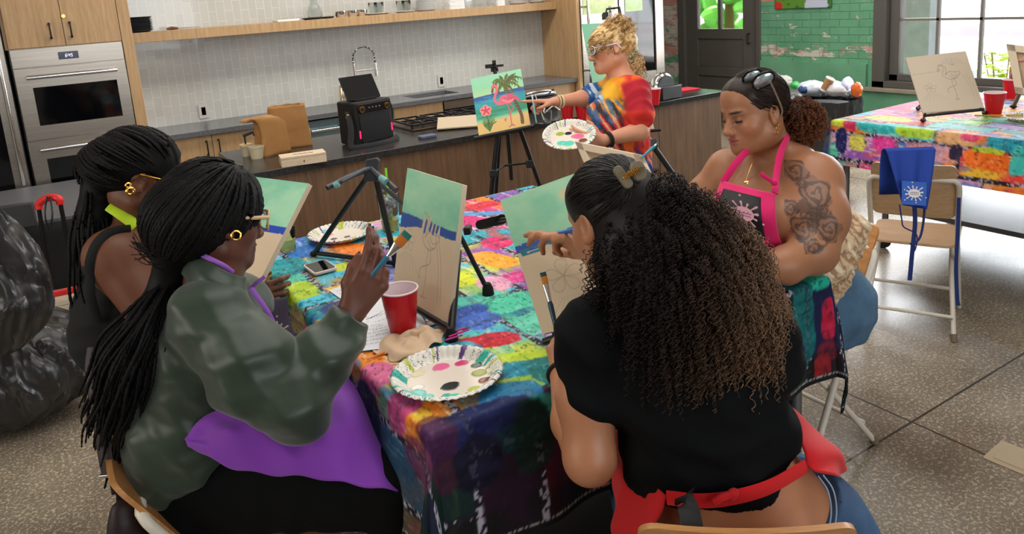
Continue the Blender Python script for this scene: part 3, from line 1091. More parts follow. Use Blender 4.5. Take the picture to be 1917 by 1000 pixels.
# pale wooden box with lettering on its face
c = Z(570, 308, IZ)
ax = nrm(A(Z(612, 301, IZ)) - A(Z(528, 313, IZ)))
RBX = np.stack([ax, np.cross([0, 0, 1], ax), [0, 0, 1]], 1)
t = thing('wooden_box', 'pale wooden box with a printed lid beside the paper bag', 'box', c)
PALEW = wood('pale_wood', (206, 182, 152), (226, 206, 178), (3, 60, 60), .6)
build('body', MB().box(c + RBX @ A(0, .05, .022), (.25, .12, .044), RBX), PALEW, t, bevel=.002)
build('lid', MB().box(c + RBX @ A(0, .05, .051), (.252, .122, .012), RBX), PALEW, t, bevel=.002)
m = MB()
pts = [c + RBX @ A(-.05 + .11 * k / 12, .04 + .012 * math.sin(k * 2.1), .0575) for k in range(13)]
m.tube(catmull(pts, 4), .0016, 5)
m.box(c + RBX @ A(0, -.0104, .022), (.006, .001, .012), RBX)
build('print', m, M('brown_ink', (70, 54, 44), .7), t)
# phone + charger near the cooktop
c = Z(800, 258, IZ)
solo('small_device', 'flat grey-blue device lying on the island beside the cooktop', 'device', MB().prism(rrect(.11, .07, .01), c, (1, 0, 0), (0, 1, 0), (0, 0, .018)), M('device_blue', (88, 94, 116), .35), bevel=.003)
# cooktop
c = Z(838, 228, IZ)
t = thing('gas_cooktop', 'steel gas cooktop with black grates set in the island', 'cooktop', c)
cx0, cy0 = c[0], c[1] + .02
build('tray', MB().bb((cx0 - .36, cy0 - .2, IZ), (cx0 + .36, cy0 + .25, IZ + .012)), M('cooktop_brown', (82, 62, 46), .25, .7), t, bevel=.003)
for k, ox in enumerate((-.24, 0, .24)):
    m = MB()
    for a in (-.1, 0, .1):
        m.box((cx0 + ox + a, cy0 + .03, IZ + .036), (.012, .38, .012))
    for a in (-.17, -.06, .06, .2):
        m.box((cx0 + ox, cy0 + a + .015, IZ + .036), (.212, .012, .012))
    for a in (-.1, .1):
        for b in (-.15, .2):
            m.box((cx0 + ox + a, cy0 + b, IZ + .022), (.012, .012, .022))
    build('grate', m, M('cast_iron', (28, 28, 30), .45), t)
    for b in (-.07, .12):
        build('burner', MB().lathe([(0, .012), (.035, .012), (.035, .024), (.022, .03), (0, .031)], (cx0 + ox, cy0 + b, IZ), n=20), M('burner_grey', (120, 118, 112), .35, .7), t)
# cutting board and yellow folder behind the easel
c = Z(880, 236, IZ)
solo('serving_board', 'pale board leaning on the cooktop behind the flamingo painting', 'board', MB().box(c + A(0, .03, .03), (.42, .28, .012), rotz(-.5) @ rotx(.12)), M('board_beige', (190, 172, 146), .6), bevel=.004)
c = Z(1010, 243, IZ)
c = PY(905, 245, 4.4)
c = Z(925, 249, IZ)
solo('envelope', 'yellow envelope lying on the island under the easel painting', 'envelope', MB().box(c + A(.1, .04, .004), (.34, .1, .006), rotz(-.06)), M('yellow_paper', (222, 190, 60), .6))
# clutter to the right of the painting
c = Z(1015, 213, IZ)
t = thing('countertop_grill', 'chrome and black appliance behind the pointing hand on the island', 'appliance', c + A(.05, .25, 0))
gc = A(c[0] + .05, c[1] + .25, IZ)
build('body', MB().prism(rrect(.42, .26, .04), gc + A(0, 0, .01), (1, 0, 0), (0, 1, 0), (0, 0, .09)), BLACK, t, bevel=.01)
build('lid', MB().prism(rrect(.40, .25, .05), gc + A(0, 0, .102), (1, 0, 0), (0, 1, 0), (0, 0, .03)), CHROME, t, bevel=.012)
build('handle', MB().tube(catmull([gc + A(-.12, -.12, .13), gc + A(-.08, -.17, .15), gc + A(.08, -.17, .15), gc + A(.12, -.12, .13)], 5), .009, 10), CHROME, t)
c = Z(1022, 232, IZ)
solo('clear_container', 'clear plastic container beside the painting on the island', 'container', MB().lathe([(0, 0), (.05, 0), (.056, .08), (.058, .082)], c + A(.02, .05, 0), n=28, ends=False), GL2, solid=.003)
t = thing('paint_brush', 'white-handled brush standing in the clear container on the island', 'brush', c)
build('handle', MB().tube([c + A(.02, .05, .02), c + A(-.04, .05, .2)], [.005, .003], 8), WHITE_PL, t)
t = thing('cable', 'looped white cable lying behind the two red cups on the island', 'cable', Z(1045, 215, IZ))
c = Z(1042, 215, IZ)
build('loop', MB().tube(catmull([c + A(.07 * math.cos(a), .04 * math.sin(a) + .05, .02 + .05 * math.sin(a) ** 2) for a in np.linspace(0, 5.6, 12)], 4), .005, 6), WHITE_PL, t)
# black faucet / kettle spout above the counter
c = Z(1108, 178, IZ)
t = thing('island_faucet', 'curved black and chrome faucet rising behind the standing woman', 'faucet', c)
q = catmull([c, c + A(0, 0, .2), c + A(.03, 0, .27), c + A(.1, 0, .3), c + A(.18, 0, .27)], 6)
build('spout', MB().tube(q, .011, 10), BLACK, t)
build('trim', MB().tube([c + A(-.014, -.012, 0), c + A(-.014, -.012, .2)], .005, 8), CHROME, t)

# red cups
def solo_cup(name, label, base, h=.12, r=.047, group=None, white_in=True):
    t = thing(name, label, 'cup', base, group)
    r0 = r * .68
    out = []
    for i in range(13):
        s_ = i / 12
        rr = r0 + (r - r0) * s_
        if i in (3, 5, 8):
            rr += .0007
        out.append((rr, h * s_))
    build('shell', MB().lathe([(0, .003), (r0 - .002, .003)] + out, base, n=48, ends=False), REDP, t)
    build('lining', MB().lathe([(0, .005), (r0 - .003, .005), (r - .0015, h - .001)], base, n=48, ends=False), M('cup_white_lining', (232, 214, 218), .4), t)
    lp = [(r + .0026 * math.cos(a), h + .0026 * math.sin(a)) for a in np.linspace(0, 2 * math.pi, 9)]
    build('rim', MB().lathe(lp, base, n=48, ends=False), M('cup_white_lining', (232, 214, 218), .4), t)
    return t


for px, py, lb in ((1063, 226, 'red plastic cup on the island, left of the pair behind the outstretched arm'), (1090, 224, 'red plastic cup on the island, nearer the woman in the tie-dye shirt'), (1226, 196, 'red plastic cup on the island beside the black napkin holder')):
    solo_cup('party_cup', lb, Z(px, py, IZ), group='red party cups on the island')
# napkin holder with domed chrome lid
c = Z(1245, 188, IZ)
c2 = c + A(.05, .06, 0)
t = thing('napkin_holder', 'black holder with a round chrome arch on the island end', 'holder', c2)
build('box', MB().box(c2 + A(0, 0, .055), (.24, .16, .10), rotz(.15)), BLACK, t, bevel=.006)
m = MB()
m.prism([(.1 * math.cos(a), .09 * math.sin(a)) for a in np.linspace(0, math.pi, 20)], c2 + rotz(.15) @ A(0, .05, .09), rotz(.15) @ A(1, 0, 0), (0, 0, 1), rotz(.15) @ A(0, -.07, 0))
build('drum', m, BLACK, t)
m = MB().tube([c2 + rotz(.15) @ A(.106 * math.cos(a), .015, .09 + .096 * math.sin(a)) for a in np.linspace(0, math.pi, 20)], .02, 8, flat=(A(0, 1, 0), 1.8))
build('arch', m, CHROME, t)
RN = M('red_napkin_paper', (190, 26, 50), .8)
c = Z(1215, 182, IZ)
solo('napkin', 'crumpled red napkin left of the black holder on the island', 'napkin', MB().grid(crumple(np.array([[[c[0] + .18 * i / 8, c[1] + .14 * j / 8 + .03, IZ + .035] for j in range(9)] for i in range(9)]).reshape(-1, 3), .03, 25, 2).reshape(9, 9, 3)), RN, solid=.003)
c = Z(1288, 166, IZ)
solo('napkin', 'flat red napkin lying right of the black holder by the worktop corner', 'napkin', MB().bb((c[0] - .22, c[1] - .12, IZ), (c[0] + .02, c[1] + .03, IZ + .012)), RN, bevel=.003)
# power cord over the front panel
a = Z(1232, 205, IZ)
m = MB().tube(catmull([Z(1228, 188, IZ) + A(0, 0, .006), A(a[0], IY0 + .02, IZ + .006), A(a[0] + .002, IY0 - .006, IZ - .01), A(a[0] + .01, IY0 - .004, .6), A(a[0] + .03, IY0 - .006, .3), A(a[0] + .02, IY0 - .02, .006)], 5), .005, 6)
solo('power_cord', 'black power cord hanging down the island front beside the red cup', 'cord', m, RUBBER)

# ---- speaker in its carrying bag with a tablet on top
c = Z(706, 268, IZ)
ex = nrm(A(Z(760, 256, IZ)) - A(Z(652, 280, IZ)))
ey = np.cross([0, 0, 1], ex)
RS = np.stack([ex, ey, [0, 0, 1]], 1)
S = lambda x, y, z: c + RS @ A(x, y, z)
BM = M('speaker_black_fabric', (17, 17, 19), .7, bump=(300, .3, .002))
t = thing('portable_speaker', 'black portable speaker in a strapped carrying case on the island', 'speaker', c)
build('case', MB().prism(rrect(.28, .21, .02), S(0, .1, .004), RS @ A(1, 0, 0), RS @ A(0, 1, 0), (0, 0, .272)), BM, t, bevel=.012, seg=3)
build('grille', MB().prism(rrect(.23, .175, .015), S(0, -.006, .105), RS @ A(1, 0, 0), (0, 0, 1), RS @ A(0, -.006, 0)), M('grille_black', (9, 9, 10), .55), t, bevel=.003)
build('control_panel', MB().prism(rrect(.25, .055, .01), S(0, -.006, .235), RS @ A(1, 0, 0), (0, 0, 1), RS @ A(0, -.006, 0)), M('panel_gloss', (20, 19, 18), .2), t, bevel=.002)
for sx_ in (-1, 1):
    m = MB().lathe([(.017, 0), (.02, 0), (.02, .006), (.017, .006)], S(sx_ * .095, -.012, .232), RS @ rotx(math.pi / 2), n=24)
    build('knob_ring', m, GOLD, t)
    build('knob', MB().cyl(S(sx_ * .095, -.012, .232), S(sx_ * .095, -.024, .232), .013, n=18), BLACK, t)
    build('light_strip', MB().prism(rrect(.01, .05, .004), S(sx_ * .122, -.007, .075 if sx_ < 0 else .09), RS @ A(1, 0, 0), (0, 0, 1), RS @ A(0, -.002, 0)), M('pink_led', (255, 30, 100), .4, emit=((255, 30, 90), 1.6)), t, label='glowing pink light strip')
m = MB()
for k in range(4):
    m.box(S(-.04 + k * .026, -.013, .236), (.008, .002, .006), RS)
build('buttons', m, M('button_grey', (150, 150, 150), .4), t)
build('badge', MB().ell(S(-.09, -.005, .008), (.014, .008, .012), RS).ell(S(-.165, .04, .19), (.016, .01, .02), RS), M('yellow_badge', (190, 150, 40), .5), t)
strap = catmull([S(-.15, .06, .22), S(-.17, .02, .18), S(-.19, -.01, .10), S(-.215, -.03, .03), S(-.2, -.05, .012), S(-.12, -.07, .010), S(0, -.075, .010), S(.1, -.05, .012), S(.15, -.02, .02)], 6)
build('strap', MB().tube(strap, .019, 8, flat=(A(0, -1, .4), .28)), BM, t)
strap = catmull([S(.15, .1, .25), S(.2, .1, .22), S(.21, .1, .13), S(.16, .08, .03)], 6)
build('handle_strap', MB().tube(strap, .011, 8, flat=(A(0, -1, 0), .6)), BM, t)
TR = RS @ rotx(math.radians(-28))
tc = S(-.02, .06, .278)
t = thing('tablet', 'black tablet standing tilted on top of the portable speaker', 'tablet', tc)
build('screen', MB().prism(rrect(.25, .165, .008), tc + TR @ A(0, 0, .086), TR @ A(1, 0, 0), TR @ A(0, 0, 1), TR @ A(0, -.008, 0)), M('tablet_black', (12, 12, 14), .25), t, bevel=.002)
build('stand', MB().box(tc + RS @ A(0, .03, .006), (.16, .1, .01), RS), BLACK, t)

# ================================================================== left side: grey table, cart, bags
GT = M('grey_table_top', (104, 104, 110), .5)
t = thing('folding_table', 'grey-topped table with black skirt behind the luggage cart', 'table', (-.4, 5.2, 0))
ya, yb = 4.88, 6.05
zt = .71
build('table_top', MB().bb((-2.2, ya, zt - .04), (.42, yb, zt)), GT, t, bevel=.004)
G = np.array([[[x, ya - .01 + .012 * math.sin(x * 26) * (1 - z / zt) - .0, z] for z in np.linspace(zt - .02, .01, 10)] for x in np.linspace(-2.2, .43, 160)])
build('skirt', MB().grid(G), M('black_skirt', (20, 20, 23), .85), t, solid=.003)
for x in (-2.1, .32):
    for y in (ya + .08, yb - .08):
        build('leg', MB().cyl((x, y, 0), (x, y, zt - .04), .016, n=10), BLACK, t)
c = Z(38, 428, zt)
solo('equipment_case', 'dark grey flat case standing on the grey table', 'case', MB().box(c + A(0, .03, .065), (.16, .05, .13), rotz(-.15)), M('case_grey', (58, 60, 62), .45), bevel=.005)
# garbage bags
BAGM = NT('black_bin_liner')
BAGM.base((44, 43, 44)); BAGM.set(Roughness=.3)
_n = BAGM.noise(BAGM.coord('Object', scale=(1.6, 1.6, .55)), 2.0, 2, .5, 1.2)
BAGM.bump(BAGM.math('MULTIPLY', BAGM.math('ABSOLUTE', BAGM.math('SUBTRACT', _n, .5)), -4.0), .55, .04)
BAGM = BAGM.m


def sack(name, label, c, r, seed, top=None):
    nu, nv = 120, 70
    u = np.linspace(0, 2 * math.pi, nu)
    v = np.linspace(-1, 1, nv)
    uu, vv = np.meshgrid(u, v)
    z = vv
    rad = np.sqrt(np.clip(1 - np.abs(z) ** 2.2, 0, 1)) ** .9
    rr_ = np.random.default_rng(seed)
    d = np.zeros_like(uu)
    for k in range(9):
        n1, n2 = rr_.integers(2, 13), rr_.uniform(.6, 3)
        ph1, ph2 = rr_.uniform(0, 6, 2)
        d += np.abs(np.sin(n1 * uu + ph1 + 2 * np.sin(n2 * vv + ph2))) * .055 / (1 + .35 * k)
    rad = rad * (1 - d)
    X = c[0] + r[0] * rad * np.cos(uu)
    Y = c[1] + r[1] * rad * np.sin(uu)
    Zz = c[2] + r[2] * (z + (top or 0) * np.clip(z, 0, 1) ** 3 * np.cos(uu + .8))
    Zz = np.maximum(Zz, .004)
    G = np.stack([X, Y, Zz], -1)
    G = crumple(G.reshape(-1, 3), .045, 4.2, seed).reshape(G.shape)
    G[..., 2] = np.maximum(G[..., 2], .004)
    G[:, -1] = G[:, 0]
    return solo(name, label, 'bag', MB().grid(G), BAGM, 'black rubbish bags at the left')


_c = Z(6, 690, .25)
sack('rubbish_bag', 'full black rubbish bag slumped on the floor under another bag', _c, A(.42, .36, .25), 4)
sack('rubbish_bag', 'upright shiny black rubbish bag resting on top of the slumped bag', Z(-22, 545, .74), A(.24, .23, .29), 9, .3)
# red and black luggage cart with a stack of canvases
cR = A(.0, 4.5, 0)
t = thing('luggage_cart', 'folding luggage cart with a bright red handle and red straps', 'cart', cR)
RD = M('cart_red', (226, 44, 44), .35)
h0, h1 = P(72, 385, 3.95), P(112, 375, 3.95)
f0, f1 = P(112, 640, 4.2), P(160, 625, 4.2)
build('pole', MB().tube([h0, f0], .011, 10).tube([h1, f1], .011, 10), BLACK, t)
build('handle', MB().tube(catmull([h0 + A(0, 0, -.02), h0 + A(.005, 0, .01), (h0 + h1) / 2 + A(0, 0, .028), h1 + A(-.005, 0, .01), h1 + A(0, 0, -.02)], 6), .019, 12), RD, t)
m = MB().tube(catmull([P(88, 368, 3.92), P(84, 400, 3.90), P(90, 430, 3.91)], 5), .005, 6).tube(catmull([P(94, 368, 3.92), P(98, 400, 3.90), P(94, 430, 3.91)], 5), .005, 6)
build('bungee_cord', m, BLACK, t)
a_, b_ = P(94, 552, 4.08), P(150, 540, 4.08)
build('strap', MB().tube([a_, b_], .02, 8, flat=(A(0, 1, 0), .3)), RD, t, label='red strap across the poles')
fl = Z(140, 648, .03)
build('platform', MB().box((fl[0], fl[1] + .08, .05), (.34, .26, .045), rotz(-.1)), RD, t, bevel=.01)
for s_ in (-1, 1):
    build('wheel', MB().cyl((fl[0] + s_ * .18, fl[1] + .18, .05), (fl[0] + s_ * .205, fl[1] + .18, .05), .05, n=20), RUBBER, t)
cb = None
for i in range(8):
    lb = 'pale canvas piled on the luggage cart, %s' % ('topmost' if i == 7 else 'lowest' if i == 0 else ORD[i] + ' from the bottom')
    if cb is None:
        cb = solo('blank_canvas', lb, 'canvas', MB().bb((-.15, -.11, 0), (.15, .11, .028)), M('canvas_edge', (208, 196, 176), .8), 'canvases piled on the luggage cart', local=True, bevel=.002)
        cb.location = (fl[0], fl[1] + .08, .075)
    else:
        dup(cb, (fl[0] + RNG.normal(0, .004), fl[1] + .08, .075 + .030 * i), RNG.normal(0, .03) - .1, lb)
# ================================================================== 2-D painting helpers (surface colours of painted things)
def vn(x, y, seed=0):
    xi, yi = np.floor(x).astype(np.int64), np.floor(y).astype(np.int64)
    fx, fy = x - xi, y - yi
    fx, fy = fx * fx * (3 - 2 * fx), fy * fy * (3 - 2 * fy)

    def h(a, b):
        n = (a * 374761393 + b * 668265263 + seed * 1442695041) & 0x7fffffff
        n = ((n ^ (n >> 13)) * 1274126177) & 0x7fffffff
        return ((n ^ (n >> 16)) & 0xffff) / 65535.0
    return (h(xi, yi) * (1 - fx) + h(xi + 1, yi) * fx) * (1 - fy) + (h(xi, yi + 1) * (1 - fx) + h(xi + 1, yi + 1) * fx) * fy


def fbm(x, y, seed=0, o=4):
    s, a, t = 0, 0.5, 0
    for k in range(o):
        s = s + a * vn(x * 2 ** k, y * 2 ** k, seed + k)
        t += a
        a *= .55
    return s / t


def hashc(a, b, seed, n):
    k = (a.astype(np.int64) * 73856093 ^ b.astype(np.int64) * 19349663 ^ seed * 83492791) & 0x7fffffff
    k = ((k ^ (k >> 11)) * 1103515245) & 0x7fffffff
    return (k >> 8) % n


def sst(a, b, x):
    t = np.clip((x - a) / (b - a), 0, 1)
    return t * t * (3 - 2 * t)


def lerpc(C, w, c):
    return C + (np.asarray(c, float) - C) * w[..., None]


def seg_d(u, v, a, b):
    ax, ay = a
    bx, by = b
    L2 = max((bx - ax) ** 2 + (by - ay) ** 2, 1e-12)
    t = np.clip(((u - ax) * (bx - ax) + (v - ay) * (by - ay)) / L2, 0, 1)
    return np.hypot(u - ax - t * (bx - ax), v - ay - t * (by - ay))


def stroke(C, u, v, pts, w, c, soft=.004, al=1.0):
    pts = catmull([A(p[0], p[1], 0) for p in pts], 6) if len(pts) > 2 else [A(p[0], p[1], 0) for p in pts]
    n = len(pts) - 1
    m = np.zeros_like(u)
    for i in range(n):
        ww = w if np.isscalar(w) else float(np.interp(i / max(n - 1, 1), np.linspace(0, 1, len(w)), w))
        d = seg_d(u, v, pts[i][:2], pts[i + 1][:2])
        m = np.maximum(m, 1 - sst(ww, ww + soft, d))
    return lerpc(C, m * al, c)


def in_poly(u, v, poly):
    r = np.zeros(u.shape, bool)
    n = len(poly)
    for i in range(n):
        x0, y0 = poly[i]
        x1, y1 = poly[(i + 1) % n]
        if y0 == y1:
            continue
        c = ((y0 > v) != (y1 > v)) & (u < (x1 - x0) * (v - y0) / (y1 - y0) + x0)
        r ^= c
    return r


BRIGHT = [(40, 170, 180), (226, 60, 130), (238, 136, 40), (60, 110, 200), (200, 214, 60), (90, 200, 170), (228, 70, 60), (214, 160, 206), (30, 130, 150), (240, 190, 60), (150, 90, 180), (80, 190, 220)]
DARKP = [(10, 14, 30), (14, 30, 70), (8, 60, 62), (60, 14, 60), (16, 16, 18), (110, 16, 50), (12, 90, 96), (30, 40, 110), (10, 12, 14), (20, 70, 40)]  # dark print for the hanging sides, partly shade put into the colour


def cloth_paint(x, y, seed, patches, dark=None):
    """graffiti brick print. x across the bricks' height, y along their length"""
    BHt, BL = .155, .34
    wx = x + .012 * (fbm(x * 9, y * 9, seed) - .5)
    wy = y + .02 * (fbm(x * 8 + 40, y * 8, seed + 9) - .5)
    row = np.floor(wx / BHt)
    fy = wy / BL + .5 * (row % 2) + .13 * row
    col = np.floor(fy)
    a = np.array(BRIGHT, float)
    k1, k2 = hashc(row, col, seed, len(a)), hashc(row, col, seed + 5, len(a))
    g = sst(.35, .65, fbm(x * 7 + row * 5, y * 7, seed + 21))
    C = a[k1] + (a[k2] - a[k1]) * g[..., None]
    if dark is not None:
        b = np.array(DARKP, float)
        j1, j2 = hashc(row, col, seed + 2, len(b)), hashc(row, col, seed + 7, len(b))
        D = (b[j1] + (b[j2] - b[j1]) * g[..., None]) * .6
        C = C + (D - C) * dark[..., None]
    # streaks along the brick
    st = fbm(x * 60, y * 7, seed + 3, 3)
    C = lerpc(C, sst(.62, .7, st) * .5, (235, 235, 225)) if dark is None else lerpc(C, sst(.62, .7, st) * .5 * (1 - dark), (235, 235, 225))
    st = fbm(x * 34, y * 5, seed + 13, 3)
    C = lerpc(C, sst(.60, .66, st) * .55 * (1 if dark is None else 1 - .85 * dark), a[hashc(row, col, seed + 8, len(a))])
    dx = np.minimum(wx / BHt - row, 1 - (wx / BHt - row)) * BHt
    dy = np.minimum(fy - col, 1 - (fy - col)) * BL
    d = np.minimum(dx, dy)
    rough = .004 + .012 * fbm(x * 30, y * 30, seed + 4)
    mort = 1 - sst(rough * .8, rough * 1.1, d)
    # printed patches sit above the bricks but keep some mortar
    for (px, py, rx, ry, ang, c, al) in patches:
        ca, sa = math.cos(ang), math.sin(ang)
        ux, uy = (x - px) * ca + (y - py) * sa, -(x - px) * sa + (y - py) * ca
        q = (np.abs(ux / rx) ** 3 + np.abs(uy / ry) ** 3) ** (1 / 3) + .55 * (fbm(x * 16, y * 16, seed + 31) - .5)
        w = (1 - sst(.9, 1.02, q)) * al
        tint = (fbm(x * 22, y * 50, seed + 41) - .5)[..., None] * 50
        C = C * (1 - w[..., None]) + (np.asarray(c, float) + tint) * w[..., None]
        mort = mort * (1 - .8 * w * (al > .5))
    fle = fbm(x * 110, y * 110, seed + 6, 2)
    C = lerpc(C, mort * .92, (22, 20, 34))
    halo = mort * (fle > .57)
    C = lerpc(C, halo * .85, (200, 196, 214))
    # ink scribble cracks and woven flecks
    cr = np.abs(fbm(x * 12, y * 12, seed + 51, 4) - .5)
    C = lerpc(C, (1 - sst(.004, .010, cr)) * .6 * (fbm(x * 3, y * 3, seed + 52) > .48), (24, 22, 40))
    fl2 = fbm(x * 150 + 7, y * 60, seed + 61, 2)
    C = lerpc(C, (fl2 > .70) * .25, (20, 20, 40))
    C = lerpc(C, (fl2 < .24) * (.3 if dark is None else .3 * (1 - .85 * dark)), (245, 245, 245))
    return np.clip(C, 0, 255)


def lin_arr(C):
    c = C / 255.0
    return np.where(c <= 0.04045, c / 12.92, ((c + 0.055) / 1.055) ** 2.4)


def cloth_mesh(x0, x1, y0, y1, zt, ov, step, painter, seed, pocket=None):
    ns, nt = int((x1 - x0 + 2 * ov) / step) + 1, int((y1 - y0 + 2 * ov) / step) + 1
    s = np.linspace(x0 - ov, x1 + ov, ns)
    t = np.linspace(y0 - ov, y1 + ov, nt)
    S_, T_ = np.meshgrid(s, t, indexing='ij')
    ds = np.where(S_ < x0, S_ - x0, np.where(S_ > x1, S_ - x1, 0))
    dt = np.where(T_ < y0, T_ - y0, np.where(T_ > y1, T_ - y1, 0))
    r = np.hypot(ds, dt)
    rs = np.maximum(r, 1e-9)
    nx, ny = ds / rs, dt / rs
    R = .014
    q = np.clip(r / (R * math.pi / 2), 0, 1) * math.pi / 2
    drop = np.where(r < R * math.pi / 2, R * (1 - np.cos(q)), R + (r - R * math.pi / 2))
    out = np.where(r < R * math.pi / 2, R * np.sin(q), R)
    corner = np.clip(np.minimum(np.abs(ds), np.abs(dt)) / .08, 0, 1)
    al = np.where(np.abs(ds) > np.abs(dt), T_, S_)
    wv = np.sin(al * 17 + seed) * .6 + np.sin(al * 31 + seed * 2) * .4
    f = np.clip(r / ov, 0, 1)
    out = out + f * (.022 + .018 * wv) + corner * .03 * f
    X = np.where(ds != 0, np.where(ds < 0, x0, x1), S_) + nx * out
    Y = np.where(dt != 0, np.where(dt < 0, y0, y1), T_) + ny * out
    Zz = zt - drop * (1 - .02 * wv * f)
    top = (r < 1e-6)
    Zz = Zz + np.where(top, .0012 * (fbm(S_ * 6, T_ * 6, seed) - .5), 0)
    C = lin_arr(painter(S_, T_))
    G = np.stack([X, Y, Zz], -1)
    idx = np.arange(ns * nt).reshape(ns, nt)
    Fq = np.stack([idx[:-1, :-1], idx[1:, :-1], idx[1:, 1:], idx[:-1, 1:]], -1).reshape(-1, 4)
    return G.reshape(-1, 3), Fq, C.reshape(-1, 3)


CLM = M('printed_tablecloth', vc=True, rough=.62, bump=(160, .25, .002), spec=.3)
TZ = .91
TX0, TX1, TYA, TYB = .54, 1.80, 1.27, 2.78


def steel_table(name, label, x0, x1, y0, y1, zt, shelf=True, inset=0.0):
    t = thing(name, label, 'table', ((x0 + x1) / 2, (y0 + y1) / 2, 0))
    SM = M('table_steel', (120, 120, 122), .5, .8, var=(2, .2))
    build('table_top', MB().bb((x0, y0, zt - .045), (x1, y1, zt)), SM, t, bevel=.003)
    if shelf:
        build('undershelf', MB().bb((x0 + .04 + inset, y0 + .04, .26), (x1 - .04, y1 - .04, .29)), SM, t, bevel=.003)
    if inset:
        build('leg', MB().cyl((x0 + .05, y1 - .05, 0), (x0 + .05, y1 - .05, zt - .04), .019, n=18), SM, t)
    for x in (x0 + .05 + inset, x1 - .05):
        for y in (y0 + .05, y1 - .05):
            build('leg', MB().cyl((x, y, .12), (x, y, zt - .04), .019, n=18), SM, t)
            c = build('caster', MB().bb((x - .014, y - .03, .06), (x - .010, y + .03, .125)).bb((x + .010, y - .03, .06), (x + .014, y + .03, .125)).cyl((x, y, .11), (x, y, .14), .022, n=14), SM, t)
            build('wheel', MB().tube([(x - .012, y + .012, .05), (x + .012, y + .012, .05)], .05, 22), RUBBER, c)
    return t


steel_table('work_table', 'steel table under the bright graffiti cloth the seated women share', TX0 + .004, TX1 - .004, TYA + .004, TYB - .004, TZ - .004)


def pt_(px, py):
    p = Z(px, py, TZ)
    return p[0], p[1]


def patches_main():
    L = []
    def a(px, py, rx, ry, c, ang=0, al=.95):
        x, y = pt_(px, py)
        L.append((x, y, rx, ry, ang, c, al))
    a(540, 500, .07, .10, (24, 150, 158)); a(575, 470, .05, .08, (40, 110, 190)); a(560, 545, .06, .09, (186, 214, 50))
    a(600, 560, .08, .04, (70, 190, 220)); a(640, 575, .07, .05, (60, 70, 130)); a(575, 620, .07, .07, (236, 140, 60)); a(590, 612, .035, .035, (60, 196, 200))
    a(600, 655, .06, .05, (220, 70, 90)); a(655, 465, .07, .09, (240, 132, 40), .3); a(690, 520, .05, .05, (212, 36, 60)); a(640, 500, .05, .04, (210, 214, 60))
    a(700, 440, .10, .06, (50, 180, 200)); a(615, 450, .05, .05, (230, 80, 110)); a(760, 430, .08, .07, (60, 180, 190))
    a(900, 385, .10, .05, (216, 40, 60)); a(905, 400, .03, .14, (90, 160, 220), 1.0); a(890, 415, .06, .10, (232, 40, 120), .4); a(930, 455, .05, .07, (232, 30, 100))
    a(870, 440, .05, .05, (40, 170, 190)); a(922, 485, .055, .10, (244, 160, 34), .15); a(960, 520, .06, .05, (240, 70, 150))
    a(925, 530, .05, .08, (240, 170, 200)); a(860, 525, .05, .06, (222, 230, 40)); a(900, 560, .08, .05, (90, 210, 190)); a(960, 565, .10, .06, (80, 210, 170))
    a(850, 600, .12, .05, (50, 90, 190), .4); a(900, 600, .06, .05, (70, 110, 210)); a(912, 638, .04, .085, (216, 28, 48), 1.15); a(850, 660, .07, .05, (70, 180, 210))
    a(1010, 600, .08, .07, (110, 220, 190)); a(1050, 620, .05, .04, (190, 160, 220)); a(960, 672, .035, .10, (196, 222, 50), 1.1); a(1000, 690, .045, .12, (24, 140, 170), 1.1)
    a(985, 715, .03, .10, (170, 210, 60), 1.2); a(1040, 700, .05, .09, (20, 120, 120)); a(960, 740, .06, .08, (30, 120, 170), 1.0); a(1035, 745, .05, .04, (60, 170, 150))
    a(700, 700, .05, .06, (224, 110, 160)); a(740, 760, .06, .05, (206, 80, 140)); a(1000, 770, .09, .05, (10, 50, 60)); a(880, 790, .14, .05, (16, 26, 80))
    a(700, 640, .05, .05, (60, 190, 220)); a(800, 600, .08, .06, (90, 200, 220)); a(780, 660, .05, .05, (70, 160, 210))
    a(1440, 487, .07, .05, (242, 120, 60)); a(1490, 505, .05, .06, (206, 96, 220)); a(1450, 515, .09, .05, (30, 190, 160)); a(1525, 520, .05, .05, (24, 180, 150))
    def f(px, py, rx, rz, c, al=.95):
        p = PY(px, py, TYA - .02)
        L.append((p[0], TYA - (TZ - p[2]), rx, rz, 0, c, al))
    f(1457, 585, .045, .11, (236, 76, 40)); f(1505, 610, .05, .16, (14, 104, 106)); f(1485, 680, .05, .06, (40, 20, 70)); f(1550, 600, .03, .06, (190, 20, 60)); f(1545, 660, .035, .03, (110, 18, 40)); f(1535, 690, .03, .04, (140, 20, 30))
    f(820, 860, .05, .1, (84, 12, 50), .6); f(1000, 820, .06, .08, (6, 44, 36), .8); f(900, 870, .06, .06, (10, 12, 40)); f(740, 830, .05, .09, (110, 44, 80), .7)
    def l(px, py, ry, rz, c, al=.95):
        p = PX(px, py, TX0 - .02)
        L.append((TX0 - (TZ - p[2]), p[1], rz, ry, 0, c, al))
    l(520, 560, .1, .07, (20, 110, 110)); l(560, 610, .08, .05, (170, 150, 100)); l(600, 650, .06, .08, (176, 150, 110)); l(575, 640, .04, .05, (206, 80, 110)); l(640, 720, .1, .07, (14, 80, 90)); l(690, 780, .08, .08, (20, 50, 60))
    return L


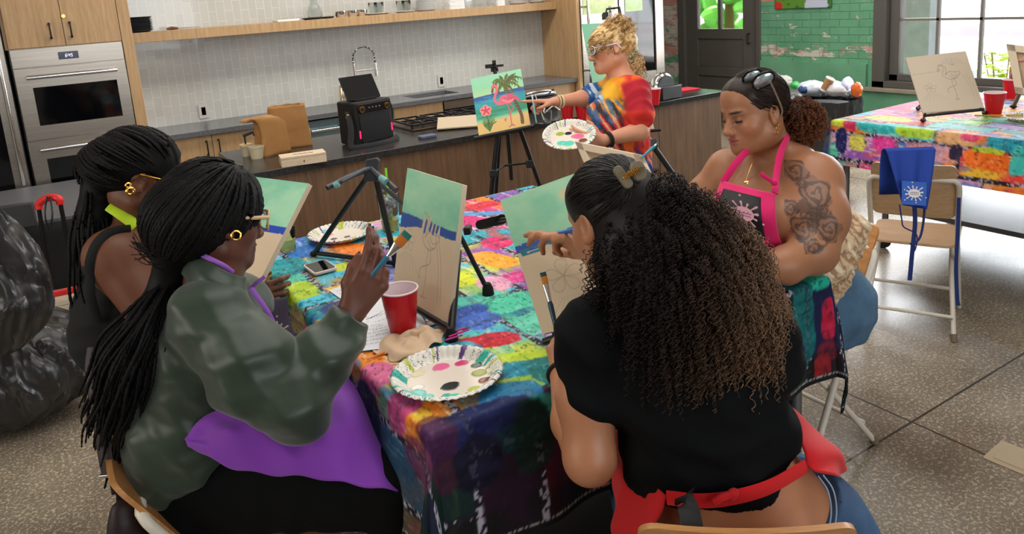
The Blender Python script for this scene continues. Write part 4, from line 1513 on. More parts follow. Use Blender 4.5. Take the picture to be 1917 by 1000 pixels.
def paint_main(s, t):
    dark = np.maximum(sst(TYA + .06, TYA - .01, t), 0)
    dark = 1 - sst(TYA - .02, TYA + .07, t + .03 * (fbm(s * 8, t * 8, 3) - .5))  # hanging front: dark print plus shade painted into the cloth colour
    dark = np.maximum(dark, (1 - sst(TX0 - .12, TX0 - .02, s)) * .7)  # left overhang darkened the same way, print and painted shade together
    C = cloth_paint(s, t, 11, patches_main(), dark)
    # stitched hem
    e = np.minimum.reduce([s - (TX0 - .31), TX1 + .31 - s, t - (TYA - .31), TYB + .31 - t])
    C = lerpc(C, (e < .02) * 1.0, (12, 12, 16))
    C = lerpc(C, ((np.abs(e - .014) < .0018) & (np.sin((s + t) * 500) > -.4)) * .8, (190, 190, 190))
    return C


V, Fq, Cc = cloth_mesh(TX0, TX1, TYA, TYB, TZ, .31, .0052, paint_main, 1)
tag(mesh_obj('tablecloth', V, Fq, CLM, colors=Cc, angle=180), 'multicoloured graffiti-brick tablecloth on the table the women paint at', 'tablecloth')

# ---- table by the window
RX0, RX1, RY0, RY1 = 3.95, 5.35, .9, 2.74
steel_table('window_table', 'steel wheeled table with an undershelf near the window', RX0 + .004, RX1 - .004, RY0, RY1 - .004, TZ - .004, inset=.42)


def patches_right():
    L = []
    def a(px, py, rx, ry, c, ang=0, al=.95):
        p = Z(px, py, TZ)
        L.append((p[0], p[1], rx, ry, ang, c, al))
    a(1690, 198, .2, .10, (224, 60, 110)); a(1640, 210, .12, .1, (232, 140, 180)); a(1665, 222, .08, .14, (206, 222, 90)); a(1600, 212, .1, .1, (90, 190, 220)); a(1745, 222, .05, .1, (244, 150, 50)); a(1850, 188, .2, .08, (226, 60, 130)); a(1640, 232, .04, .2, (50, 180, 190)); a(1900, 205, .05, .15, (240, 170, 60)); a(1775, 235, .04, .1, (110, 190, 200))
    def e(px, py, ry, rz, c, al=.97):
        p = PX(px, py, RX0 - .02)
        L.append((RX0 - (TZ - p[2]), p[1], rz, ry, 0, c, al))
    e(1640, 238, .13, .045, (50, 178, 180)); e(1710, 246, .12, .045, (176, 214, 60)); e(1590, 235, .04, .03, (200, 40, 90)); e(1785, 262, .11, .04, (220, 170, 120)); e(1815, 258, .05, .03, (224, 80, 120)); e(1885, 268, .10, .06, (30, 150, 170))
    e(1605, 268, .055, .05, (222, 214, 90)); e(1655, 272, .075, .045, (224, 60, 150)); e(1745, 288, .15, .05, (222, 150, 160), .8); e(1850, 302, .11, .06, (240, 110, 30)); e(1790, 288, .03, .04, (40, 30, 60)); e(1575, 265, .04, .08, (20, 24, 90)); e(1912, 305, .05, .08, (60, 190, 180)); e(1850, 285, .08, .015, (190, 210, 60))
    return L


def paint_right(s, t):
    C = cloth_paint(s, t, 23, patches_right())
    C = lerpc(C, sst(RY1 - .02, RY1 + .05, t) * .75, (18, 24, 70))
    return C


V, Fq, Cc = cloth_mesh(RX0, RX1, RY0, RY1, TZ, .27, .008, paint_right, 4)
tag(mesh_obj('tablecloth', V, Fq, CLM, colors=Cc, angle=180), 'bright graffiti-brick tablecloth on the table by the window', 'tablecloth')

# ================================================================== painted canvases
CVE = M('canvas_side', (214, 196, 170), .85)
CVP = M('canvas_paint', vc=True, rough=.5, bump=(700, .15, .001))
CREAM = (212, 190, 160)


def canvas(name, label, TL, TR, BR, BL, paint, th=.018, mint=False, res=.0022, back=False, cat='painting'):
    """front face corners (world) seen from the front; paint(u,v) with v=0 at the bottom"""
    TL, TR, BR, BL = map(A, (TL, TR, BR, BL))
    nv_ = nrm(np.cross(TR - TL, TL - BL))
    if nv_ @ (EYE - TL) < 0 and not back:
        nv_ = -nv_
    if back and nv_ @ (EYE - TL) > 0:
        nv_ = -nv_
    bk = -nv_ * th
    c0 = (TL + TR + BL + BR) / 4
    ex0, ey0 = (TR - TL + BR - BL) / 4, (TL - BL + TR - BR) / 4
    TL, TR, BR, BL = c0 - ex0 + ey0, c0 + ex0 + ey0, c0 + ex0 - ey0, c0 - ex0 - ey0
    t = thing(name, label, cat, (c0[0], c0[1], min(BL[2], BR[2])))
    W, H = np.linalg.norm(TR - TL), np.linalg.norm(TL - BL)
    nu, nw = int(W / res) + 1, int(H / res) + 1
    u, v = np.meshgrid(np.linspace(0, 1, nu), np.linspace(0, 1, nw), indexing='ij')
    G = BL * ((1 - u) * (1 - v))[..., None] + BR * (u * (1 - v))[..., None] + TL * ((1 - u) * v)[..., None] + TR * (u * v)[..., None] + nv_ * .0006
    C = lin_arr(np.clip(paint(u, v), 0, 255)).reshape(-1, 3)
    idx = np.arange(nu * nw).reshape(nu, nw)
    Fq = np.stack([idx[:-1, :-1], idx[1:, :-1], idx[1:, 1:], idx[:-1, 1:]], -1).reshape(-1, 4)
    mesh_obj('painted_face', G.reshape(-1, 3), Fq, CVP, t, colors=C, angle=180)
    m = MB()
    if back:    # wooden stretcher seen from behind
        fw = .035
        ex_, ey_ = nrm(TR - TL), nrm(TL - BL)
        for a_, b_ in ((TL, TR), (BL, BR)):
            s_ = -1 if a_ is TL else 1
            cc = (a_ + b_) / 2 + ey_ * s_ * fw / 2 + bk / 2
            m.box(cc, (W, fw, th), np.stack([ex_, ey_, nv_], 1))
        for a_, b_ in ((TL, BL), (TR, BR)):
            s_ = 1 if a_ is TL else -1
            cc = (a_ + b_) / 2 + ex_ * s_ * fw / 2 + bk / 2
            m.box(cc, (fw, H, th), np.stack([ex_, ey_, nv_], 1))
        build('stretcher', m, CVE, t, bevel=.0015)
        m2 = MB().add([TL + bk * .12, TR + bk * .12, BR + bk * .12, BL + bk * .12], [(0, 1, 2, 3)])
        build('canvas_back', m2, M('raw_canvas', (196, 170, 140), .9, var=(6, .25)), t, solid=.001)
    else:
        m.add([TL, TR, BR, BL, TL + bk, TR + bk, BR + bk, BL + bk], [(0, 1, 5, 4), (1, 2, 6, 5), (2, 3, 7, 6), (3, 0, 4, 7), (4, 5, 6, 7), (3, 2, 1, 0)])
        build('stretcher', m, CVE, t, bevel=.001)
    return t


MINT = (150, 206, 172)


def sky_mint(u, v, seed):
    n = fbm(u * 3, v * 5, seed)
    C = np.zeros(u.shape + (3,)) + A(132, 198, 166)
    C = lerpc(C, sst(.3, .75, n), (164, 214, 178))
    return lerpc(C, sst(.5, .9, fbm(u * 5, v * 16, seed + 1)) * .35, (190, 222, 180))


INK = (150, 137, 128)


def sketch_flamingo(C, u, v, ox, oy, s, c=INK, al=.55, w=.0026):
    def q(pts):
        return [(ox + p[0] * s, oy + p[1] * s) for p in pts]
    K = dict(c=c, al=al, soft=.004)
    C = stroke(C, u, v, q([(-.14, .36), (-.18, .40), (-.15, .46), (-.08, .44), (-.07, .36), (-.12, .26), (-.10, .18), (0, .12), (.14, .12), (.24, .2), (.28, .28), (.16, .28), (.05, .3), (-.02, .26), (-.06, .22), (-.02, .32), (-.02, .42), (-.08, .48), (-.16, .48)]), w, **K)
    C = stroke(C, u, v, q([(-.16, .40), (-.21, .36), (-.20, .32), (-.17, .36)]), w, **K)
    C = stroke(C, u, v, q([(.05, .12), (.04, -.02), (.06, -.18), (.04, -.36), (-.02, -.38), (.1, -.38)]), w, **K)
    C = stroke(C, u, v, q([(.1, .12), (.12, -.02), (-.08, -.10), (-.11, -.2), (-.09, -.2)]), w, **K)
    C = stroke(C, u, v, q([(.06, .24), (.14, .18), (.22, .22)]), w, **K)
    C = stroke(C, u, v, q([(.02, .2), (.1, .14), (.2, .15)]), w, **K)
    return C


def sketch_flower(C, u, v, ox, oy, r, c=INK, al=.4):
    for k in range(5):
        a = k * 2 * math.pi / 5 + .3
        pts = [(ox, oy)] + [(ox + r * q_ * math.cos(a + d), oy + r * q_ * math.sin(a + d) * .8) for q_, d in ((.7, -.5), (1, -.25), (1.02, .15), (.7, .45))] + [(ox, oy)]
        C = stroke(C, u, v, pts, .002, c, al=al)
    for k in range(7):
        a = -1.57 + (k - 3) * .25
        C = stroke(C, u, v, [(ox + .02 * (k - 3), oy - r), (ox + .05 * (k - 3), oy - r * 1.6), (ox + .07 * (k - 3), oy - r * 2.2)], .0025, c, al=al * .6)
    return C


def trunk_lines(C, u, v, x0, x1, y0, y1, al=.6):
    for d in (0, .05):
        C = stroke(C, u, v, [(x0 + d, y0), ((x0 + x1) / 2 + d + .03, (y0 + y1) / 2), (x1 + d, y1)], .003, INK, al=al)
    return C


def paper_tone(u, v, seed):
    C = np.zeros(u.shape + (3,)) + A(CREAM)
    return lerpc(C, sst(.3, .7, fbm(u * 3, v * 3, seed)) * .4, (200, 176, 146))


def paint_B(u, v):
    C = paper_tone(u, v, 1)
    C = sketch_flamingo(C, u, v, .52, .36, .72)
    C = trunk_lines(C, u, v, .80, .66, .08, .56)
    C = sketch_flower(C, u, v, .2, .45, .1)
    n = .02 * (fbm(u * 14, v * 3, 5) - .5)
    hor = .62
    gap = np.maximum(sst(.33, .40, u + n), 0) * (1 - sst(.62, .66, u))
    blue = ((v > hor - .095 + n + .05 * sst(.0, .4, u)) & (v < hor + .03 + n + .03 * (fbm(u * 30, v, 3) - .5))) & (((u < .40 + n) | (u > .72)) & (u < .985))
    C = lerpc(C, blue * 1.0, (52, 84, 156))
    C = lerpc(C, (blue & (v < hor - .04) & (u > .7)) * .9, (36, 116, 150))
    for x_ in (.47, .56, .62, .68):
        C = stroke(C, u, v, [(x_, hor + .02), (x_ - .02, hor - .04 + .02 * math.sin(x_ * 50))], .012, (54, 86, 160), .01)
    sk = sky_mint(u, v, 4)
    m = sst(-.004, .006, v - (hor + .02 + n - .05 * sst(.45, .75, u) * 0))
    m = m * (1 - ((np.abs(u - .50) < .06) & (v < hor + .06)) * .9)
    C = C * (1 - m[..., None]) + sk * m[..., None]
    C = sketch_flamingo(C, u, v, .52, .36, .72, al=.35)
    return C


def paint_A(u, v):
    C = paper_tone(u, v, 2)
    for k in range(6):
        C = stroke(C, u, v, [(.42 + .05 * k, .52), (.36 + .04 * k, .3), (.33 + .03 * k, .06)], .003, INK, al=.5)
    C = sketch_flower(C, u, v, .52, .5, .09)
    n = .02 * (fbm(u * 12, v * 2, 8) - .5)
    m = sst(.60, .61, v + n)
    C = C * (1 - m[..., None]) + sky_mint(u, v, 7) * m[..., None]
    b = (v > .545 + n) & (v < .61 - n)
    return lerpc(C, b * 1.0, (34, 72, 176))


def paint_C(u, v):
    C = paper_tone(u, v, 3)
    C = sketch_flower(C, u, v, .3, .34, .14)
    C = trunk_lines(C, u, v, .86, .7, .1, .6)
    sk = sky_mint(u, v, 9)
    n = .02 * (fbm(u * 10, v * 2, 6) - .5)
    m = sst(.62, .625, v + n * .6)
    fr = np.zeros(u.shape)
    for (cx_, cy_, rx, ry) in ((.62, .88, .17, .05), (.78, .80, .12, .10), (.62, .76, .10, .06), (.9, .9, .12, .06)):
        fr = np.maximum(fr, (1 - sst(.85, 1.1, np.hypot((u - cx_) / rx, (v - cy_) / ry) + .5 * (fbm(u * 18, v * 18, 4) - .5))))
    C2 = sk * (1 - fr[..., None]) + A(204, 198, 160) * fr[..., None]
    for k in range(6):
        C2 = stroke(C2, u, v, [(.66, .78), (.60 + .02 * k, .72 + .02 * k), (.58 + .03 * k, .68)], .002, INK, al=.5)
    C = C * (1 - m[..., None]) + C2 * m[..., None]
    b = (v > .575 + n) & (v < .63 + n + .012 * (vn(u * 12, v * 0, 2) > .5))
    C = lerpc(C, b * 1.0, (42, 82, 170))
    b = (v > .55 + n) & (v < .60 + n) & (u > .03)
    return lerpc(C, b * (fbm(u * 8, v * 40, 5) > .42) * 1.0, (32, 118, 136))


def paint_sketch(u, v):
    C = np.zeros(u.shape + (3,)) + A(206, 190, 168)
    C = sketch_flamingo(C, u, v, .6, .46, .72, (150, 138, 128), .8, .003)
    C = sketch_flower(C, u, v, .25, .42, .1, (160, 148, 136), .6)
    C = trunk_lines(C, u, v, .9, .84, .1, .6, .3)
    for k in range(7):
        a = k * .5
        C = stroke(C, u, v, [(.72, .78), (.72 + .12 * math.cos(a), .82 + .1 * math.sin(a)), (.72 + .2 * math.cos(a), .78 + .1 * math.sin(a))], .002, (160, 148, 136), al=.45)
    return stroke(C, u, v, [(.02, .68), (.5, .70)], .002, (160, 148, 136), al=.6)


def paint_final(u, v):
    """the teacher's finished picture: palm, flamingo, hibiscus on a beach"""
    C = lerpc(np.zeros(u.shape + (3,)) + A(146, 208, 160), sst(.66, 1.0, v) * .6 + .2 * fbm(u * 4, v * 12, 1), (150, 214, 176))
    C = lerpc(C, sst(.8, .62, v) * 0 + (1 - sst(.66, .82, v)) * .7, (186, 214, 150))
    hz = .655 + .03 * u
    sea = v < hz
    d = (hz - v)
    S_ = lerpc(np.zeros(u.shape + (3,)) + A(40, 84, 160), sst(.04, .14, d + .02 * fbm(u * 6, v * 30, 2)), (40, 146, 160))
    S_ = lerpc(S_, sst(.16, .3, d), (46, 140, 104))
    S_ = lerpc(S_, (fbm(u * 4, v * 40, 3) > .56) * .4, (80, 186, 180))
    S_ = lerpc(S_, sst(.36, .44, d), (150, 200, 150))
    C = np.where(sea[..., None], S_, C)
    sand = sst(-.01, .02, .2 + .05 * u + .015 * (fbm(u * 6, v * 3, 6) - .5) - v)
    C = lerpc(C, sand, (222, 184, 112))
    TR_ = [(.86, .08), (.86, .22), (.80, .42), (.70, .62), (.64, .76)]
    C = stroke(C, u, v, TR_, (.03, .018), (92, 62, 36), .006)
    for k in range(16):
        s_ = k / 15
        p = np.array([np.interp(s_, np.linspace(0, 1, 5), [q[i] for q in TR_]) for i in (0, 1)])
        C = stroke(C, u, v, [(p[0] - .022, p[1] + .004), (p[0] + .022, p[1] - .006)], .004, (140, 104, 66), .003)
    gr = ((74, 98, 40), (104, 120, 52), (88, 84, 44))
    for k, (ex_, ey_, dr) in enumerate(((.36, .70, .16), (.40, .86, .1), (.46, .60, .12), (.56, .95, .05), (.72, .96, .05), (.88, .94, .04), (.99, .84, .1), (.95, .66, .1), (.80, .60, .06), (.62, .58, .08), (.52, .74, .12), (.9, .78, .12))):
        m_ = ((.64 + ex_) / 2, (.78 + ey_) / 2 + dr * .7)
        pts = [(.64, .78), m_, (ex_, ey_)]
        C = stroke(C, u, v, pts, (.012, .022, .004), gr[k % 3], .006)
        cm = catmull([A(*p, 0) for p in pts], 6)
        for j in range(2, len(cm) - 1):
            p = cm[j]
            C = stroke(C, u, v, [(p[0], p[1]), (p[0] + .02 * (1 if j % 2 else -1), p[1] - .045)], .005, gr[(k + j) % 3], .003)
    PK = (222, 104, 122)
    C = stroke(C, u, v, [(.40, .70), (.385, .76), (.42, .80), (.47, .78), (.465, .70), (.42, .62), (.40, .54), (.46, .48), (.54, .47)], (.018, .022, .02, .03), PK, .005)
    body = (1 - sst(.93, 1.03, np.hypot((u - .63) / .155, (v - .52 + .06 * (u - .63)) / .085)))
    C = lerpc(C, body, PK)
    C = stroke(C, u, v, [(.7, .56), (.80, .52), (.88, .45)], (.05, .03, .01), (208, 86, 108), .005)
    C = stroke(C, u, v, [(.55, .52), (.65, .47), (.76, .5)], .006, (240, 150, 160))
    C = stroke(C, u, v, [(.58, .56), (.68, .52), (.78, .53)], .005, (190, 70, 96))
    C = stroke(C, u, v, [(.40, .74), (.375, .70), (.385, .66)], (.012, .01, .006), (70, 50, 50), .004)
    C = stroke(C, u, v, [(.62, .44), (.66, .30), (.65, .16), (.655, .06)], .008, (206, 92, 110), .004)
    C = stroke(C, u, v, [(.60, .045), (.655, .07), (.70, .05)], .008, (206, 92, 110), .004)
    C = stroke(C, u, v, [(.66, .44), (.74, .36), (.66, .28), (.63, .25)], .007, (206, 92, 110), .004)
    C = stroke(C, u, v, [(.53, .17), (.56, .2), (.55, .15)], .006, (206, 92, 110), .004)
    for k in range(30):
        x_ = .11 + .012 * k * .75
        C = stroke(C, u, v, [(.22, .04), (.2 + (x_ - .22) * .6, .14), (x_, .22 + .06 * math.sin(k * 2.3))], (.006, .004), ((70, 110, 50), (110, 150, 60), (50, 84, 44))[k % 3], .003)
    C = stroke(C, u, v, [(.22, .1), (.21, .3)], .006, (70, 90, 50))
    for k in range(5):
        a = k * 2 * math.pi / 5 + .3
        px_, py_ = .2 + .065 * math.cos(a), .40 + .055 * math.sin(a)
        q = np.hypot((u - px_) / .06, (v - py_) / .05) + .2 * (fbm(u * 30, v * 30, 3) - .5)
        C = lerpc(C, 1 - sst(.85, 1.0, q), (236, 140, 130))
    for k in range(5):
        a = k * 2 * math.pi / 5 + .3
        C = stroke(C, u, v, [(.2, .40), (.2 + .08 * math.cos(a), .40 + .07 * math.sin(a))], (.012, .003), (206, 60, 90), .006)
    return C


def Q(*q):
    return [P(*c) for c in q]


canvas('canvas_painting', 'half-painted canvas with mint sky, blue bands and a pencil flamingo beside the red cup', *Q((761, 315, 2.20), (868, 345, 2.02), (836, 606, 1.93), (736, 548, 2.13)), paint_B)
canvas('canvas_painting', 'canvas with mint sky and one blue stripe in front of the green-shirted woman', *Q((440, 325, 2.30), (577, 345, 2.16), (470, 560, 2.05), (330, 530, 2.2)), paint_A)
canvas('canvas_painting', 'mint and cream canvas the curly-haired woman is painting', *Q((930, 370, 1.97), (1168, 300, 1.80), (1262, 556, 1.64), (1023, 632, 1.80)), paint_C)
canvas('canvas_painting', 'finished beach painting of a pink flamingo, palm tree and hibiscus', *Q((881, 147, 3.92), (975, 130, 3.92), (993, 233, 3.80), (897, 256, 3.80)), paint_final, res=.0013)
canvas('canvas_painting', 'blank canvas with a pencil flamingo sketch on the window table', *Q((1695, 107, 4.02), (1808, 97, 3.92), (1842, 201, 3.84), (1728, 213, 3.94)), paint_sketch, res=.002)


def paint_plain(u, v):
    return sky_mint(u, v, 12)


canvas('canvas_painting', 'canvas seen from behind, standing at the far side of the graffiti table', *Q((1083, 262, 2.85), (1203, 294, 2.62), (1265, 414, 2.52), (1130, 385, 2.74)), paint_plain, back=True)
def paint_E(u, v):
    C = sky_mint(u, v, 14)
    C = lerpc(C, (v < .42) * 1.0, (60, 110, 180))
    C = lerpc(C, (v < .36) * 1.0, (60, 160, 170))
    return lerpc(C, (v < .26) * 1.0, (214, 200, 180))
canvas('canvas_painting', 'tall mint and blue canvas behind the head of the woman in tie-dye', *Q((1096, 40, 4.2), (1176, 46, 4.1), (1232, 240, 4.0), (1118, 250, 4.1)), paint_E)
canvas('canvas_painting', 'canvas held up at the picture edge, seen from its wooden back', *Q((1880, 85, 3.6), (1965, 92, 3.5), (1975, 190, 3.45), (1905, 175, 3.55)), paint_plain, back=True)


# ================================================================== easels
def rod(t, name, pts, r, mt=BLACK, n=10, label=None):
    return build(name, MB().tube(pts, r, n), mt, t, label=label)


# tripod table easel seen from the back (in front of the dark-tank woman)
t = thing('table_easel', 'black folding tripod easel with spread metal arms at the table corner', 'easel', Z(660, 500, TZ))
apex = P(695, 320, 2.30)
ft = [Z(588, 480, TZ), Z(742, 500, TZ), P(800, 400, 2.6)]
ft[2] = Z(800, 425, TZ)
rod(t, 'leg', [apex, A(ft[0]) + A(0, 0, .008)], .009)
rod(t, 'leg', [apex + A(.01, 0, 0), A(ft[1]) + A(0, 0, .008)], .010)
rod(t, 'leg', [apex + A(0, 0, -.02), A(ft[2]) + A(0, 0, .008)], .007)
rod(t, 'crossbar', [A(ft[0]) + A(0, 0, .014), A(ft[1]) + A(0, 0, .014)], .009)
GM = M('gunmetal', (70, 72, 78), .35, .6)
hub = np.stack([cdir(1, .1, 0), cdir(-.1, 1, 0), cdir(0, 0, 1)], 1)
build('hub', MB().prism([(-.026, -.03), (-.012, .035), (.022, .04), (.03, .03), (.02, -.035)], apex + cdir(0, 0, 1) * .01, hub[:, 0], hub[:, 1], -hub[:, 2] * .022), GM, t, bevel=.003)
for f in ft:
    build('foot', MB().ell(A(f) + A(0, 0, .01), (.014, .014, .01)), RUBBER, t)
a1, a2 = P(612, 352, 2.22), P(742, 356, 2.22)
arm = build('arm', MB().tube([apex + A(0, 0, .01), P(650, 333, 2.26), a1], .0085, 10).tube([P(683, 318, 2.28), P(640, 340, 2.24)], .004, 8), GM, t)
arm = build('arm', MB().tube(catmull([apex + A(0, 0, .01), P(715, 335, 2.27), P(730, 345, 2.24), a2], 4), .009, 10), GM, t)
build('paint_smear', MB().tube([P(626, 348, 2.215), P(634, 344, 2.215)], .0102, 10).tube([P(713, 333, 2.255), P(724, 341, 2.235)], .0105, 10), M('teal_paint', (110, 160, 160), .5), t, label='dried pale teal paint on the easel arms')

# easel behind canvas B
t = thing('table_easel', 'black tripod easel holding the half-painted canvas beside the red cup', 'easel', Z(850, 640, TZ))
tp = P(815, 350, 2.2)
f1, f2, f3 = Z(845, 637, TZ), Z(914, 551, TZ), Z(735, 560, TZ)
rod(t, 'leg', [P(858, 470, 2.06), A(f1) + A(0, 0, .01)], .010)
rod(t, 'leg', [P(838, 400, 2.2), P(866, 450, 2.2), A(f2) + A(0, 0, .01)], .0075)
rod(t, 'leg', [tp, P(770, 545, 2.16)], .007)
rod(t, 'tray', [P(742, 552, 2.11) - A(0, 0, .006), P(842, 612, 1.915) - A(0, 0, .006)], .009, label='canvas ledge')
build('clamp', MB().box(P(876, 430, 2.14), (.02, .022, .09), hub), BLACK, t, bevel=.004)
for f in (f1, f2):
    build('foot', MB().lathe([(0, 0), (.018, 0), (.016, .02), (.009, .035)], f, n=16), RUBBER, t)

# easel behind canvas C
t = thing('table_easel', 'black tripod easel behind the mint canvas of the curly-haired woman', 'easel', Z(1030, 640, TZ))
rod(t, 'leg', [P(1010, 450, 2.0), Z(1004, 520, TZ) + A(0, .06, .01)], .008)
build('strap', MB().prism(rrect(.10, .032, .014), P(920, 416, 2.33), cdir(1, .25, 0), cdir(-.25, 1, .4), cdir(0, .2, 1) * .006), RUBBER, t, label='flat black foot lying behind the canvas')
rod(t, 'leg', [P(930, 413, 2.33), P(1010, 400, 2.12)], .006)
rod(t, 'tray', [P(1018, 640, 1.80), P(1255, 562, 1.66)], .009)
c = Z(1042, 655, TZ)
build('foot', MB().lathe([(0, 0), (.018, 0), (.016, .02), (.009, .035)], c, n=16), RUBBER, t)
rod(t, 'leg', [P(1040, 600, 1.86), A(c) + A(0, 0, .02)], .010)

# floor easel with the finished painting
ez = thing('floor_easel', 'black floor tripod easel holding the finished flamingo painting', 'easel', P(960, 500, 4.4) * A(1, 1, 0))
def tofloor(a, b):
    a, b = A(a), A(b)
    return a + (b - a) * (a[2] / (a[2] - b[2]))
mastT = P(925, 120, 4.0)
c0 = P(948, 245, 3.90)
for (p0, p1, r) in (((932, 248, 3.86), (920, 362, 3.92), .013), ((936, 250, 3.88), (929, 362, 4.0), .010), ((972, 238, 3.86), (1010, 345, 3.98), .012), ((950, 238, 3.95), (958, 335, 4.2), .012)):
    a, b = P(*p0), P(*p1)
    e = b if r == .012 and p0[0] == 950 else tofloor(a, b)
    rod(ez, 'leg', [a, e], r * 1.0)
rod(ez, 'mast', [P(944, 250, 3.94), mastT], .011)
build('clamp', MB().box(mastT + A(0, 0, -.03), (.04, .02, .03), hub).box(P(917, 124, 3.99), (.05, .02, .02), hub).box(P(925, 117, 3.98), (.02, .02, .04), hub).box(P(934, 123, 3.97), (.05, .012, .012), hub), BLACK, ez, bevel=.002)
rod(ez, 'tray', [P(888, 259, 3.79), P(1000, 236, 3.79)], .010)
rod(ez, 'brace', [P(927, 320, 3.90), P(945, 310, 4.05), P(990, 305, 3.94)], .006)
build('joint', MB().box(P(924, 325, 3.88), (.04, .04, .05), hub).box(P(992, 307, 3.93), (.04, .04, .05), hub), BLACK, ez, bevel=.005)

# floor easel behind the standing woman
ez = thing('floor_easel', 'black and chrome floor easel leg behind the woman in tie-dye', 'easel', P(1180, 400, 4.3) * A(1, 1, 0))
a, b = P(1212, 258, 4.0), P(1268, 338, 4.15)
rod(ez, 'leg', [P(1165, 100, 4.12), a, tofloor(a, b)], .015)
rod(ez, 'leg', [P(1150, 100, 4.14), tofloor(P(1150, 100, 4.14), P(1120, 330, 4.2))], .013)
rod(ez, 'leg', [P(1150, 60, 4.16), tofloor(P(1150, 60, 4.16), P(1180, 300, 4.9))], .013)
rod(ez, 'mast', [P(1150, 120, 4.2), P(1142, 12, 4.22)], .009, CHROME)
build('clamp', MB().tube([P(1133, 35, 4.18), P(1136, 17, 4.18), P(1160, 14, 4.18), P(1163, 30, 4.18)], .007, 8).box(P(1133, 30, 4.17), (.03, .03, .07), hub), BLACK, ez)
build('joint', MB().box(P(1220, 270, 3.98), (.05, .05, .07), hub), BLACK, ez, bevel=.006)
rod(ez, 'tray', [P(1112, 255, 4.08), P(1238, 243, 3.97)], .009)

# small black easel under the sketch canvas on the window table
sc_ = thing('table_easel', 'low black easel carrying the pencil-sketch canvas on the window table', 'easel', Z(1780, 205, TZ))
l0, l1 = P(1728, 214, 3.93) - A(0, 0, .008), P(1843, 202, 3.83) - A(0, 0, .008)
rod(sc_, 'tray', [l0, l1], .008)
for p, e in ((P(1732, 214, 3.92), Z(1728, 229, TZ)), (P(1836, 204, 3.83), Z(1843, 215, TZ)), (P(1722, 198, 3.98), Z(1719, 206, TZ))):
    rod(sc_, 'leg', [p, A(e) + A(0, 0, .012)], .007)
    build('foot', MB().ell(A(e) + A(0, 0, .012), (.018, .014, .012)), RUBBER, sc_)
rod(sc_, 'back_rest', [P(1750, 205, 4.0), P(1752, 120, 4.07)], .007)
# easel leg at the far right edge
e = Z(1897, 203, TZ)
t = thing('table_easel', 'grey metal easel leg at the picture edge near two red cups', 'easel', e)
rod(t, 'leg', [A(e) + A(0, 0, .012), P(1935, 120, 3.9)], .011, M('easel_grey', (70, 76, 84), .35, .5))
build('foot', MB().ell(A(e) + A(0, 0, .012), (.018, .018, .012)), RUBBER, t)
rod(t, 'brace', [P(1893, 125, 3.62), P(1925, 103, 3.6)], .005)

# ================================================================== small things on the tables
def T0(px, py, h=0.0):
    return Z(px, py, TZ) + A(0, 0, h + .0015)


solo_cup('party_cup', 'big red plastic cup standing on the papers in front of the painted canvas', T0(755, 622), r=.049)
solo_cup('party_cup', 'red plastic cup on the window table in front of the sketch canvas', T0(1860, 214), group='red cups on the window table', r=.056, h=.125)
solo_cup('party_cup', 'red plastic cup on the window table partly behind the raised canvas', T0(1893, 184), group='red cups on the window table', r=.054, h=.12)


def stripe_paint(an, seed):
    """rim pattern of the party plates"""
    C = np.zeros(an.shape + (3,)) + A(228, 224, 214)
    s_ = an * 5.5 + 1.5 * np.sin(an * 3 + seed)
    k = np.floor(s_)
    f = s_ - k
    pal = np.array([(226, 222, 212), (178, 192, 60), (226, 222, 212), (92, 60, 120), (226, 222, 212), (60, 176, 160)], float)
    C = np.where((f > .6)[..., None], pal[hashc(k, k * 0, seed, 6)], C)
    return C


def party_plate(label, o, R=.13, Rm=None, blobs=(), seed=1, name='paint_palette'):
    Rm = I3 if Rm is None else Rm
    nr, na = 70, 300
    rr = np.linspace(0, 1, nr)
    an = np.linspace(0, 2 * math.pi, na)
    rg, ag = np.meshgrid(rr, an, indexing='ij')
    h = .022 * sst(.70, .96, rg) - .003 * sst(.96, 1, rg) + .0012 * np.sin(ag * 44) * sst(.72, .8, rg)
    x, y = R * rg * np.cos(ag), R * rg * np.sin(ag)
    C = np.zeros(rg.shape + (3,)) + A(224, 212, 198)
    rim = rg > .72
    C = np.where(rim[..., None], stripe_paint(ag + .25 * (rg - .8), seed), C)
    # black looping line
    w = .84 + .10 * np.sin(ag * 21 + seed) * np.sin(ag * 2.3 + seed)
    th = ag + .06 * np.sin(ag * 9)
    d = np.abs(rg - w)
    loops = (np.abs(np.sin(ag * 19 + 5 * np.sin(rg * 22 + ag * 3) + seed)) < .13) & (rg > .70) & (np.sin(ag * 3 + seed) > -.65)
    C = np.where(loops[..., None], A(30, 28, 30), C)
    for (bx, by, br, c) in blobs:
        q = np.hypot(x / R - bx, (y / R - by) * 1.25) / br + .3 * (fbm(x * 90, y * 90, seed) - .5)
        m_ = (1 - sst(.9, 1.05, q))
        C = lerpc(C, m_, c)
        h = h + .0022 * m_ ** .5 * (rg < .8)
    G = np.stack([x, y, h + .002], -1)
    V = G.reshape(-1, 3) @ Rm.T + A(o)
    idx = np.arange(nr * na).reshape(nr, na)
    Fq = np.stack([idx[:-1, :-1], idx[1:, :-1], idx[1:, 1:], idx[:-1, 1:]], -1).reshape(-1, 4)
    ob = mesh_obj(name, V, Fq, M('glossy_plate_paint', vc=True, rough=.22), colors=lin_arr(C).reshape(-1, 3), angle=180, solid=.0015)
    return tag(ob, label, 'palette')


# blob positions in the plate's own plane: pixel -> table -> plate
def blobs_px(cpx, R, L):
    c = Z(*cpx, TZ)
    out = []
    for (px, py, br, col) in L:
        p = Z(px, py, TZ + .004)
        out.append(((p[0] - c[0]) / R, (p[1] - c[1]) / R, br, col))
    return out


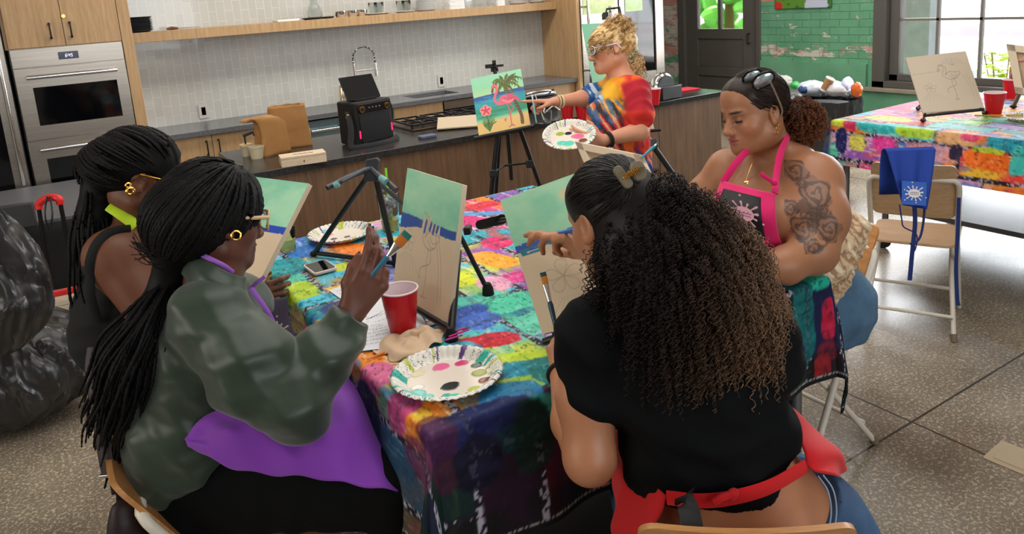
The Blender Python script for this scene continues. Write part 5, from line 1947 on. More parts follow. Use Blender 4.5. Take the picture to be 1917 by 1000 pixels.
Rp = .128
bl = blobs_px((838, 712), Rp, [(826, 688, .17, (226, 100, 150)), (864, 681, .13, (206, 40, 110)), (892, 685, .11, (40, 74, 60)), (897, 699, .15, (140, 152, 50)), (907, 713, .11, (120, 60, 40)), (843, 724, .17, (16, 20, 26)), (889, 730, .12, (176, 190, 60)), (784, 700, .14, (218, 204, 168)), (781, 727, .12, (236, 232, 224)), (776, 741, .2, (110, 206, 196)), (800, 745, .12, (110, 206, 196)), (850, 746, .16, (80, 200, 180)), (835, 742, .08, (60, 170, 160))])
party_plate('round party plate used as a palette beside the red cup, with blobs of paint', T0(838, 712), Rp, None, bl, 2)
bl = blobs_px((640, 440), .125, [(663, 443, .2, (236, 130, 170)), (620, 436, .08, (240, 120, 120)), (625, 444, .1, (30, 30, 34)), (650, 440, .1, (60, 60, 70)), (690, 432, .2, (120, 200, 180)), (610, 432, .1, (120, 190, 200))])
party_plate('round party plate palette under the black tripod easel legs', T0(640, 444), .125, None, bl, 5)
party_plate('party plate at the table end, mostly behind the curly hair', T0(1400, 512), .11, None, (), 9)

# plastic cup with green straw
c = T0(732, 432)
t = thing('iced_drink', 'clear plastic cup with a lime green straw behind the easel', 'cup', c)
build('cup', MB().lathe([(0, 0), (.030, 0), (.033, .03), (.043, .145), (.045, .147), (.043, .149)], c, n=32, ends=False), GL2, t, solid=.0015)
build('drink', MB().lathe([(0, .004), (.029, .004), (.032, .03), (.034, .045), (0, .045)], c, n=28, ends=False), M('pale_drink', (228, 214, 130), .2, trans=.5), t)
m = MB()
for k in range(26):
    m.box(c + A(random.uniform(-.018, .018), random.uniform(-.018, .018), .05 + random.uniform(0, .085)), [.018] * 3, rotz(random.uniform(0, 3)) @ rotx(random.uniform(0, 3)))
build('ice', m, M('ice', (236, 238, 240), .15, trans=.7), t, bevel=.002)
build('straw', MB().tube([c + A(0, 0, .01), P(722, 315, depth(c) - .02)], .0045, 10), M('lime_straw', (130, 220, 40), .4), t)
c = T0(540, 470)
t = thing('drinking_glass', 'small clear tumbler of pale yellow drink at the table corner', 'glass', c)
build('tumbler', MB().lathe([(0, 0), (.026, 0), (.032, .085)], c, n=32, ends=False), GL2, t, solid=.002)
build('drink', MB().lathe([(0, .004), (.025, .004), (.029, .045), (0, .045)], c, n=28), M('pale_drink2', (222, 226, 140), .1, trans=.5), t)
# phone
c = T0(600, 506, .004)
e1, e2 = nrm(Z(624, 506, TZ) - Z(583, 517, TZ)), None
e2 = np.cross([0, 0, 1], e1)
t = thing('phone', 'phone in a pale case lying on the cloth near the tripod easel', 'phone', c)
build('case', MB().prism(rrect(.082, .115, .014), c, e1, e2, (0, 0, .009)), M('phone_case', (222, 200, 190), .4), t, bevel=.002)
build('screen', MB().prism(rrect(.070, .10, .008), c + A(0, 0, .009), e1, e2, (0, 0, .001)), M('phone_screen', (10, 10, 12), .08), t)
# small water cup
c = T0(668, 530)
t = thing('water_pot', 'small pale mint paint pot behind the raised hand', 'pot', c)
build('pot', MB().lathe([(0, 0), (.026, 0), (.030, .04), (.027, .04), (.024, .004)], c, n=28, ends=False), M('pot_mint', (176, 206, 188), .35), t)
build('water', MB().lathe([(0, .034), (.027, .034)], c, n=28, ends=False), M('pot_water', (150, 200, 186), .1), t)


# papers with handwriting
def sheet(label, quad, seed, lines=9):
    q = [T0(*p) for p in quad]
    nrow = 14
    G = np.array([[q[0] * (1 - a) * (1 - b) + q[1] * a * (1 - b) + q[3] * (1 - a) * b + q[2] * a * b + A(0, 0, .0015 + .003 * abs(math.sin(3 * a + 2 * b + seed))) for b in np.linspace(0, 1, nrow)] for a in np.linspace(0, 1, nrow)])
    t = thing('instruction_sheet', label, 'paper', (q[0] + q[2]) / 2, 'papers under the red cup')
    build('sheet', MB().grid(G), PAPER, t)
    m = MB()
    r = random.Random(seed)
    for k in range(lines):
        b = .12 + .8 * k / lines
        a = .08
        while a < .85:
            L_ = r.uniform(.02, .07)
            def g(a_, b_):
                return q[0] * (1 - a_) * (1 - b_) + q[1] * a_ * (1 - b_) + q[3] * (1 - a_) * b_ + q[2] * a_ * b_ + A(0, 0, .0024 + .003 * abs(math.sin(3 * a_ + 2 * b_ + seed)))
            m.tube([g(a, b), g(a + L_ * .33, b + .012), g(a + L_ * .66, b - .008), g(a + L_, b)], .0004, 4)
            a += L_ + .025
            if r.random() < .08:
                break
    build('handwriting', m, M('grey_ink', (120, 126, 140), .7), t)


sheet('white instruction sheet with handwriting under the raised hand', [(615, 545), (700, 520), (770, 560), (690, 600)], 3)
sheet('white instruction sheet with small writing under the red cup', [(672, 596), (760, 560), (812, 622), (700, 640)], 5)
sheet('white sheet lying beneath the beige napkin', [(690, 610), (770, 590), (790, 650), (665, 662)], 8, 6)
# beige rag
c = T0(768, 648)
r_ = np.linspace(0, 1, 24)
an = np.linspace(0, 2 * math.pi, 61)
G = []
for a in r_:
    row = []
    for b in an:
        R_ = (.085 + .012 * math.sin(3 * b + 1) + .008 * math.sin(7 * b)) * a
        row.append(c + A(R_ * math.cos(b) * 1.05, R_ * math.sin(b) * .85, .006 + .012 * (1 - a) + .007 * math.sin(4 * R_ * 30 + 2 * math.cos(b * 2)) * a + .018 * max(0, math.cos(b - .6)) * (a > .3) * math.sin(a * 3.1) ** 2))
    G.append(row)
G = np.array(G)
G[:, -1] = G[:, 0]
solo('paper_towel', 'crumpled beige paper towel between the red cup and the plate palette', 'towel', MB().grid(G), M('beige_towel', (214, 184, 152), .9, bump=(60, .3, .002)), solid=.002)


def brush(label, a, b, hand=(40, 110, 140), ferr=.028, tip=.032, w=.009, tipc=(190, 110, 40), tipc2=(40, 110, 100), flatd=None, name='paint_brush', r=.0042):
    """a: handle end, b: bristle tip"""
    a, b = A(a), A(b)
    d = nrm(b - a)
    L_ = np.linalg.norm(b - a)
    fd = flatd if flatd is not None else np.cross(d, FWD)
    fd = nrm(fd)
    t = thing(name, label, 'brush', (a + b) / 2)
    f0 = b - d * (tip + ferr)
    build('handle', MB().tube([a, a + d * L_ * .25, a + d * L_ * .6, f0], [r * .55, r * .8, r * 1.25, r * .95], 12), M('brush_handle_%d_%d_%d' % hand, hand, .3), t)
    def loft(p0, p1, r0, r1, w0, w1, mt, nm):
        m = MB()
        rings = []
        n = 16
        an = np.arange(n) * 2 * math.pi / n
        nd = np.cross(d, fd)
        for k in range(7):
            s_ = k / 6
            c = p0 + (p1 - p0) * s_
            rings.append(c + np.cos(an)[:, None] * fd * (w0 + (w1 - w0) * s_) + np.sin(an)[:, None] * nd * (r0 + (r1 - r0) * s_))
        V = np.concatenate(rings)
        f = [(i * n + k, i * n + (k + 1) % n, (i + 1) * n + (k + 1) % n, (i + 1) * n + k) for i in range(6) for k in range(n)]
        f += [tuple(range(n - 1, -1, -1)), tuple(6 * n + k for k in range(n))]
        m.add(V, f)
        return build(nm, m, mt, t)
    loft(f0, b - d * tip, r, .0022, r, w * .92, CHROME, 'ferrule')
    loft(b - d * tip, b - d * tip * .35, .0026, .0022, w * .92, w, M('bristle_amber_%d' % tipc[0], tipc, .5), 'bristles')
    loft(b - d * tip * .36, b, .0022, .0010, w, w * .95, M('bristle_wet_%d' % tipc2[0], tipc2, .3), 'paint_load')
    return t


b0_ = T0(688, 677, .004)
brush('thin brush with an orange handle lying at the table edge under the towel', b0_, T0(742, 655, .004), (214, 120, 30), r=.0032, w=.004, tip=.012, ferr=.015)
m = MB()
for k, (p, q) in enumerate((((838, 640), (872, 625)), ((842, 648), (878, 628)), ((835, 655), (866, 638)))):
    m.tube([T0(*p, .024), T0(*q, .014)], .0025, 6)
solo('coffee_stirrers', 'thin magenta plastic sticks lying over the palette rim', 'sticks', m, M('magenta_plastic', (196, 40, 130), .35))
# folded printed page right of the cup
q = [T0(790, 585), T0(830, 575), T0(850, 600), T0(800, 615)]
def page_paint(u, v):
    C = np.zeros(u.shape + (3,)) + A(226, 224, 222)
    for k, c in enumerate(((40, 120, 180), (226, 120, 60), (60, 170, 190), (120, 90, 70))):
        C = lerpc(C, (np.abs(v - .2 - .18 * k) < .05) * 1.0, c)
    return C
u, v = np.meshgrid(np.linspace(0, 1, 30), np.linspace(0, 1, 30), indexing='ij')
G = q[0] * ((1 - u) * (1 - v))[..., None] + q[1] * (u * (1 - v))[..., None] + q[2] * (u * v)[..., None] + q[3] * ((1 - u) * v)[..., None]
G[..., 2] += .004
idx = np.arange(900).reshape(30, 30)
tag(mesh_obj('striped_card', G.reshape(-1, 3), np.stack([idx[:-1, :-1], idx[1:, :-1], idx[1:, 1:], idx[:-1, 1:]], -1).reshape(-1, 4), CVP, colors=lin_arr(page_paint(u, v)).reshape(-1, 3), solid=.001), 'small striped colour card right of the red cup', 'card')
# window table litter: plate, papers
c = T0(1868, 226)
solo('paper_sheet', 'crumpled pale paper lying in front of the red cup on the window table', 'paper', MB().grid(crumple(np.array([[[c[0] - .1 + .22 * i / 10, c[1] - .25 + .45 * j / 14, TZ + .006] for j in range(15)] for i in range(11)]).reshape(-1, 3), .012, 14, 5).reshape(11, 15, 3)), M('pale_grey_paper', (206, 200, 200), .8), solid=.001)
c = T0(1915, 222)
party_plate('party plate with paint at the right end of the window table', T0(1925, 226), .12, None, (), 4)
c = T0(1870, 222, .01)
solo('paint_brush', 'yellow-tipped brush lying across the paper on the window table', 'brush', MB().tube([c + A(-.06, .1, .005), c + A(.03, -.1, .012)], .005, 8), M('yellow_handle', (206, 160, 50), .4))


# ================================================================== chairs
CHW = wood('chair_plywood', (176, 118, 66), (206, 150, 94), (5, 60, 60), .35)
CHWL = wood('chair_plywood_pale', (190, 152, 112), (212, 176, 136), (5, 60, 60), .45)
CHT = M('chair_tube_cream', (214, 206, 192), .35)


def chair(label, loc, rz, woodm, sw=1.0, back_z=(.60, .86), group='folding plywood chairs', bar=.08):
    """local: sitter faces +Y"""
    t = thing('folding_chair', label, 'chair', loc, group, rz)
    w = .19 * sw
    zb0, zb1 = back_z
    def g(xx, s_):  # back frame line from front foot (s=0) to top (s=1)
        return A(xx, .20 - .42 * s_, .0 + (zb1 - bar) * s_)
    m = MB()
    pts = [g(-w - .02, .012), g(-w, .55), g(-w, .93), g(-w + .02, 1.0), g(0, 1.0), g(w - .02, 1.0), g(w, .93), g(w, .55), g(w + .02, .012)]
    pp = [pts[0], pts[1], pts[2]] + catmull([pts[2], g(-w + .004, .975), pts[3]], 4) + [pts[4], pts[5]] + catmull([pts[5], g(w - .004, .975), pts[6]], 4) + pts[7:]
    m.tube(pp, .0125, 12)
    build('back_frame', m, CHT, t, local=True)
    for sx_ in (-1, 1):
        build('rear_leg', MB().tube([(sx_ * (w - .025), .16, .44), (sx_ * (w - .02), .0, .28), (sx_ * (w + .01), -.22, .012)], .0115, 12), CHT, t, local=True)
        for a_, b_ in (((w + .012, -.225, 0), (w + .006, -.215, .035)), ((w + .02, .202, 0), (w + .02, .197, .035))):
            build('foot_cap', MB().cyl((sx_ * a_[0], a_[1], 0), (sx_ * b_[0], b_[1], .035), .0155, n=14), M('grey_foot', (120, 104, 84), .6), t, local=True)
    for y_, z_ in ((-.17, .10), (.13, .13)):
        build('stretcher', MB().tube([(-w, y_, z_), (w, y_, z_)], .009, 10), CHT, t, local=True)
    # seat
    poly = rrect(.37 * sw, .36, .05)
    build('seat', MB().prism(poly, (0, .02, .44), (1, 0, 0), (0, 1, 0), (0, 0, .016)), woodm, t, local=True, bevel=.004)
    # curved backrest
    H = zb1 - zb0
    po = rrect(.36 * sw, H, .035)
    sl = math.atan2(-.42, zb1)
    m = MB()
    n = 27
    G1, G2 = [], []
    for i in range(n):
        x = .18 * sw * math.sin(math.pi / 2 * (2 * i / (n - 1) - 1))
        e = max(0, abs(x) - (.18 * sw - .03)) / .03
        cut = .03 * (1 - math.sqrt(max(0, 1 - e * e)))
        r1, r2 = [], []
        for j in range(9):
            z = zb0 + cut + (H - 2 * cut) * j / 8
            y = .20 - .42 * (z / (zb1 - bar)) - .014 + .018 * (x / (.18 * sw)) ** 2
            r1.append((x, y, z)); r2.append((x, y + .013, z))
        G1.append(r1); G2.append(r2)
    G1, G2 = np.array(G1), np.array(G2)
    ring = lambda G: np.concatenate([G[:, 0], G[-1, 1:], G[-2::-1, -1], G[0, -2:0:-1]])
    m.grid(G1[::-1]).grid(G2)
    ra, rb = ring(G1), ring(G2)
    m.grid(np.stack([np.vstack([ra, ra[:1]]), np.vstack([rb, rb[:1]])]))
    build('backrest', m, woodm, t, local=True, angle=50)
    return t


ch = chair('pale plywood folding chair with a blue apron over its back, at the window table', (3.58, 2.02, 0), -math.radians(90 - 26), CHWL, back_z=(.575, .87), group=None)
# chair of the curly-haired woman (back towards the viewer)
ch2 = chair('orange-brown plywood folding chair under the curly-haired woman, black strap on it', (.99, .94, 0), -math.radians(37), CHW, back_z=(.62, .93), sw=.93, group=None, bar=.17)
ch3 = chair('cream-framed folding chair under the woman in the olive shirt', (.26, 1.85, 0), -math.radians(96), CHW, back_z=(.52, .78), group=None)
ch4 = chair('plywood folding chair under the woman in the pink apron', (2.22, 1.68, 0), math.radians(90), CHW, sw=.9, back_z=(.58, .85), group=None)
ch5 = chair('folding chair under the woman in the black tank top', (.26, 2.62, 0), -math.radians(96), CHW, back_z=(.52, .80), group=None)

# blue apron hanging over the pale chair
def sheet_mesh(name, label, cat, G, mt, solid=.003, **k):
    return solo(name, label, cat, MB().grid(G), mt, solid=solid, **k)


apb = thing('blue_apron', 'royal blue apron with a white splat logo hung over the pale chair', 'apron', (3.35, 1.9, .5))
tl, tr_ = P(1657, 283, 3.27), P(1748, 280, 3.24)
bl_, br_ = P(1684, 383, 3.24), P(1733, 392, 3.22)
G = []
for i in range(30):
    a = i / 29
    row = []
    for j in range(24):
        b = j / 23
        l_ = tl + (bl_ - tl) * a
        r2_ = tr_ + (br_ - tr_) * a
        p = l_ + (r2_ - l_) * b - FWD * (.012 + .012 * math.sin(b * 14 + a * 2) * (.3 + .7 * a))
        row.append(p)
    G.append(row)
fold = [[p + FWD * .05 * (1 - 0) + A(0, 0, -.0) for p in G[0]]]
back_rows = [[p + FWD * .055 - A(0, 0, k * .05) for p in G[0]] for k in (4, 3, 2, 1)]
G = np.array(back_rows + [[p + FWD * .045 + A(0, 0, .005) for p in G[0]]] + [[p + FWD * .02 + A(0, 0, .012) for p in G[0]]] + G)
BLU = M('royal_blue_cloth', (28, 62, 152), .8, bump=(220, .2, .001))
build('cloth', MB().grid(G), BLU, apb, solid=.002)


def splat(parent, c, ex_, ey_, s, nz, colr, ink, name='logo'):
    """paint-splat emblem: round centre, drops around, small lettering strokes"""
    m = MB()
    c, ex_, ey_, nz = A(c), A(ex_), A(ey_), A(nz)
    m.prism([(s * .42 * math.cos(a), s * .30 * math.sin(a)) for a in np.linspace(0, 2 * math.pi, 29)[:-1]], c, ex_, ey_, nz)
    for k in range(12):
        a = k * math.pi / 6 + .2
        L_ = (.30, .42, .26)[k % 3]
        d = A(math.cos(a), math.sin(a) * .85)
        n_ = A(-d[1], d[0])
        w0, w1 = .035, (.075, .055, .06)[k % 3]
        p0, p1 = d * .30, d * (.42 + L_)
        poly = [p0 - n_ * w0 * 1.6, p0 * .6 + p1 * .4 - n_ * w0 * .7]
        for b in np.linspace(-1.6, 1.6, 9):
            poly.append(p1 + (d * math.cos(b) + n_ * math.sin(b)) * w1)
        poly += [p0 * .6 + p1 * .4 + n_ * w0 * .7, p0 + n_ * w0 * 1.6]
        m.prism([(q[0] * s * .8, q[1] * s * .8) for q in poly], c, ex_, ey_, nz * .9)
    for k in range(6):
        a = k * 1.05 + .7
        r_ = .95 if k % 2 else .8
        m.prism([(s * (r_ * math.cos(a) * .9 + .045 * math.cos(b)), s * (r_ * math.sin(a) * .8 + .045 * math.sin(b))) for b in np.linspace(0, 2 * math.pi, 11)[:-1]], c, ex_, ey_, nz * .9)
    o = build(name, m, colr, parent, label='white paint-splat logo' if name == 'logo' else None)
    m = MB()
    for k in range(11):
        x0 = -.30 + .056 * k
        m.tube([c + (ex_ * (x0) + ey_ * (.02 * math.sin(k * 2) + .03)) * s + nz * 1.15, c + (ex_ * (x0 + .03) + ey_ * (.10 * ((k * 7) % 3 - 1) * .5 + .06)) * s + nz * 1.15, c + (ex_ * (x0 + .05) + ey_ * .03) * s + nz * 1.15], s * .012, 5)
    m.tube([c + (ex_ * -.3 + ey_ * -.06) * s + nz * 1.15, c + (ex_ * .3 + ey_ * -.08) * s + nz * 1.15], s * .012, 5)
    build('lettering', m, ink, o)
    return o


pc_ = P(1711, 362, 3.185)
exx = nrm(P(1736, 363, 3.185) - P(1690, 360, 3.185))
eyy = nrm(P(1712, 340, 3.185) - P(1711, 385, 3.185))
build('logo_patch', MB().prism(rrect(.105, .10, .004), pc_ , exx, eyy, -FWD * .001), M('patch_blue', (46, 96, 190), .6), apb)
splat(apb, pc_ - FWD * .002, exx, eyy, .062, -FWD * .0015, M('logo_white', (232, 226, 226), .6), M('logo_ink', (40, 44, 90), .6))
for (pts, w_) in ((((1684, 383), (1688, 410), (1692, 425), (1716, 440), (1712, 470), (1704, 455)), .003), (((1712, 385), (1713, 420), (1708, 470), (1703, 525)), .010), (((1731, 388), (1728, 420), (1722, 445), (1710, 458)), .005), (((1795, 370), (1793, 430), (1790, 500), (1792, 560), (1795, 572)), .009)):
    dd = 3.22 if pts[0][0] < 1790 else 3.32
    q = [P(p[0], p[1], dd) for p in pts]
    build('strap', MB().tube(catmull(q, 6), w_, 8, flat=(RIGHT, 1.0)) if w_ < .008 else MB().tube(catmull(q, 6), w_, 8, flat=(FWD, .25)), M('navy_strap', (22, 42, 104), .8), apb)

# black strap over the near chair
c = ch2
t_ = thing('shoulder_strap', 'black fabric strap slung over the orange-brown chair back', 'strap', P(1292, 980, 1.2))
build('webbing', MB().tube(catmull([P(1290, 925, 1.30), P(1280, 934, 1.235), P(1288, 950, 1.20), P(1298, 1000, 1.17), P(1300, 1060, 1.16)], 6), .017, 8, flat=(FWD, .12)), M('strap_black', (14, 14, 16), .6), t_)

# bin with rubbish
c = A(5.75, 3.75, 0)
bc = PX(1562, 200, 6.6)
bx, by = 6.35, 4.55
t = thing('rubbish_bin', 'large bin lined with a black bag and heaped with rubbish under the green wall', 'bin', (bx, by, 0))
build('bin', MB().lathe([(0, 0), (.25, 0), (.3, .52), (.3, .54)], (bx, by, 0), n=36), M('bin_grey', (60, 60, 62), .6), t)
G = []
for i in range(16):
    a = i / 15
    row = []
    for k in range(73):
        an_ = 2 * math.pi * k / 72
        r_ = .315 + .012 * math.sin(an_ * 11 + a * 5) * a + .01 * math.sin(an_ * 23 + 9 * a)
        row.append((bx + r_ * math.cos(an_) * 1.15, by + r_ * math.sin(an_) * 1.15, .60 - .5 * a + .008 * math.sin(an_ * 7)))
    G.append(row)
G = np.array(G)
inner = G[0].copy(); inner[:, 2] -= .03; inner[:, :2] = (inner[:, :2] - (bx, by)) * .9 + (bx, by)
G = np.concatenate([inner[None], G])
build('liner', MB().grid(G), BAGM, t, solid=.002)
rr_ = random.Random(3)
def blob(label, name, px, py, x, r, mt, seed, cat='rubbish'):
    p = PX(px, py, x)
    m = MB().ell((0, 0, 0), r, rotz(seed), 24, 16)
    V = crumple(np.concatenate(m.v), .25 * min(r), 2.2 / min(r), seed) + p
    return solo(name, label, cat, MB().add(V, m.f), mt)
blob('crumpled white and blue plastic bag on the rubbish bin', 'plastic_bag', 1522, 163, 6.3, A(.14, .13, .07), M('plastic_bag_white', (196, 204, 214), .4), 1)
blob('crumpled dark blue wrapper at the edge of the rubbish bin', 'wrapper', 1508, 168, 6.2, A(.06, .07, .04), M('wrapper_blue', (36, 70, 120), .35), 2)
blob('ball of white paper in the middle of the rubbish bin', 'crumpled_paper', 1566, 166, 6.35, A(.12, .13, .07), M('paper_ball', (204, 204, 210), .7), 3)
blob('orange snack packet on the rubbish bin', 'snack_packet', 1602, 168, 6.3, A(.045, .05, .07), M('packet_orange', (216, 104, 40), .35), 4)
blob('pale blue paper sheet sticking out of the rubbish bin', 'crumpled_paper', 1586, 158, 6.4, A(.05, .11, .08), M('paper_blue', (176, 184, 214), .7), 5)
p = PX(1549, 157, 6.25)
t = thing('paper_cup', 'brown and white takeaway cup lying on the rubbish', 'cup', p)
Rq = rotz(.4) @ rotx(.5)
build('cup', MB().lathe([(.035, -.06), (.042, .05)], p, Rq, n=20), M('cup_kraft', (170, 126, 84), .7), t)
build('lid', MB().lathe([(.046, .05), (.046, .06), (.036, .068), (.034, .05)], p, Rq, n=20).lathe([(.04, -.075), (.04, -.058)], p, Rq, n=20), M('lid_white', (222, 222, 222), .4), t)
solo('storage_bin', 'low grey bin mostly hidden behind the head of the woman in pink', 'bin', MB().bb((6.45, 5.05, 0), (6.95, 5.75, .56)), M('bin_pale', (120, 122, 120), .6), bevel=.01)
blob('white crumpled bag lying on the floor ledge behind the sunglasses', 'crumpled_paper', 1458, 150, 6.7, A(.06, .14, .07), M('paper_ball2', (196, 196, 190), .7), 7)
blob('bright green packet behind the head of the woman in pink', 'snack_packet', 1487, 160, 6.6, A(.04, .06, .04), M('packet_green', (60, 170, 80), .4), 8)

# floor drain cover
q = Z(1900, 862, 0)
solo('floor_plate', 'small brass-edged floor plate at the right of the concrete floor', 'plate', MB().prism(rrect(.16, .16, .01), q + A(0.01, 0, .0), rotz(.06) @ A(1, 0, 0), rotz(.06) @ A(0, 1, 0), (0, 0, .004)).prism(rrect(.11, .11, .008), q + A(0.01, 0, .004), rotz(.06) @ A(1, 0, 0), rotz(.06) @ A(0, 1, 0), (0, 0, .002)), M('drain_beige', (170, 152, 124), .4), bevel=.001)
a_, b_ = PX(1452, 17, 7.49), PX(1557, 12, 7.49)
u, v = np.meshgrid(np.linspace(0, 1, 60), np.linspace(0, 1, 60), indexing='ij')
G = np.stack([np.full(u.shape, 7.485), a_[1] + (b_[1] - a_[1]) * u, a_[2] + .5 * v], -1)
idx = np.arange(3600).reshape(60, 60)
tag(mesh_obj('wall_picture', G.reshape(-1, 3), np.stack([idx[:-1, :-1], idx[1:, :-1], idx[1:, 1:], idx[:-1, 1:]], -1).reshape(-1, 4), CVP, colors=lin_arr(np.clip(paint_poster(u, v, lambda a, b: fbm(a, b, 4)), 0, 255)).reshape(-1, 3), solid=.02), 'green floral picture hanging on the green brick wall', 'picture')
# ================================================================== people: smooth implicit bodies meshed as one surface
class Body:
    def __init__(s, res=.0045):
        s.p, s.res = [], res

    def cap(s, a, b, ra, rb=None, k=.02, sub=False, fl=None):
        """tapered capsule; fl=(direction, ratio) squashes it along that direction"""
        s.p.append(('c', A(a), A(b), ra, ra if rb is None else rb, k, sub, fl))
        return s

    def chain(s, pts, rs, k=.02, fl=None):
        for i in range(len(pts) - 1):
            s.cap(pts[i], pts[i + 1], rs[i], rs[i + 1], k, fl=fl)
        return s

    def ell(s, c, r, R=I3, k=.02, sub=False):
        s.p.append(('e', A(c), A(r) if not np.isscalar(r) else A([r] * 3), np.asarray(R), None, k, sub, None))
        return s

    def cut(s, c, n, k=.004):
        """remove everything on the side of plane (c,n) that n points to"""
        s.p.append(('p', A(c), nrm(n), None, None, k, True, None))
        return s

    def mesh(s):
        lo, hi = [], []
        for q in s.p:
            if q[6]:
                continue
            if q[0] == 'c':
                m = max(q[3], q[4]) + .012
                lo.append(np.minimum(q[1], q[2]) - m); hi.append(np.maximum(q[1], q[2]) + m)
            else:
                m = q[2].max() + .012
                lo.append(q[1] - m); hi.append(q[1] + m)
        lo, hi = np.min(lo, 0), np.max(hi, 0)
        h = s.res
        n = np.ceil((hi - lo) / h).astype(int) + 1
        ax = [lo[i] + h * np.arange(n[i]) for i in range(3)]
        D = np.full(n, .5, np.float32)
        for q in s.p:
            k = q[5]
            if q[0] == 'p':
                a_, b_ = lo, hi
            elif q[0] == 'c':
                m = max(q[3], q[4]) + k + 3 * h
                a_, b_ = np.minimum(q[1], q[2]) - m, np.maximum(q[1], q[2]) + m
            else:
                m = q[2].max() + k + 3 * h
                a_, b_ = q[1] - m, q[1] + m
            i0 = np.clip(np.floor((a_ - lo) / h).astype(int), 0, n)
            i1 = np.clip(np.ceil((b_ - lo) / h).astype(int) + 1, 0, n)
            if (i1 <= i0).any():
                continue
            sl = tuple(slice(i0[i], i1[i]) for i in range(3))
            X = np.stack(np.meshgrid(*[ax[i][sl[i]] for i in range(3)], indexing='ij'), -1).astype(np.float32)
            if q[0] == 'p':
                d = -(X - q[1].astype(np.float32)) @ q[2].astype(np.float32)
            elif q[0] == 'c':
                a, b = q[1].astype(np.float32), q[2].astype(np.float32)
                ba = b - a
                L = max(float(ba @ ba), 1e-10)
                W = X - a
                t = np.clip((W @ ba) / L, 0, 1)
                W = W - t[..., None] * ba
                if q[7] is not None:
                    f = nrm(q[7][0]).astype(np.float32)
                    W = W + (W @ f)[..., None] * f * (q[7][1] - 1)
                d = np.sqrt((W * W).sum(-1)) - (q[3] + (q[4] - q[3]) * t)
            else:
                W = ((X - q[1].astype(np.float32)) @ q[3].astype(np.float32)) / q[2].astype(np.float32)
                k0 = np.sqrt((W * W).sum(-1))
                W = W / q[2].astype(np.float32)
                k1 = np.sqrt((W * W).sum(-1)) + 1e-9
                d = k0 * (k0 - 1) / k1
            O = D[sl]
            if q[6]:
                d = -d
                hh = np.clip(.5 - .5 * (O - d) / k, 0, 1)
                D[sl] = O + (d - O) * hh + k * hh * (1 - hh)
            else:
                hh = np.clip(.5 + .5 * (O - d) / k, 0, 1)
                D[sl] = O + (d - O) * hh - k * hh * (1 - hh)
        return surface_nets(D, lo, h)


def surface_nets(D, lo, h):
    ins = D < 0
    cnt = sum(ins[i:D.shape[0] - 1 + i, j:D.shape[1] - 1 + j, k:D.shape[2] - 1 + k].astype(np.int8) for i in (0, 1) for j in (0, 1) for k in (0, 1))
    act = (cnt > 0) & (cnt < 8)
    I = np.argwhere(act)
    idx = np.full(act.shape, -1, np.int64)
    idx[act] = np.arange(len(I))
    acc, num = np.zeros((len(I), 3)), np.zeros(len(I))
    cs = [(i, j, k) for i in (0, 1) for j in (0, 1) for k in (0, 1)]
    vals = {c: D[I[:, 0] + c[0], I[:, 1] + c[1], I[:, 2] + c[2]].astype(float) for c in cs}
    for c in cs:
        for axs in range(3):
            if c[axs]:
                continue
            e = list(c); e[axs] = 1; e = tuple(e)
            a, b = vals[c], vals[e]
            m = (a < 0) != (b < 0)
            t = np.where(m, a / np.where(m, a - b, 1), 0)
            p = np.array([c] * len(I), float)
            p[:, axs] += t
            acc += p * m[:, None]
            num += m
    V = lo + (I + acc / num[:, None]) * h
    F = []
    for axs in range(3):
        sl0 = [slice(None)] * 3; sl1 = [slice(None)] * 3
        sl0[axs] = slice(0, -1); sl1[axs] = slice(1, None)
        a, b = ins[tuple(sl0)], ins[tuple(sl1)]
        E = np.argwhere(a != b)
        o1, o2 = (axs + 1) % 3, (axs + 2) % 3
        ok = (E[:, o1] > 0) & (E[:, o2] > 0) & (E[:, o1] < D.shape[o1] - 1) & (E[:, o2] < D.shape[o2] - 1)
        E = E[ok]
        fl = a[E[:, 0], E[:, 1], E[:, 2]]
        q = []
        for d1, d2 in ((-1, -1), (0, -1), (0, 0), (-1, 0)):
            G = E.copy(); G[:, o1] += d1; G[:, o2] += d2
            q.append(idx[G[:, 0], G[:, 1], G[:, 2]])
        q = np.stack(q, 1)
        q[~fl] = q[~fl][:, ::-1]
        F.append(q)
    F = np.concatenate(F)
    return V, F[(F >= 0).all(1)]


def vnormals(V, F):
    n = np.cross(V[F[:, 2]] - V[F[:, 0]], V[F[:, 3]] - V[F[:, 1]])
    N = np.zeros_like(V)
    for k in range(4):
        np.add.at(N, F[:, k], n)
    return N / np.maximum(np.linalg.norm(N, axis=1, keepdims=True), 1e-12)


def folds(V, F, amp, sc, seed, dirs=None, n=6):
    """gentle ridged cloth folds pushed along the normal"""
    r = np.random.default_rng(seed)
    N = vnormals(V, F)
    d = np.zeros(len(V))
    for k in range(n):
        a = nrm(r.normal(size=3) if dirs is None else A(dirs[k % len(dirs)]) + r.normal(size=3) * .25)
        w = nrm(r.normal(size=3))
        ph = V @ a * sc * (1 + .35 * k) + 1.6 * np.sin(V @ w * sc * .35 + k) + r.uniform(0, 6)
        env = np.clip(.5 + np.sin(V @ nrm(r.normal(size=3)) * sc * .45 + r.uniform(0, 6)), 0, 1)
        d += (.5 + .5 * np.cos(2 * ph)) ** 1.6 * env / (1 + .4 * k)
    return V + N * (d[:, None] - .5) * amp


def ring_blur(V, F, C, it=1):
    return C


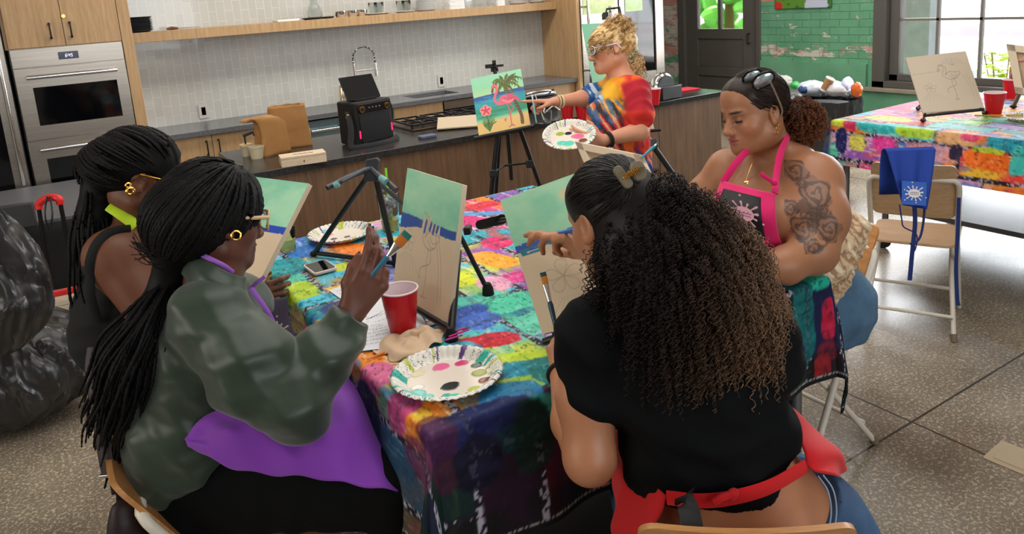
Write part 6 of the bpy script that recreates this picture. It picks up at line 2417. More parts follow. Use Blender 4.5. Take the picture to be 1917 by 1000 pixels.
def paintv(V, base, marks):
    C = np.tile(A(base) * 1.0, (len(V), 1))
    for (c, r, R, col, soft, al) in marks:
        r = A(r) if not np.isscalar(r) else A([r] * 3)
        q = np.sqrt(((((V - A(c)) @ np.asarray(R)) / r) ** 2).sum(1))
        C = lerpc(C, (1 - sst(1 - soft, 1 + soft, q)) * al, col)
    return C


SKIN_M = {}


def skin_mat(name, rough=.48):
    if name not in SKIN_M:
        m = M(name, vc=True, rough=rough, sss=.08, bump=(260, .12, .0012), spec=.45)
        SKIN_M[name] = m
    return SKIN_M[name]


class Head:
    def __init__(s, c, fwd, up, sc=1.0):
        s.c, s.R, s.s = A(c), frame(fwd, up), sc

    def w(s, x, y, z):
        return s.c + s.R @ (A(x, y, z) * s.s)

    def add(s, b, nose=1.0, full=1.0):
        w, q, R = s.w, s.s, s.R
        b.ell(w(0, -.012, .035), A(.074, .094, .086) * q, R, .02)
        b.ell(w(0, .03, -.025), A(.060 * full, .060, .086) * q, R, .03)
        b.ell(w(0, .045, .055), A(.058, .046, .05) * q, R, .03)
        for x in (-1, 1):
            b.cap(w(x * .046 * full, -.002, -.06), w(x * .012, .064, -.090), .024 * q, .020 * q, .03)
            b.ell(w(x * .036 * full, .052, -.028), A(.026, .026, .026) * q, R, .02)
            b.cap(w(x * .014, .086, .020), w(x * .042, .074, .021), .009 * q, .007 * q, .014)
            b.ell(w(x * .031, .094, .000), A(.017, .014, .011) * q, R, .012, True)
            b.ell(w(x * .031, .0735, .000), A(.0145, .0135, .0125) * q, R, .004)
            b.ell(w(x * .012 * nose, .098, -.037), A(.0085, .010, .008) * q, R, .006)
            e = frame(s.R @ A(.15 * x, 1, 0), s.R @ A(0, -.25, 1))
            b.ell(w(x * .076, -.012, -.004), A(.0075, .019, .031) * q, e, .008)
            b.ell(w(x * .083, -.007, .000), A(.006, .011, .018) * q, e, .004, True)
            b.ell(w(x * .079, -.004, -.028), A(.005, .008, .009) * q, e, .005)
        b.cap(w(0, .084, .008), w(0, .106, -.030), .009 * q, .0115 * nose * q, .012)
        b.ell(w(0, .108, -.034), A(.011 * nose, .010, .009) * q, R, .008)
        b.ell(w(0, .077, -.062), A(.032, .0145, .024) * q, R, .015)
        b.ell(w(0, .0905, -.0575), A(.023, .0080, .0055) * q, R, .004)
        b.ell(w(0, .0890, -.0680), A(.021, .0082, .0066) * q, R, .004)
        b.cap(w(-.024, .091, -.0625), w(.024, .091, -.0625), .0018 * q, k=.003, sub=True)
        b.ell(w(0, .074, -.094), A(.022, .016, .016) * q, R, .018)

    def marks(s, lip, brow, lipa=.8, browa=.9):
        w, q, R = s.w, s.s, s.R
        m = [(w(0, .094, -.0575), A(.024, .012, .0062) * q, R, lip, .25, lipa), (w(0, .093, -.068), A(.022, .012, .0072) * q, R, lip, .25, lipa), (w(0, .098, -.0625), A(.024, .01, .0016) * q, R, tuple(np.array(lip) * .45), .3, .8)]
        for x in (-1, 1):
            m.append((w(x * .030, .084, .0225), A(.020, .030, .0040) * q, frame(R @ A(0, 1, 0), R @ A(-x * .10, 0, 1)), brow, .35, browa))
            m.append((w(x * .031, .087, -.0065), A(.0165, .022, .0020) * q, R, (24, 14, 12), .4, .95))
            m.append((w(x * .031, .080, .004), A(.02, .02, .010) * q, R, tuple(np.array(brow) * .5 + np.array(lip) * .4), .5, .22))
        return m

    def hair_cap(s, b, infl=.008, line=0.0):
        w, q, R = s.w, s.s, s.R
        b.ell(w(0, -.014, .036), (A(.074, .094, .086) + infl) * q, R, .01)
        b.ell(w(0, .035, .058), (A(.058, .050, .05) + infl) * q, R, .02)
        b.ell(w(0, .105, -.045 + line), A(.072, .072, .108) * q, R, .006, True)
        for x in (-1, 1):
            b.ell(w(x * .083, .012, -.030), A(.030, .045, .052) * q, R, .006, True)


def hand(b, W, d, n, th, curl=(.5, .6, .7, .8), tcurl=.4, s=1.0, spread=.12, k=.006, tdir=None):
    """W wrist, d toward the fingers, n back-of-hand normal, th unit vector to the thumb side"""
    W, d, n, th = A(W), nrm(d), nrm(n), nrm(th)
    ks = [(.030, .088), (.010, .093), (-.010, .090), (-.028, .082)]
    L = [(.043, .025, .020), (.047, .030, .021), (.044, .028, .021), (.034, .021, .018)]
    for (o, l) in ks:
        b.cap(W + d * .008 * s + th * o * .55 * s, W + d * l * s + th * o * s, .0145 * s, .0105 * s, .014, fl=(n, 1.15))
    tips = []
    for f in range(4):
        o, l = ks[f]
        p = W + (d * l + th * o) * s
        ang = 0.0
        dd0 = nrm(d + th * spread * (o / .03))
        for j in range(3):
            ang += curl[f] * (1.0, 1.15, .8)[j]
            dd = dd0 * math.cos(ang) - n * math.sin(ang)
            q = p + dd * L[f][j] * s
            b.cap(p, q, (.0094, .0083, .0074)[j] * s, (.0083, .0074, .0062)[j] * s, k)
            p = q
        tips.append(p)
    p = W + (d * .022 + th * .020 - n * .006) * s
    t0 = nrm(d * .55 + th * .75 - n * .35) if tdir is None else nrm(tdir)
    b.cap(W + d * .01 * s, p + t0 * .03 * s, .016 * s, .0125 * s, .012)
    p = p + t0 * .036 * s
    for j in range(2):
        a = tcurl * (j + 1)
        dd = nrm(t0 * math.cos(a) + (d * .8 - th * .5 - n * .3) * math.sin(a))
        q = p + dd * (.030, .024)[j] * s
        b.cap(p, q, (.0105, .0092)[j] * s, (.0092, .0072)[j] * s, k)
        p = q
    tips.append(p)
    return tips


def nails(parent, pts, col, s=1.0):
    m = MB()
    for (p, d, n) in pts:
        R = frame(d, n)
        m.ell(A(p), A(.0045, .008, .0022) * s, R, 12, 8)
    build('fingernails', m, M('nail_%d_%d_%d' % col, col, .2), parent)


def strands(paths, rad, ns=4):
    """paths (N,m,3); rad (m,) or (N,m) -> verts, quad faces"""
    Pn = np.asarray(paths, float)
    N, m = Pn.shape[:2]
    T = np.gradient(Pn, axis=1)
    T /= np.maximum(np.linalg.norm(T, axis=2, keepdims=True), 1e-9)
    ref = np.where(np.abs(T[..., 2:3]) > .9, np.array([1.0, .2, 0]), np.array([.1, .2, 1.0]))
    u = np.cross(T, ref); u /= np.maximum(np.linalg.norm(u, axis=2, keepdims=True), 1e-9)
    w = np.cross(T, u)
    rad = np.broadcast_to(np.asarray(rad, float), (N, m))
    an = np.arange(ns) * 2 * math.pi / ns
    V = Pn[:, :, None] + rad[:, :, None, None] * (np.cos(an)[:, None] * u[:, :, None] + np.sin(an)[:, None] * w[:, :, None])
    idx = np.arange(N * m * ns).reshape(N, m, ns)
    a, b = idx[:, :-1], idx[:, 1:]
    F = np.stack([a, np.roll(a, -1, 2), np.roll(b, -1, 2), b], -1).reshape(-1, 4)
    return V.reshape(-1, 3), F


def resample(path, m):
    p = np.array(path)
    d = np.concatenate([[0], np.cumsum(np.linalg.norm(np.diff(p, axis=0), axis=1))])
    t = np.linspace(0, d[-1], m)
    return np.stack([np.interp(t, d, p[:, k]) for k in range(3)], 1)


def curls(roots, dirs, length, R0, turns, rng, m=34, drop=.5, taper=.6):
    out = []
    for c, d in zip(roots, dirs):
        L = length * rng.uniform(.6, 1.25)
        t = np.linspace(0, 1, m)
        g = A(0, 0, -1)
        dd = nrm(d)
        ax = c + (dd * (t * (1 - .5 * t))[:, None] + g * (drop * t ** 1.6)[:, None]) * L
        T = np.gradient(ax, axis=0); T /= np.linalg.norm(T, axis=1, keepdims=True)
        u = np.cross(T, rng.normal(size=3)); u /= np.maximum(np.linalg.norm(u, axis=1, keepdims=True), 1e-6)
        v = np.cross(T, u)
        ph = t * turns * rng.uniform(.7, 1.3) * 2 * math.pi + rng.uniform(0, 6)
        rr = R0 * rng.uniform(.5, 1.3) * np.minimum(1, t * 5) * (1 - (1 - taper) * t)
        out.append(ax + (np.cos(ph) * rr)[:, None] * u + (np.sin(ph) * rr)[:, None] * v)
    return np.array(out)


def person(label, base):
    return thing('person', label, 'person', base)


def flesh(parent, b, mat_, base, marks, name='body', label=None, noise=6):
    V, F = b.mesh()
    C = paintv(V, base, marks)
    C = C + (fbm(V[:, 0] * 30 + V[:, 2] * 17, V[:, 1] * 30 + V[:, 2] * 9, 5) - .5)[:, None] * noise
    return mesh_obj(name, V, F, mat_, parent, colors=lin_arr(np.clip(C, 0, 255)), angle=180, label=label)


def onskin(ob, pts, off=.006):
    V = np.empty(len(ob.data.vertices) * 3, np.float32)
    ob.data.vertices.foreach_get('co', V)
    V = V.reshape(-1, 3) + worldloc(ob)
    z = (V - EYE) @ FWD
    x = CX + F_PX * ((V - EYE) @ RIGHT) / z
    y = CY - F_PX * ((V - EYE) @ UP) / z
    out = []
    for (a, b_) in pts:
        m = np.hypot(x - a, y - b_) < 5
        if m.any():
            out.append(P(a, b_, float(z[m].min()) - off))
    return out


def wear(parent, name, b, mt, amp=0, sc=30, seed=1, dirs=None, label=None, colors=None):
    V, F = b.mesh()
    if amp:
        V = folds(V, F, amp, sc, seed, dirs)
    kw = {}
    if colors is not None:
        kw['colors'] = lin_arr(np.clip(colors(V), 0, 255))
    return mesh_obj(name, V, F, mt, parent, angle=180, label=label, **kw)


def cloth(name, rgb, rough=.85, sc=400, st=.25):
    return M(name, rgb, rough, bump=(sc, st, .0012), sheen=.15, spec=.25)


def hairmat(name, rgb, rough=.5, spec=.3):
    return M(name, rgb, rough, var=(60, .5), stretch=(1, 1, .3), spec=spec)


BLK = hairmat('black_hair', (10, 8, 9), .6, .22)

# ------------------------------------------------------------------ 1. woman in the olive shirt (front left, long black braids)
t1 = person('woman in an olive green shirt and purple apron with long black braids', (.06, 1.88, 0))
D1 = {}
H1 = Head(P(404, 412, 1.76), cdir(.67, -.05, -.74), cdir(-.05, 1, .10), 1.04)
sh, sf = P(392, 592, 1.66), P(438, 575, 1.92)
neck = P(398, 520, 1.76)
el, wr = P(552, 752, 1.60), P(655, 588, 1.70)
hipc = P(352, 905, 1.86)
chest = P(390, 660, 1.78)
b = Body(.0042)
H1.add(b)
b.chain([H1.w(0, -.02, -.05), neck, P(400, 560, 1.77)], [.052, .050, .06], .03)
b.chain([sf, neck, sh], [.055, .045, .055], .04)
b.chain([chest, P(345, 800, 1.80), hipc], [.10, .11, .13], .05)
b.chain([sh, el], [.055, .045], .03)
b.chain([el, P(600, 672, 1.65), wr], [.044, .038, .027], .02)
hd = nrm(P(712, 500, 1.70) - wr)
tips1 = hand(b, wr, hd, cdir(.75, -.25, .55), cdir(-.65, .5, .3), (.22, .36, .48, .62), .5, 1.14, .1, tdir=cdir(.1, 1, .1))
# left hand resting in the lap
wl = P(585, 765, 1.84)
b.chain([sf, P(505, 735, 1.98), wl], [.055, .042, .026], .02)
hand(b, wl, cdir(1, .05, .1), cdir(.1, 1, .4), cdir(.1, .3, 1), (.55, .6, .65, .7), .4, .9)
# hips and legs, seated
kn1, kn2 = P(745, 905, 1.72), P(770, 850, 1.98)
b.chain([hipc, kn1], [.12, .075], .05).chain([hipc + A(.05, .12, .0), kn2], [.12, .075], .05)
for q in (kn1, kn2):
    b.chain([q, A(q[0] + .03, q[1], .12), A(q[0] + .12, q[1] - .05, .05)], [.06, .04, .035], .02)
mk = H1.marks((120, 60, 56), (20, 14, 12))
SK1 = (96, 58, 44)
flesh(t1, b, skin_mat('skin_deep_brown', .47), SK1, mk + [(wr + hd * .1, .07, I3, (112, 66, 50), .8, .4)])
nm = [(tips1[i] + (tips1[i] - wr) * .02, tips1[i] - wr, cdir(.5, .2, .8)) for i in (0, 1, 2, 4)]
nails(t1, nm, (60, 36, 34), 1.0)
# trousers
b = Body(.006)
b.chain([hipc + A(0, 0, .02), kn1], [.142, .092], .05).chain([hipc + A(.05, .12, .02), kn2], [.142, .092], .05)
b.cap(hipc, hipc + A(.05, .12, 0), .15, k=.05)
for q in (kn1, kn2):
    b.chain([q, A(q[0] + .03, q[1], .13)], [.085, .07], .02)
b.cut((0, 0, .10), (0, 0, -1))
wear(t1, 'trousers', b, M('black_trousers', (9, 9, 10), .9, bump=(300, .2, .001), spec=.15), .006, 22, 3)
b = Body(.006)
for q in (kn1, kn2):
    b.chain([A(q[0] + .03, q[1], .05), A(q[0] + .17, q[1] - .07, .04)], [.045, .036], .02)
b.cut((0, 0, .002), (0, 0, -1))
wear(t1, 'shoes', b, BLACK)
# olive shirt
b = Body(.0045)
b.chain([sf, P(402, 565, 1.77), sh], [.062, .070, .078], .05)
b.chain([chest + A(0, 0, .03), chest, P(356, 790, 1.80), P(345, 855, 1.84)], [.112, .130, .130, .142], .06)
b.cap(sf, P(410, 720, 1.90), .09, .11, .06)
b.chain([sh, P(470, 690, 1.60), el], [.082, .082, .074], .04)
b.chain([el, P(600, 680, 1.645), P(640, 612, 1.685)], [.070, .058, .049], .03)
b.chain([P(625, 638, 1.672), P(650, 598, 1.70)], [.050, .048], .006)
b.chain([sf, P(500, 735, 1.98), P(560, 762, 1.88)], [.07, .058, .05], .03)
b.cap(P(392, 470, 1.76), P(398, 545, 1.77), .050, .058, .01, sub=True)
b.cut(P(656, 590, 1.70), nrm(P(700, 520, 1.72) - P(640, 612, 1.685)))
OL = M('olive_satin_shirt', (42, 56, 44), .4, bump=(500, .1, .001), sheen=.2, spec=.4)
wear(t1, 'shirt', b, OL, .010, 20, 12, [cdir(.5, 1, 0), cdir(-.4, 1, .3), cdir(1, .6, 0)])
# purple apron: neck strap, bib edge, lap panel
PU = cloth('purple_cotton', (126, 58, 168), .7)
m = MB().tube(catmull([P(362, 470, 1.69), P(392, 484, 1.675), P(420, 498, 1.69), P(436, 510, 1.72)], 6), .0055, 8, flat=(cdir(.2, .4, 1), .5))
m.tube(catmull([P(470, 540, 1.76), P(505, 590, 1.80), P(526, 640, 1.82), P(532, 665, 1.83)], 6), .007, 8, flat=(cdir(1, 0, .4), .5))
m.tube(catmull([P(470, 540, 1.80), P(482, 528, 1.79), P(496, 518, 1.79)], 6), .0045, 8, flat=(cdir(.2, .4, 1), .5))
ap = build('apron_strap', m, M('violet_trim', (150, 92, 190), .6), t1)
G = []
for i in range(26):
    a = i / 25
    row = []
    for j in range(26):
        c_ = j / 25
        p = P(478 + 60 * c_ + 22 * a, 565 + 110 * a - 10 * c_, 1.86 + .16 * c_ - .02 * a)
        row.append(p + cdir(1, 0, 0) * .008 * math.sin(5 * a + 3 * c_))
    G.append(row)
bib = build('apron_bib', MB().grid(np.array(G)), M('apron_dark', (44, 30, 54), .8), t1, solid=.003)
splat(bib, P(520, 622, 1.84), cdir(.5, -.3, -.6), cdir(.1, 1, 0), .05, cdir(.6, .2, .7) * .002, M('logo_cream', (220, 200, 180), .6), M('logo_ink', (40, 44, 90), .6))
lap = []
NA, NB = 60, 46
top_e = catmull([P(345, 822, 1.66), P(400, 770, 1.66), P(470, 760, 1.66), P(560, 790, 1.70), P(640, 712, 1.86), P(690, 712, 1.93), P(722, 740, 1.95)], 10)
bot_e = catmull([P(352, 832, 1.64), P(420, 872, 1.62), P(480, 884, 1.62), P(560, 893, 1.62), P(640, 903, 1.62), P(700, 913, 1.62), P(745, 922, 1.63)], 10)
te, be = resample(top_e, NA), resample(bot_e, NA)
mid = resample(catmull([P(348, 826, 1.63), P(410, 805, 1.60), P(480, 805, 1.60), P(560, 815, 1.60), P(640, 800, 1.64), P(700, 800, 1.68), P(745, 830, 1.72)], 10), NA)
for j in range(NB):
    v_ = j / (NB - 1)
    q = te * (1 - v_) ** 2 + 2 * mid * v_ * (1 - v_) + be * v_ ** 2
    a = np.linspace(0, 1, NA)
    q = q + cdir(.1, .8, .6) * (.010 * np.sin(a * 15 + 5 * v_ + 1.2 * np.sin(3 * v_)) * (.3 + .7 * np.sin(v_ * 3.1)) + .005 * np.sin(a * 31 - 9 * v_))[:, None]
    lap.append(q)
V = np.array(lap)
build('apron_skirt', MB().grid(V), PU, t1, solid=.003)
# braided hair
def braids(H, gather, guide, n, spread, m=70, r=.0042, seed=3, zmin=-.55, ymax=.86, wig=.004, frz=40):
    rg = np.random.default_rng(seed)
    out, rad = [], []
    gd = np.linalg.solve(H.R, A(gather) - H.w(0, -.014, .036)) / H.s
    gd = nrm(gd)
    while len(out) < n:
        d = nrm(rg.normal(size=3))
        if d[1] > ymax or d[2] < zmin or (d[1] > .30 and d[2] < .22) or (abs(d[0]) > .75 and d[2] < -.1 and d[1] > -.2):
            continue
        k = 22
        path = []
        om = math.acos(np.clip(d @ gd, -1, 1))
        for i in range(k):
            s_ = i / k
            v = (math.sin((1 - s_) * om) * d + math.sin(s_ * om) * gd) / max(math.sin(om), 1e-3)
            rr_ = A(.074, .094, .086) + .017 + .05 * max(0, -v[1]) * max(0, .55 - v[2]) + .003 * math.sin(40 * d[0] + 9 * d[2])
            path.append(H.c + H.R @ ((A(0, -.014, .036) + v * rr_) * H.s))
        off = rg.normal(size=3) * spread
        for i, g in enumerate(guide):
            f = min(1, (i + .3) / 2.0)
            path.append(A(g) + off * f * (1 + .10 * i))
        path = resample(catmull(path, 3), m)
        L_ = rg.uniform(.82, 1.0)
        path = resample(path[:int(m * L_)], m)
        s_ = np.linspace(0, 1, m)[:, None]
        path = path + wig * np.sin(s_ * 23 + rg.uniform(0, 6, 3)) * s_
        out.append(path)
        rad.append(r * rg.uniform(.8, 1.15) * (1 + .22 * np.sin(np.linspace(0, 1, m) * 260 + rg.uniform(0, 6))) * np.interp(np.linspace(0, 1, m), [0, .05, .9, 1], [.5, 1, .9, .45]))
    return np.array(out), np.array(rad)


b = Body(.0045)
H1.hair_cap(b, .013, -.030)
b.ell(H1.w(0, -.075, .0), A(.062, .06, .085), H1.R, k=.04)
b.chain([H1.w(0, -.09, -.03), P(318, 520, 1.74), P(280, 600, 1.71), P(246, 700, 1.73), P(222, 800, 1.78)], [.050, .034, .042, .038, .02], .03)
V, F = b.mesh()
g1 = [P(322, 520, 1.73), P(286, 605, 1.69), P(256, 690, 1.70), P(232, 770, 1.75), P(220, 830, 1.79)]
pa, ra = braids(H1, P(318, 500, 1.75), g1, 540, .023, seed=5, m=110, r=.0046)
V2, F2 = strands(pa, ra, 5)
mesh_obj('hair', np.concatenate([V, V2]), np.concatenate([F, F2 + len(V)]), BLK, t1, angle=180)
rg = np.random.default_rng(8)
ww = []
for i in range(13):
    a = P(322 + rg.uniform(-10, 20), 496 + rg.uniform(-16, 20), 1.70)
    ww.append(resample(catmull([a, P(285 + rg.uniform(-20, 20), 470 + rg.uniform(-10, 30), 1.66), P(246 + rg.uniform(-6, 14), 470 + rg.uniform(-40, 40), 1.66)], 6), 20))
V2, F2 = strands(np.array(ww), .0009, 4)
mesh_obj('loose_strands', V2, F2, BLK, t1, angle=180)
def hoop(parent, c, ax, r, w, name='earring', mt=GOLD):
    R = frame(ax, UP)
    build(name, MB().tube([A(c) + R @ A(r * math.cos(a), 0, r * math.sin(a)) for a in np.linspace(0, 2 * math.pi, 25)[:-1]], w, 8, closed=True), mt, parent)
hoop(t1, P(442, 441, 1.66), cdir(.5, 0, 1), .0100, .0021)


def glasses(label, H, fr, ln, r=(.026, .019), z=.002, w=.0022, thick=1.0, name='eyeglasses', tilt=0):
    t = thing(name, label, 'glasses', H.w(0, .11, 0))
    m, l = MB(), MB()
    for x in (-1, 1):
        c = A(x * .034, .107, z)
        ring = [H.w(c[0] + r[0] * math.copysign(abs(math.cos(a)) ** .6, math.cos(a)), c[1] - .012 * abs(math.cos(a)) * (1 if math.cos(a) * x > 0 else .1), c[2] + r[1] * math.copysign(abs(math.sin(a)) ** .6, math.sin(a))) for a in np.linspace(0, 2 * math.pi, 29)[:-1]]
        m.tube(ring, w, 8, closed=True)
        l.add(ring, [tuple(range(len(ring)))])
    m.tube([H.w(-.009, .109, z + .004), H.w(0, .112, z + .006), H.w(.009, .109, z + .004)], w, 8)
    build('frame', m, fr, t)
    build('lenses', l, ln, t, solid=.001)
    for x in (-1, 1):
        build('temple', MB().tube([H.w(x * .060, .096, z + .008), H.w(x * .078, .04, z + .009), H.w(x * .083, -.012, z + .012), H.w(x * .081, -.03, z - .012)], w * 1.35 * thick, 8), fr, t)
    return t


TORT = M('blond_acetate', (206, 172, 130), .3)
LENS = M('clear_lens', (236, 240, 242), .03, trans=1.0, ior=1.1)
glasses('blond acetate eyeglasses worn by the woman in the olive shirt', H1, TORT, LENS, r=(.027, .022), w=.0028, thick=1.3)
bh0, bh1 = P(669, 546, 1.70), P(764, 436, 1.66)
brush('large teal brush with an amber flat tip held in the raised hand', bh0, bh1, (40, 104, 130), ferr=.035, tip=.038, w=.012, tipc=(186, 104, 36), tipc2=(40, 120, 110), r=.0052)
# shoulder bag hanging from the chair
DB = M('burgundy_leather', (30, 9, 14), .55)
t = thing('shoulder_bag', 'dark burgundy shoulder bag hanging from the chair at the lower left', 'bag', P(232, 1010, 1.72))
build('strap', MB().tube(catmull([P(176, 650, 1.80), P(172, 700, 1.78), P(186, 780, 1.74), P(196, 850, 1.72), P(204, 888, 1.71)], 6), .017, 8, flat=(cdir(0, 0, 1), .25)), DB, t)
build('buckle', MB().box(P(205, 890, 1.71), (.045, .006, .01), hub), CHROME, t, bevel=.001)
build('hook', MB().tube([P(209, 893, 1.71), P(214, 925, 1.71)], .006, 8), DB, t)
V = crumple(np.concatenate(MB().ell((0, 0, 0), (.045, .035, .11), None, 28, 20).v), .008, 20, 5) + P(240, 1015, 1.70)
build('pouch', MB().add(V, MB().ell((0, 0, 0), 1, None, 28, 20).f), DB, t)
# the visible chair frame at the lower left is the sitter's
# ------------------------------------------------------------------ 2. woman in the pink apron (right of the table)
t2 = person('woman in a hot pink apron with rose tattoos on her arm, looking aside', (2.26, 1.62, 0))
H2 = Head(P(1412, 211, 2.34), cdir(-.92, -.27, .32), cdir(-.08, 1, .10), 1.05)
sh, sf = P(1524, 338, 2.27), P(1362, 318, 2.50)
neck = P(1448, 292, 2.42)
el, wr = P(1524, 470, 2.14), P(1404, 506, 2.02)
hip = A(2.18, 1.66, .62)
ch_ = P(1440, 400, 2.42)
b = Body(.0037)
H2.add(b, nose=.86, full=1.07)
b.chain([H2.w(0, -.02, -.05), neck], [.062, .062], .03)
b.chain([sf, P(1400, 308, 2.50), neck + A(0, 0, -.03), P(1490, 308, 2.38), sh], [.060, .052, .060, .058, .080], .04)
b.chain([ch_, P(1475, 480, 2.46), hip], [.15, .15, .17], .07)
b.ell(P(1400, 405, 2.30), (.085, .085, .08), k=.05).ell(P(1462, 412, 2.24), (.085, .085, .08), k=.05)
b.chain([sh, P(1530, 405, 2.20), el], [.082, .086, .066], .03)
b.chain([el, P(1470, 497, 2.08), wr], [.060, .050, .032], .025)
hand(b, wr, nrm(P(1340, 500, 1.98) - wr), A(0, 0, 1), cdir(0, .3, -1), (.15, .2, .25, .3), .2, 1.0)
el2 = P(1300, 425, 2.50)
b.chain([sf, P(1322, 370, 2.54), el2], [.066, .066, .054], .03)
wr2 = P(1360, 478, 2.22)
b.chain([el2, wr2], [.055, .033], .02)
hand(b, wr2, nrm(P(1420, 500, 2.1) - wr2), A(0, 0, 1), cdir(0, -.3, 1), (.3, .3, .35, .4), .2, .95)
for s_ in (-.12, .12):
    kn = hip + A(-.33, s_, -.06)
    b.chain([hip + A(0, s_ * .8, 0), kn, A(kn[0], kn[1], .10)], [.13, .08, .05], .04)
SK2 = (160, 110, 80)
mk = H2.marks((164, 80, 78), (40, 26, 20), .9, 1.0)
mk += [(H2.w(x * .045, .06, -.03), .022, I3, (186, 104, 80), .8, .35) for x in (-1, 1)]
mk += [(P(1355 + 8 * k, 320 + 3 * k, 2.38), .05, I3, (196, 134, 98), .9, .25) for k in range(2)]
V, F = b.mesh()
C = paintv(V, SK2, mk)
# rose tattoos on the near upper arm, in the arm's own coordinates
N = vnormals(V, F)
ROSE = [(1490, 322, .034, 2.20), (1530, 364, .042, 2.12), (1478, 388, .024, 2.18), (1552, 428, .036, 2.10), (1502, 428, .034, 2.12), (1520, 462, .026, 2.10), (1502, 345, .016, 2.16), (1540, 395, .020, 2.12), (1518, 405, .018, 2.12)]
px_ = CX + F_PX * ((V - EYE) @ RIGHT) / ((V - EYE) @ FWD)
py_ = CY - F_PX * ((V - EYE) @ UP) / ((V - EYE) @ FWD)
arm = (((V - EYE) @ FWD) < 2.34) & (N @ -FWD > -.1) & (px_ > 1468) & (py_ > 300) & (py_ < 476)
axr, axu = cdir(1, 0, .3), cdir(0, 1, .1)
for (qx, qy, rr, dd) in ROSE:
    c = P(qx, qy, dd)
    x, y = (V - c) @ axr, (V - c) @ axu
    r_ = np.hypot(x, y) / rr + .16 * (fbm(x * 60, y * 60, int(qx)) - .5)
    an = np.arctan2(y, x)
    edge = 1 + .12 * np.cos(5 * an + qx)
    sp_ = np.sin(13 * r_ + an * 1.0 + 1.3 * np.sin(3 * an + 4 * r_) + qx)
    w_ = np.where(arm & (r_ < edge), .30 + .5 * (sp_ > .25), 0)
    C = lerpc(C, w_, (64, 50, 44))
x, y = px_ / 40., py_ / 40.
lf = arm & (fbm(x * 1.6, y * 1.6, 9) > .58) & (np.hypot((px_ - 1520) / 40, (py_ - 420) / 55) < 1)
C = lerpc(C, lf * .6, (66, 52, 46))
mesh_obj('body', V, F, skin_mat('skin_warm_brown', .42), t2, colors=lin_arr(np.clip(C, 0, 255)), angle=180)
# floral top, jeans
def floral(V):
    C = np.tile(A(206, 180, 146), (len(V), 1))
    n = fbm(V[:, 0] * 90 + V[:, 2] * 40, V[:, 1] * 90 - V[:, 2] * 80, 3, 2)
    C = lerpc(C, (n > .60) * .8, (150, 110, 80))
    return lerpc(C, (n < .34) * .8, (232, 218, 196))
b = Body(.0055)
b.chain([ch_ + A(.02, 0, -.06), P(1480, 480, 2.46), hip + A(0, 0, .06)], [.160, .170, .180], .06)
b.ell(P(1404, 418, 2.32), (.085, .085, .075), k=.05).ell(P(1466, 425, 2.27), (.086, .086, .075), k=.05)
b.ell(P(1570, 440, 2.50), (.08, .08, .09), k=.05)
b.cut(P(1450, 372, 2.3), A(0, 0, 1) + cdir(.1, 0, .25) * .3)
V, F = b.mesh()
V = folds(V, F, .012, 34, 4)
mesh_obj('floral_top', V, F, M('floral_fabric', vc=True, rough=.8, bump=(120, .5, .004)), t2, colors=lin_arr(floral(V)), angle=180)
b = Body(.006)
for s_ in (-.12, .12):
    kn = hip + A(-.33, s_, -.06)
    b.chain([hip + A(.04, s_ * .9, -.01), kn, A(kn[0], kn[1], .12)], [.162, .10, .07], .05)
b.ell(hip + A(.04, -.05, -.02), (.15, .17, .13), k=.05)
DN = M('blue_denim', (88, 122, 150), .85, var=(5, .3), col2=(62, 94, 124), bump=(420, .4, .001))
wear(t2, 'jeans', b, DN, .008, 20, 6)
b = Body(.006)
for s_ in (-.12, .12):
    kn = hip + A(-.33, s_, -.06)
    b.chain([A(kn[0] + .02, kn[1], .05), A(kn[0] - .15, kn[1], .04)], [.045, .036], .02)
b.cut((0, 0, .002), (0, 0, -1))
wear(t2, 'shoes', b, WHITE_PL)
# pink apron
PKC = cloth('hot_pink_cotton', (206, 24, 96), .75)
top_ = [P(1352, 338, 2.235), P(1400, 351, 2.18), P(1450, 362, 2.165)]
G = []
NI, NJ = 34, 28
lft = resample(catmull([P(1350, 338, 2.26), P(1334, 380, 2.20), P(1326, 430, 2.20), P(1326, 470, 2.24)], 8), NI)
rgt = resample(catmull([P(1452, 363, 2.150), P(1451, 400, 2.10), P(1458, 440, 2.12), P(1472, 478, 2.18)], 8), NI)
midl = resample(catmull([P(1402, 352, 2.16), P(1402, 395, 2.09), P(1404, 430, 2.11), P(1406, 478, 2.16)], 8), NI)
for i in range(NI):
    for_ = []
    for j in range(NJ):
        u_ = j / (NJ - 1)
        p = lft[i] * (1 - u_) * (1 - 2 * u_) + 4 * midl[i] * u_ * (1 - u_) - rgt[i] * u_ * (1 - 2 * u_)
        for_.append(p + cdir(0, 0, 1) * .003 * math.sin(u_ * 11 + i * .3))
    G.append(for_)
G = np.array(G)
bibp = build('apron_bib', MB().grid(G), PKC, t2, solid=.003)
c_ = (G[7, 6] + G[7, 22] + G[21, 6] + G[21, 22]) / 4
exx, eyy = nrm(G[14, 20] - G[14, 8]), nrm(G[7, 14] - G[21, 14])
PG = G[4:25, 2:20] + cdir(0, 0, 1) * .003
build('logo_patch', MB().grid(PG), M('patch_black', (22, 20, 24), .7), bibp, solid=.001)
splat(bibp, PG[10, 9] + cdir(0, 0, 1) * .004, exx, eyy, .066, cdir(0, 0, 1) * .0015, M('logo_pinkish', (226, 168, 178), .6), M('logo_violet', (110, 70, 150), .6))
m = MB().tube(catmull([P(1354, 340, 2.24), P(1376, 305, 2.27), P(1398, 280, 2.32), P(1412, 268, 2.38)], 6), .013, 8, flat=(cdir(1, .5, .2), .9))
m = MB().tube(catmull([P(1354, 341, 2.245), P(1376, 308, 2.255), P(1400, 281, 2.30), P(1412, 270, 2.36)], 6), .011, 8, flat=(cdir(0, 0, 1), .25))
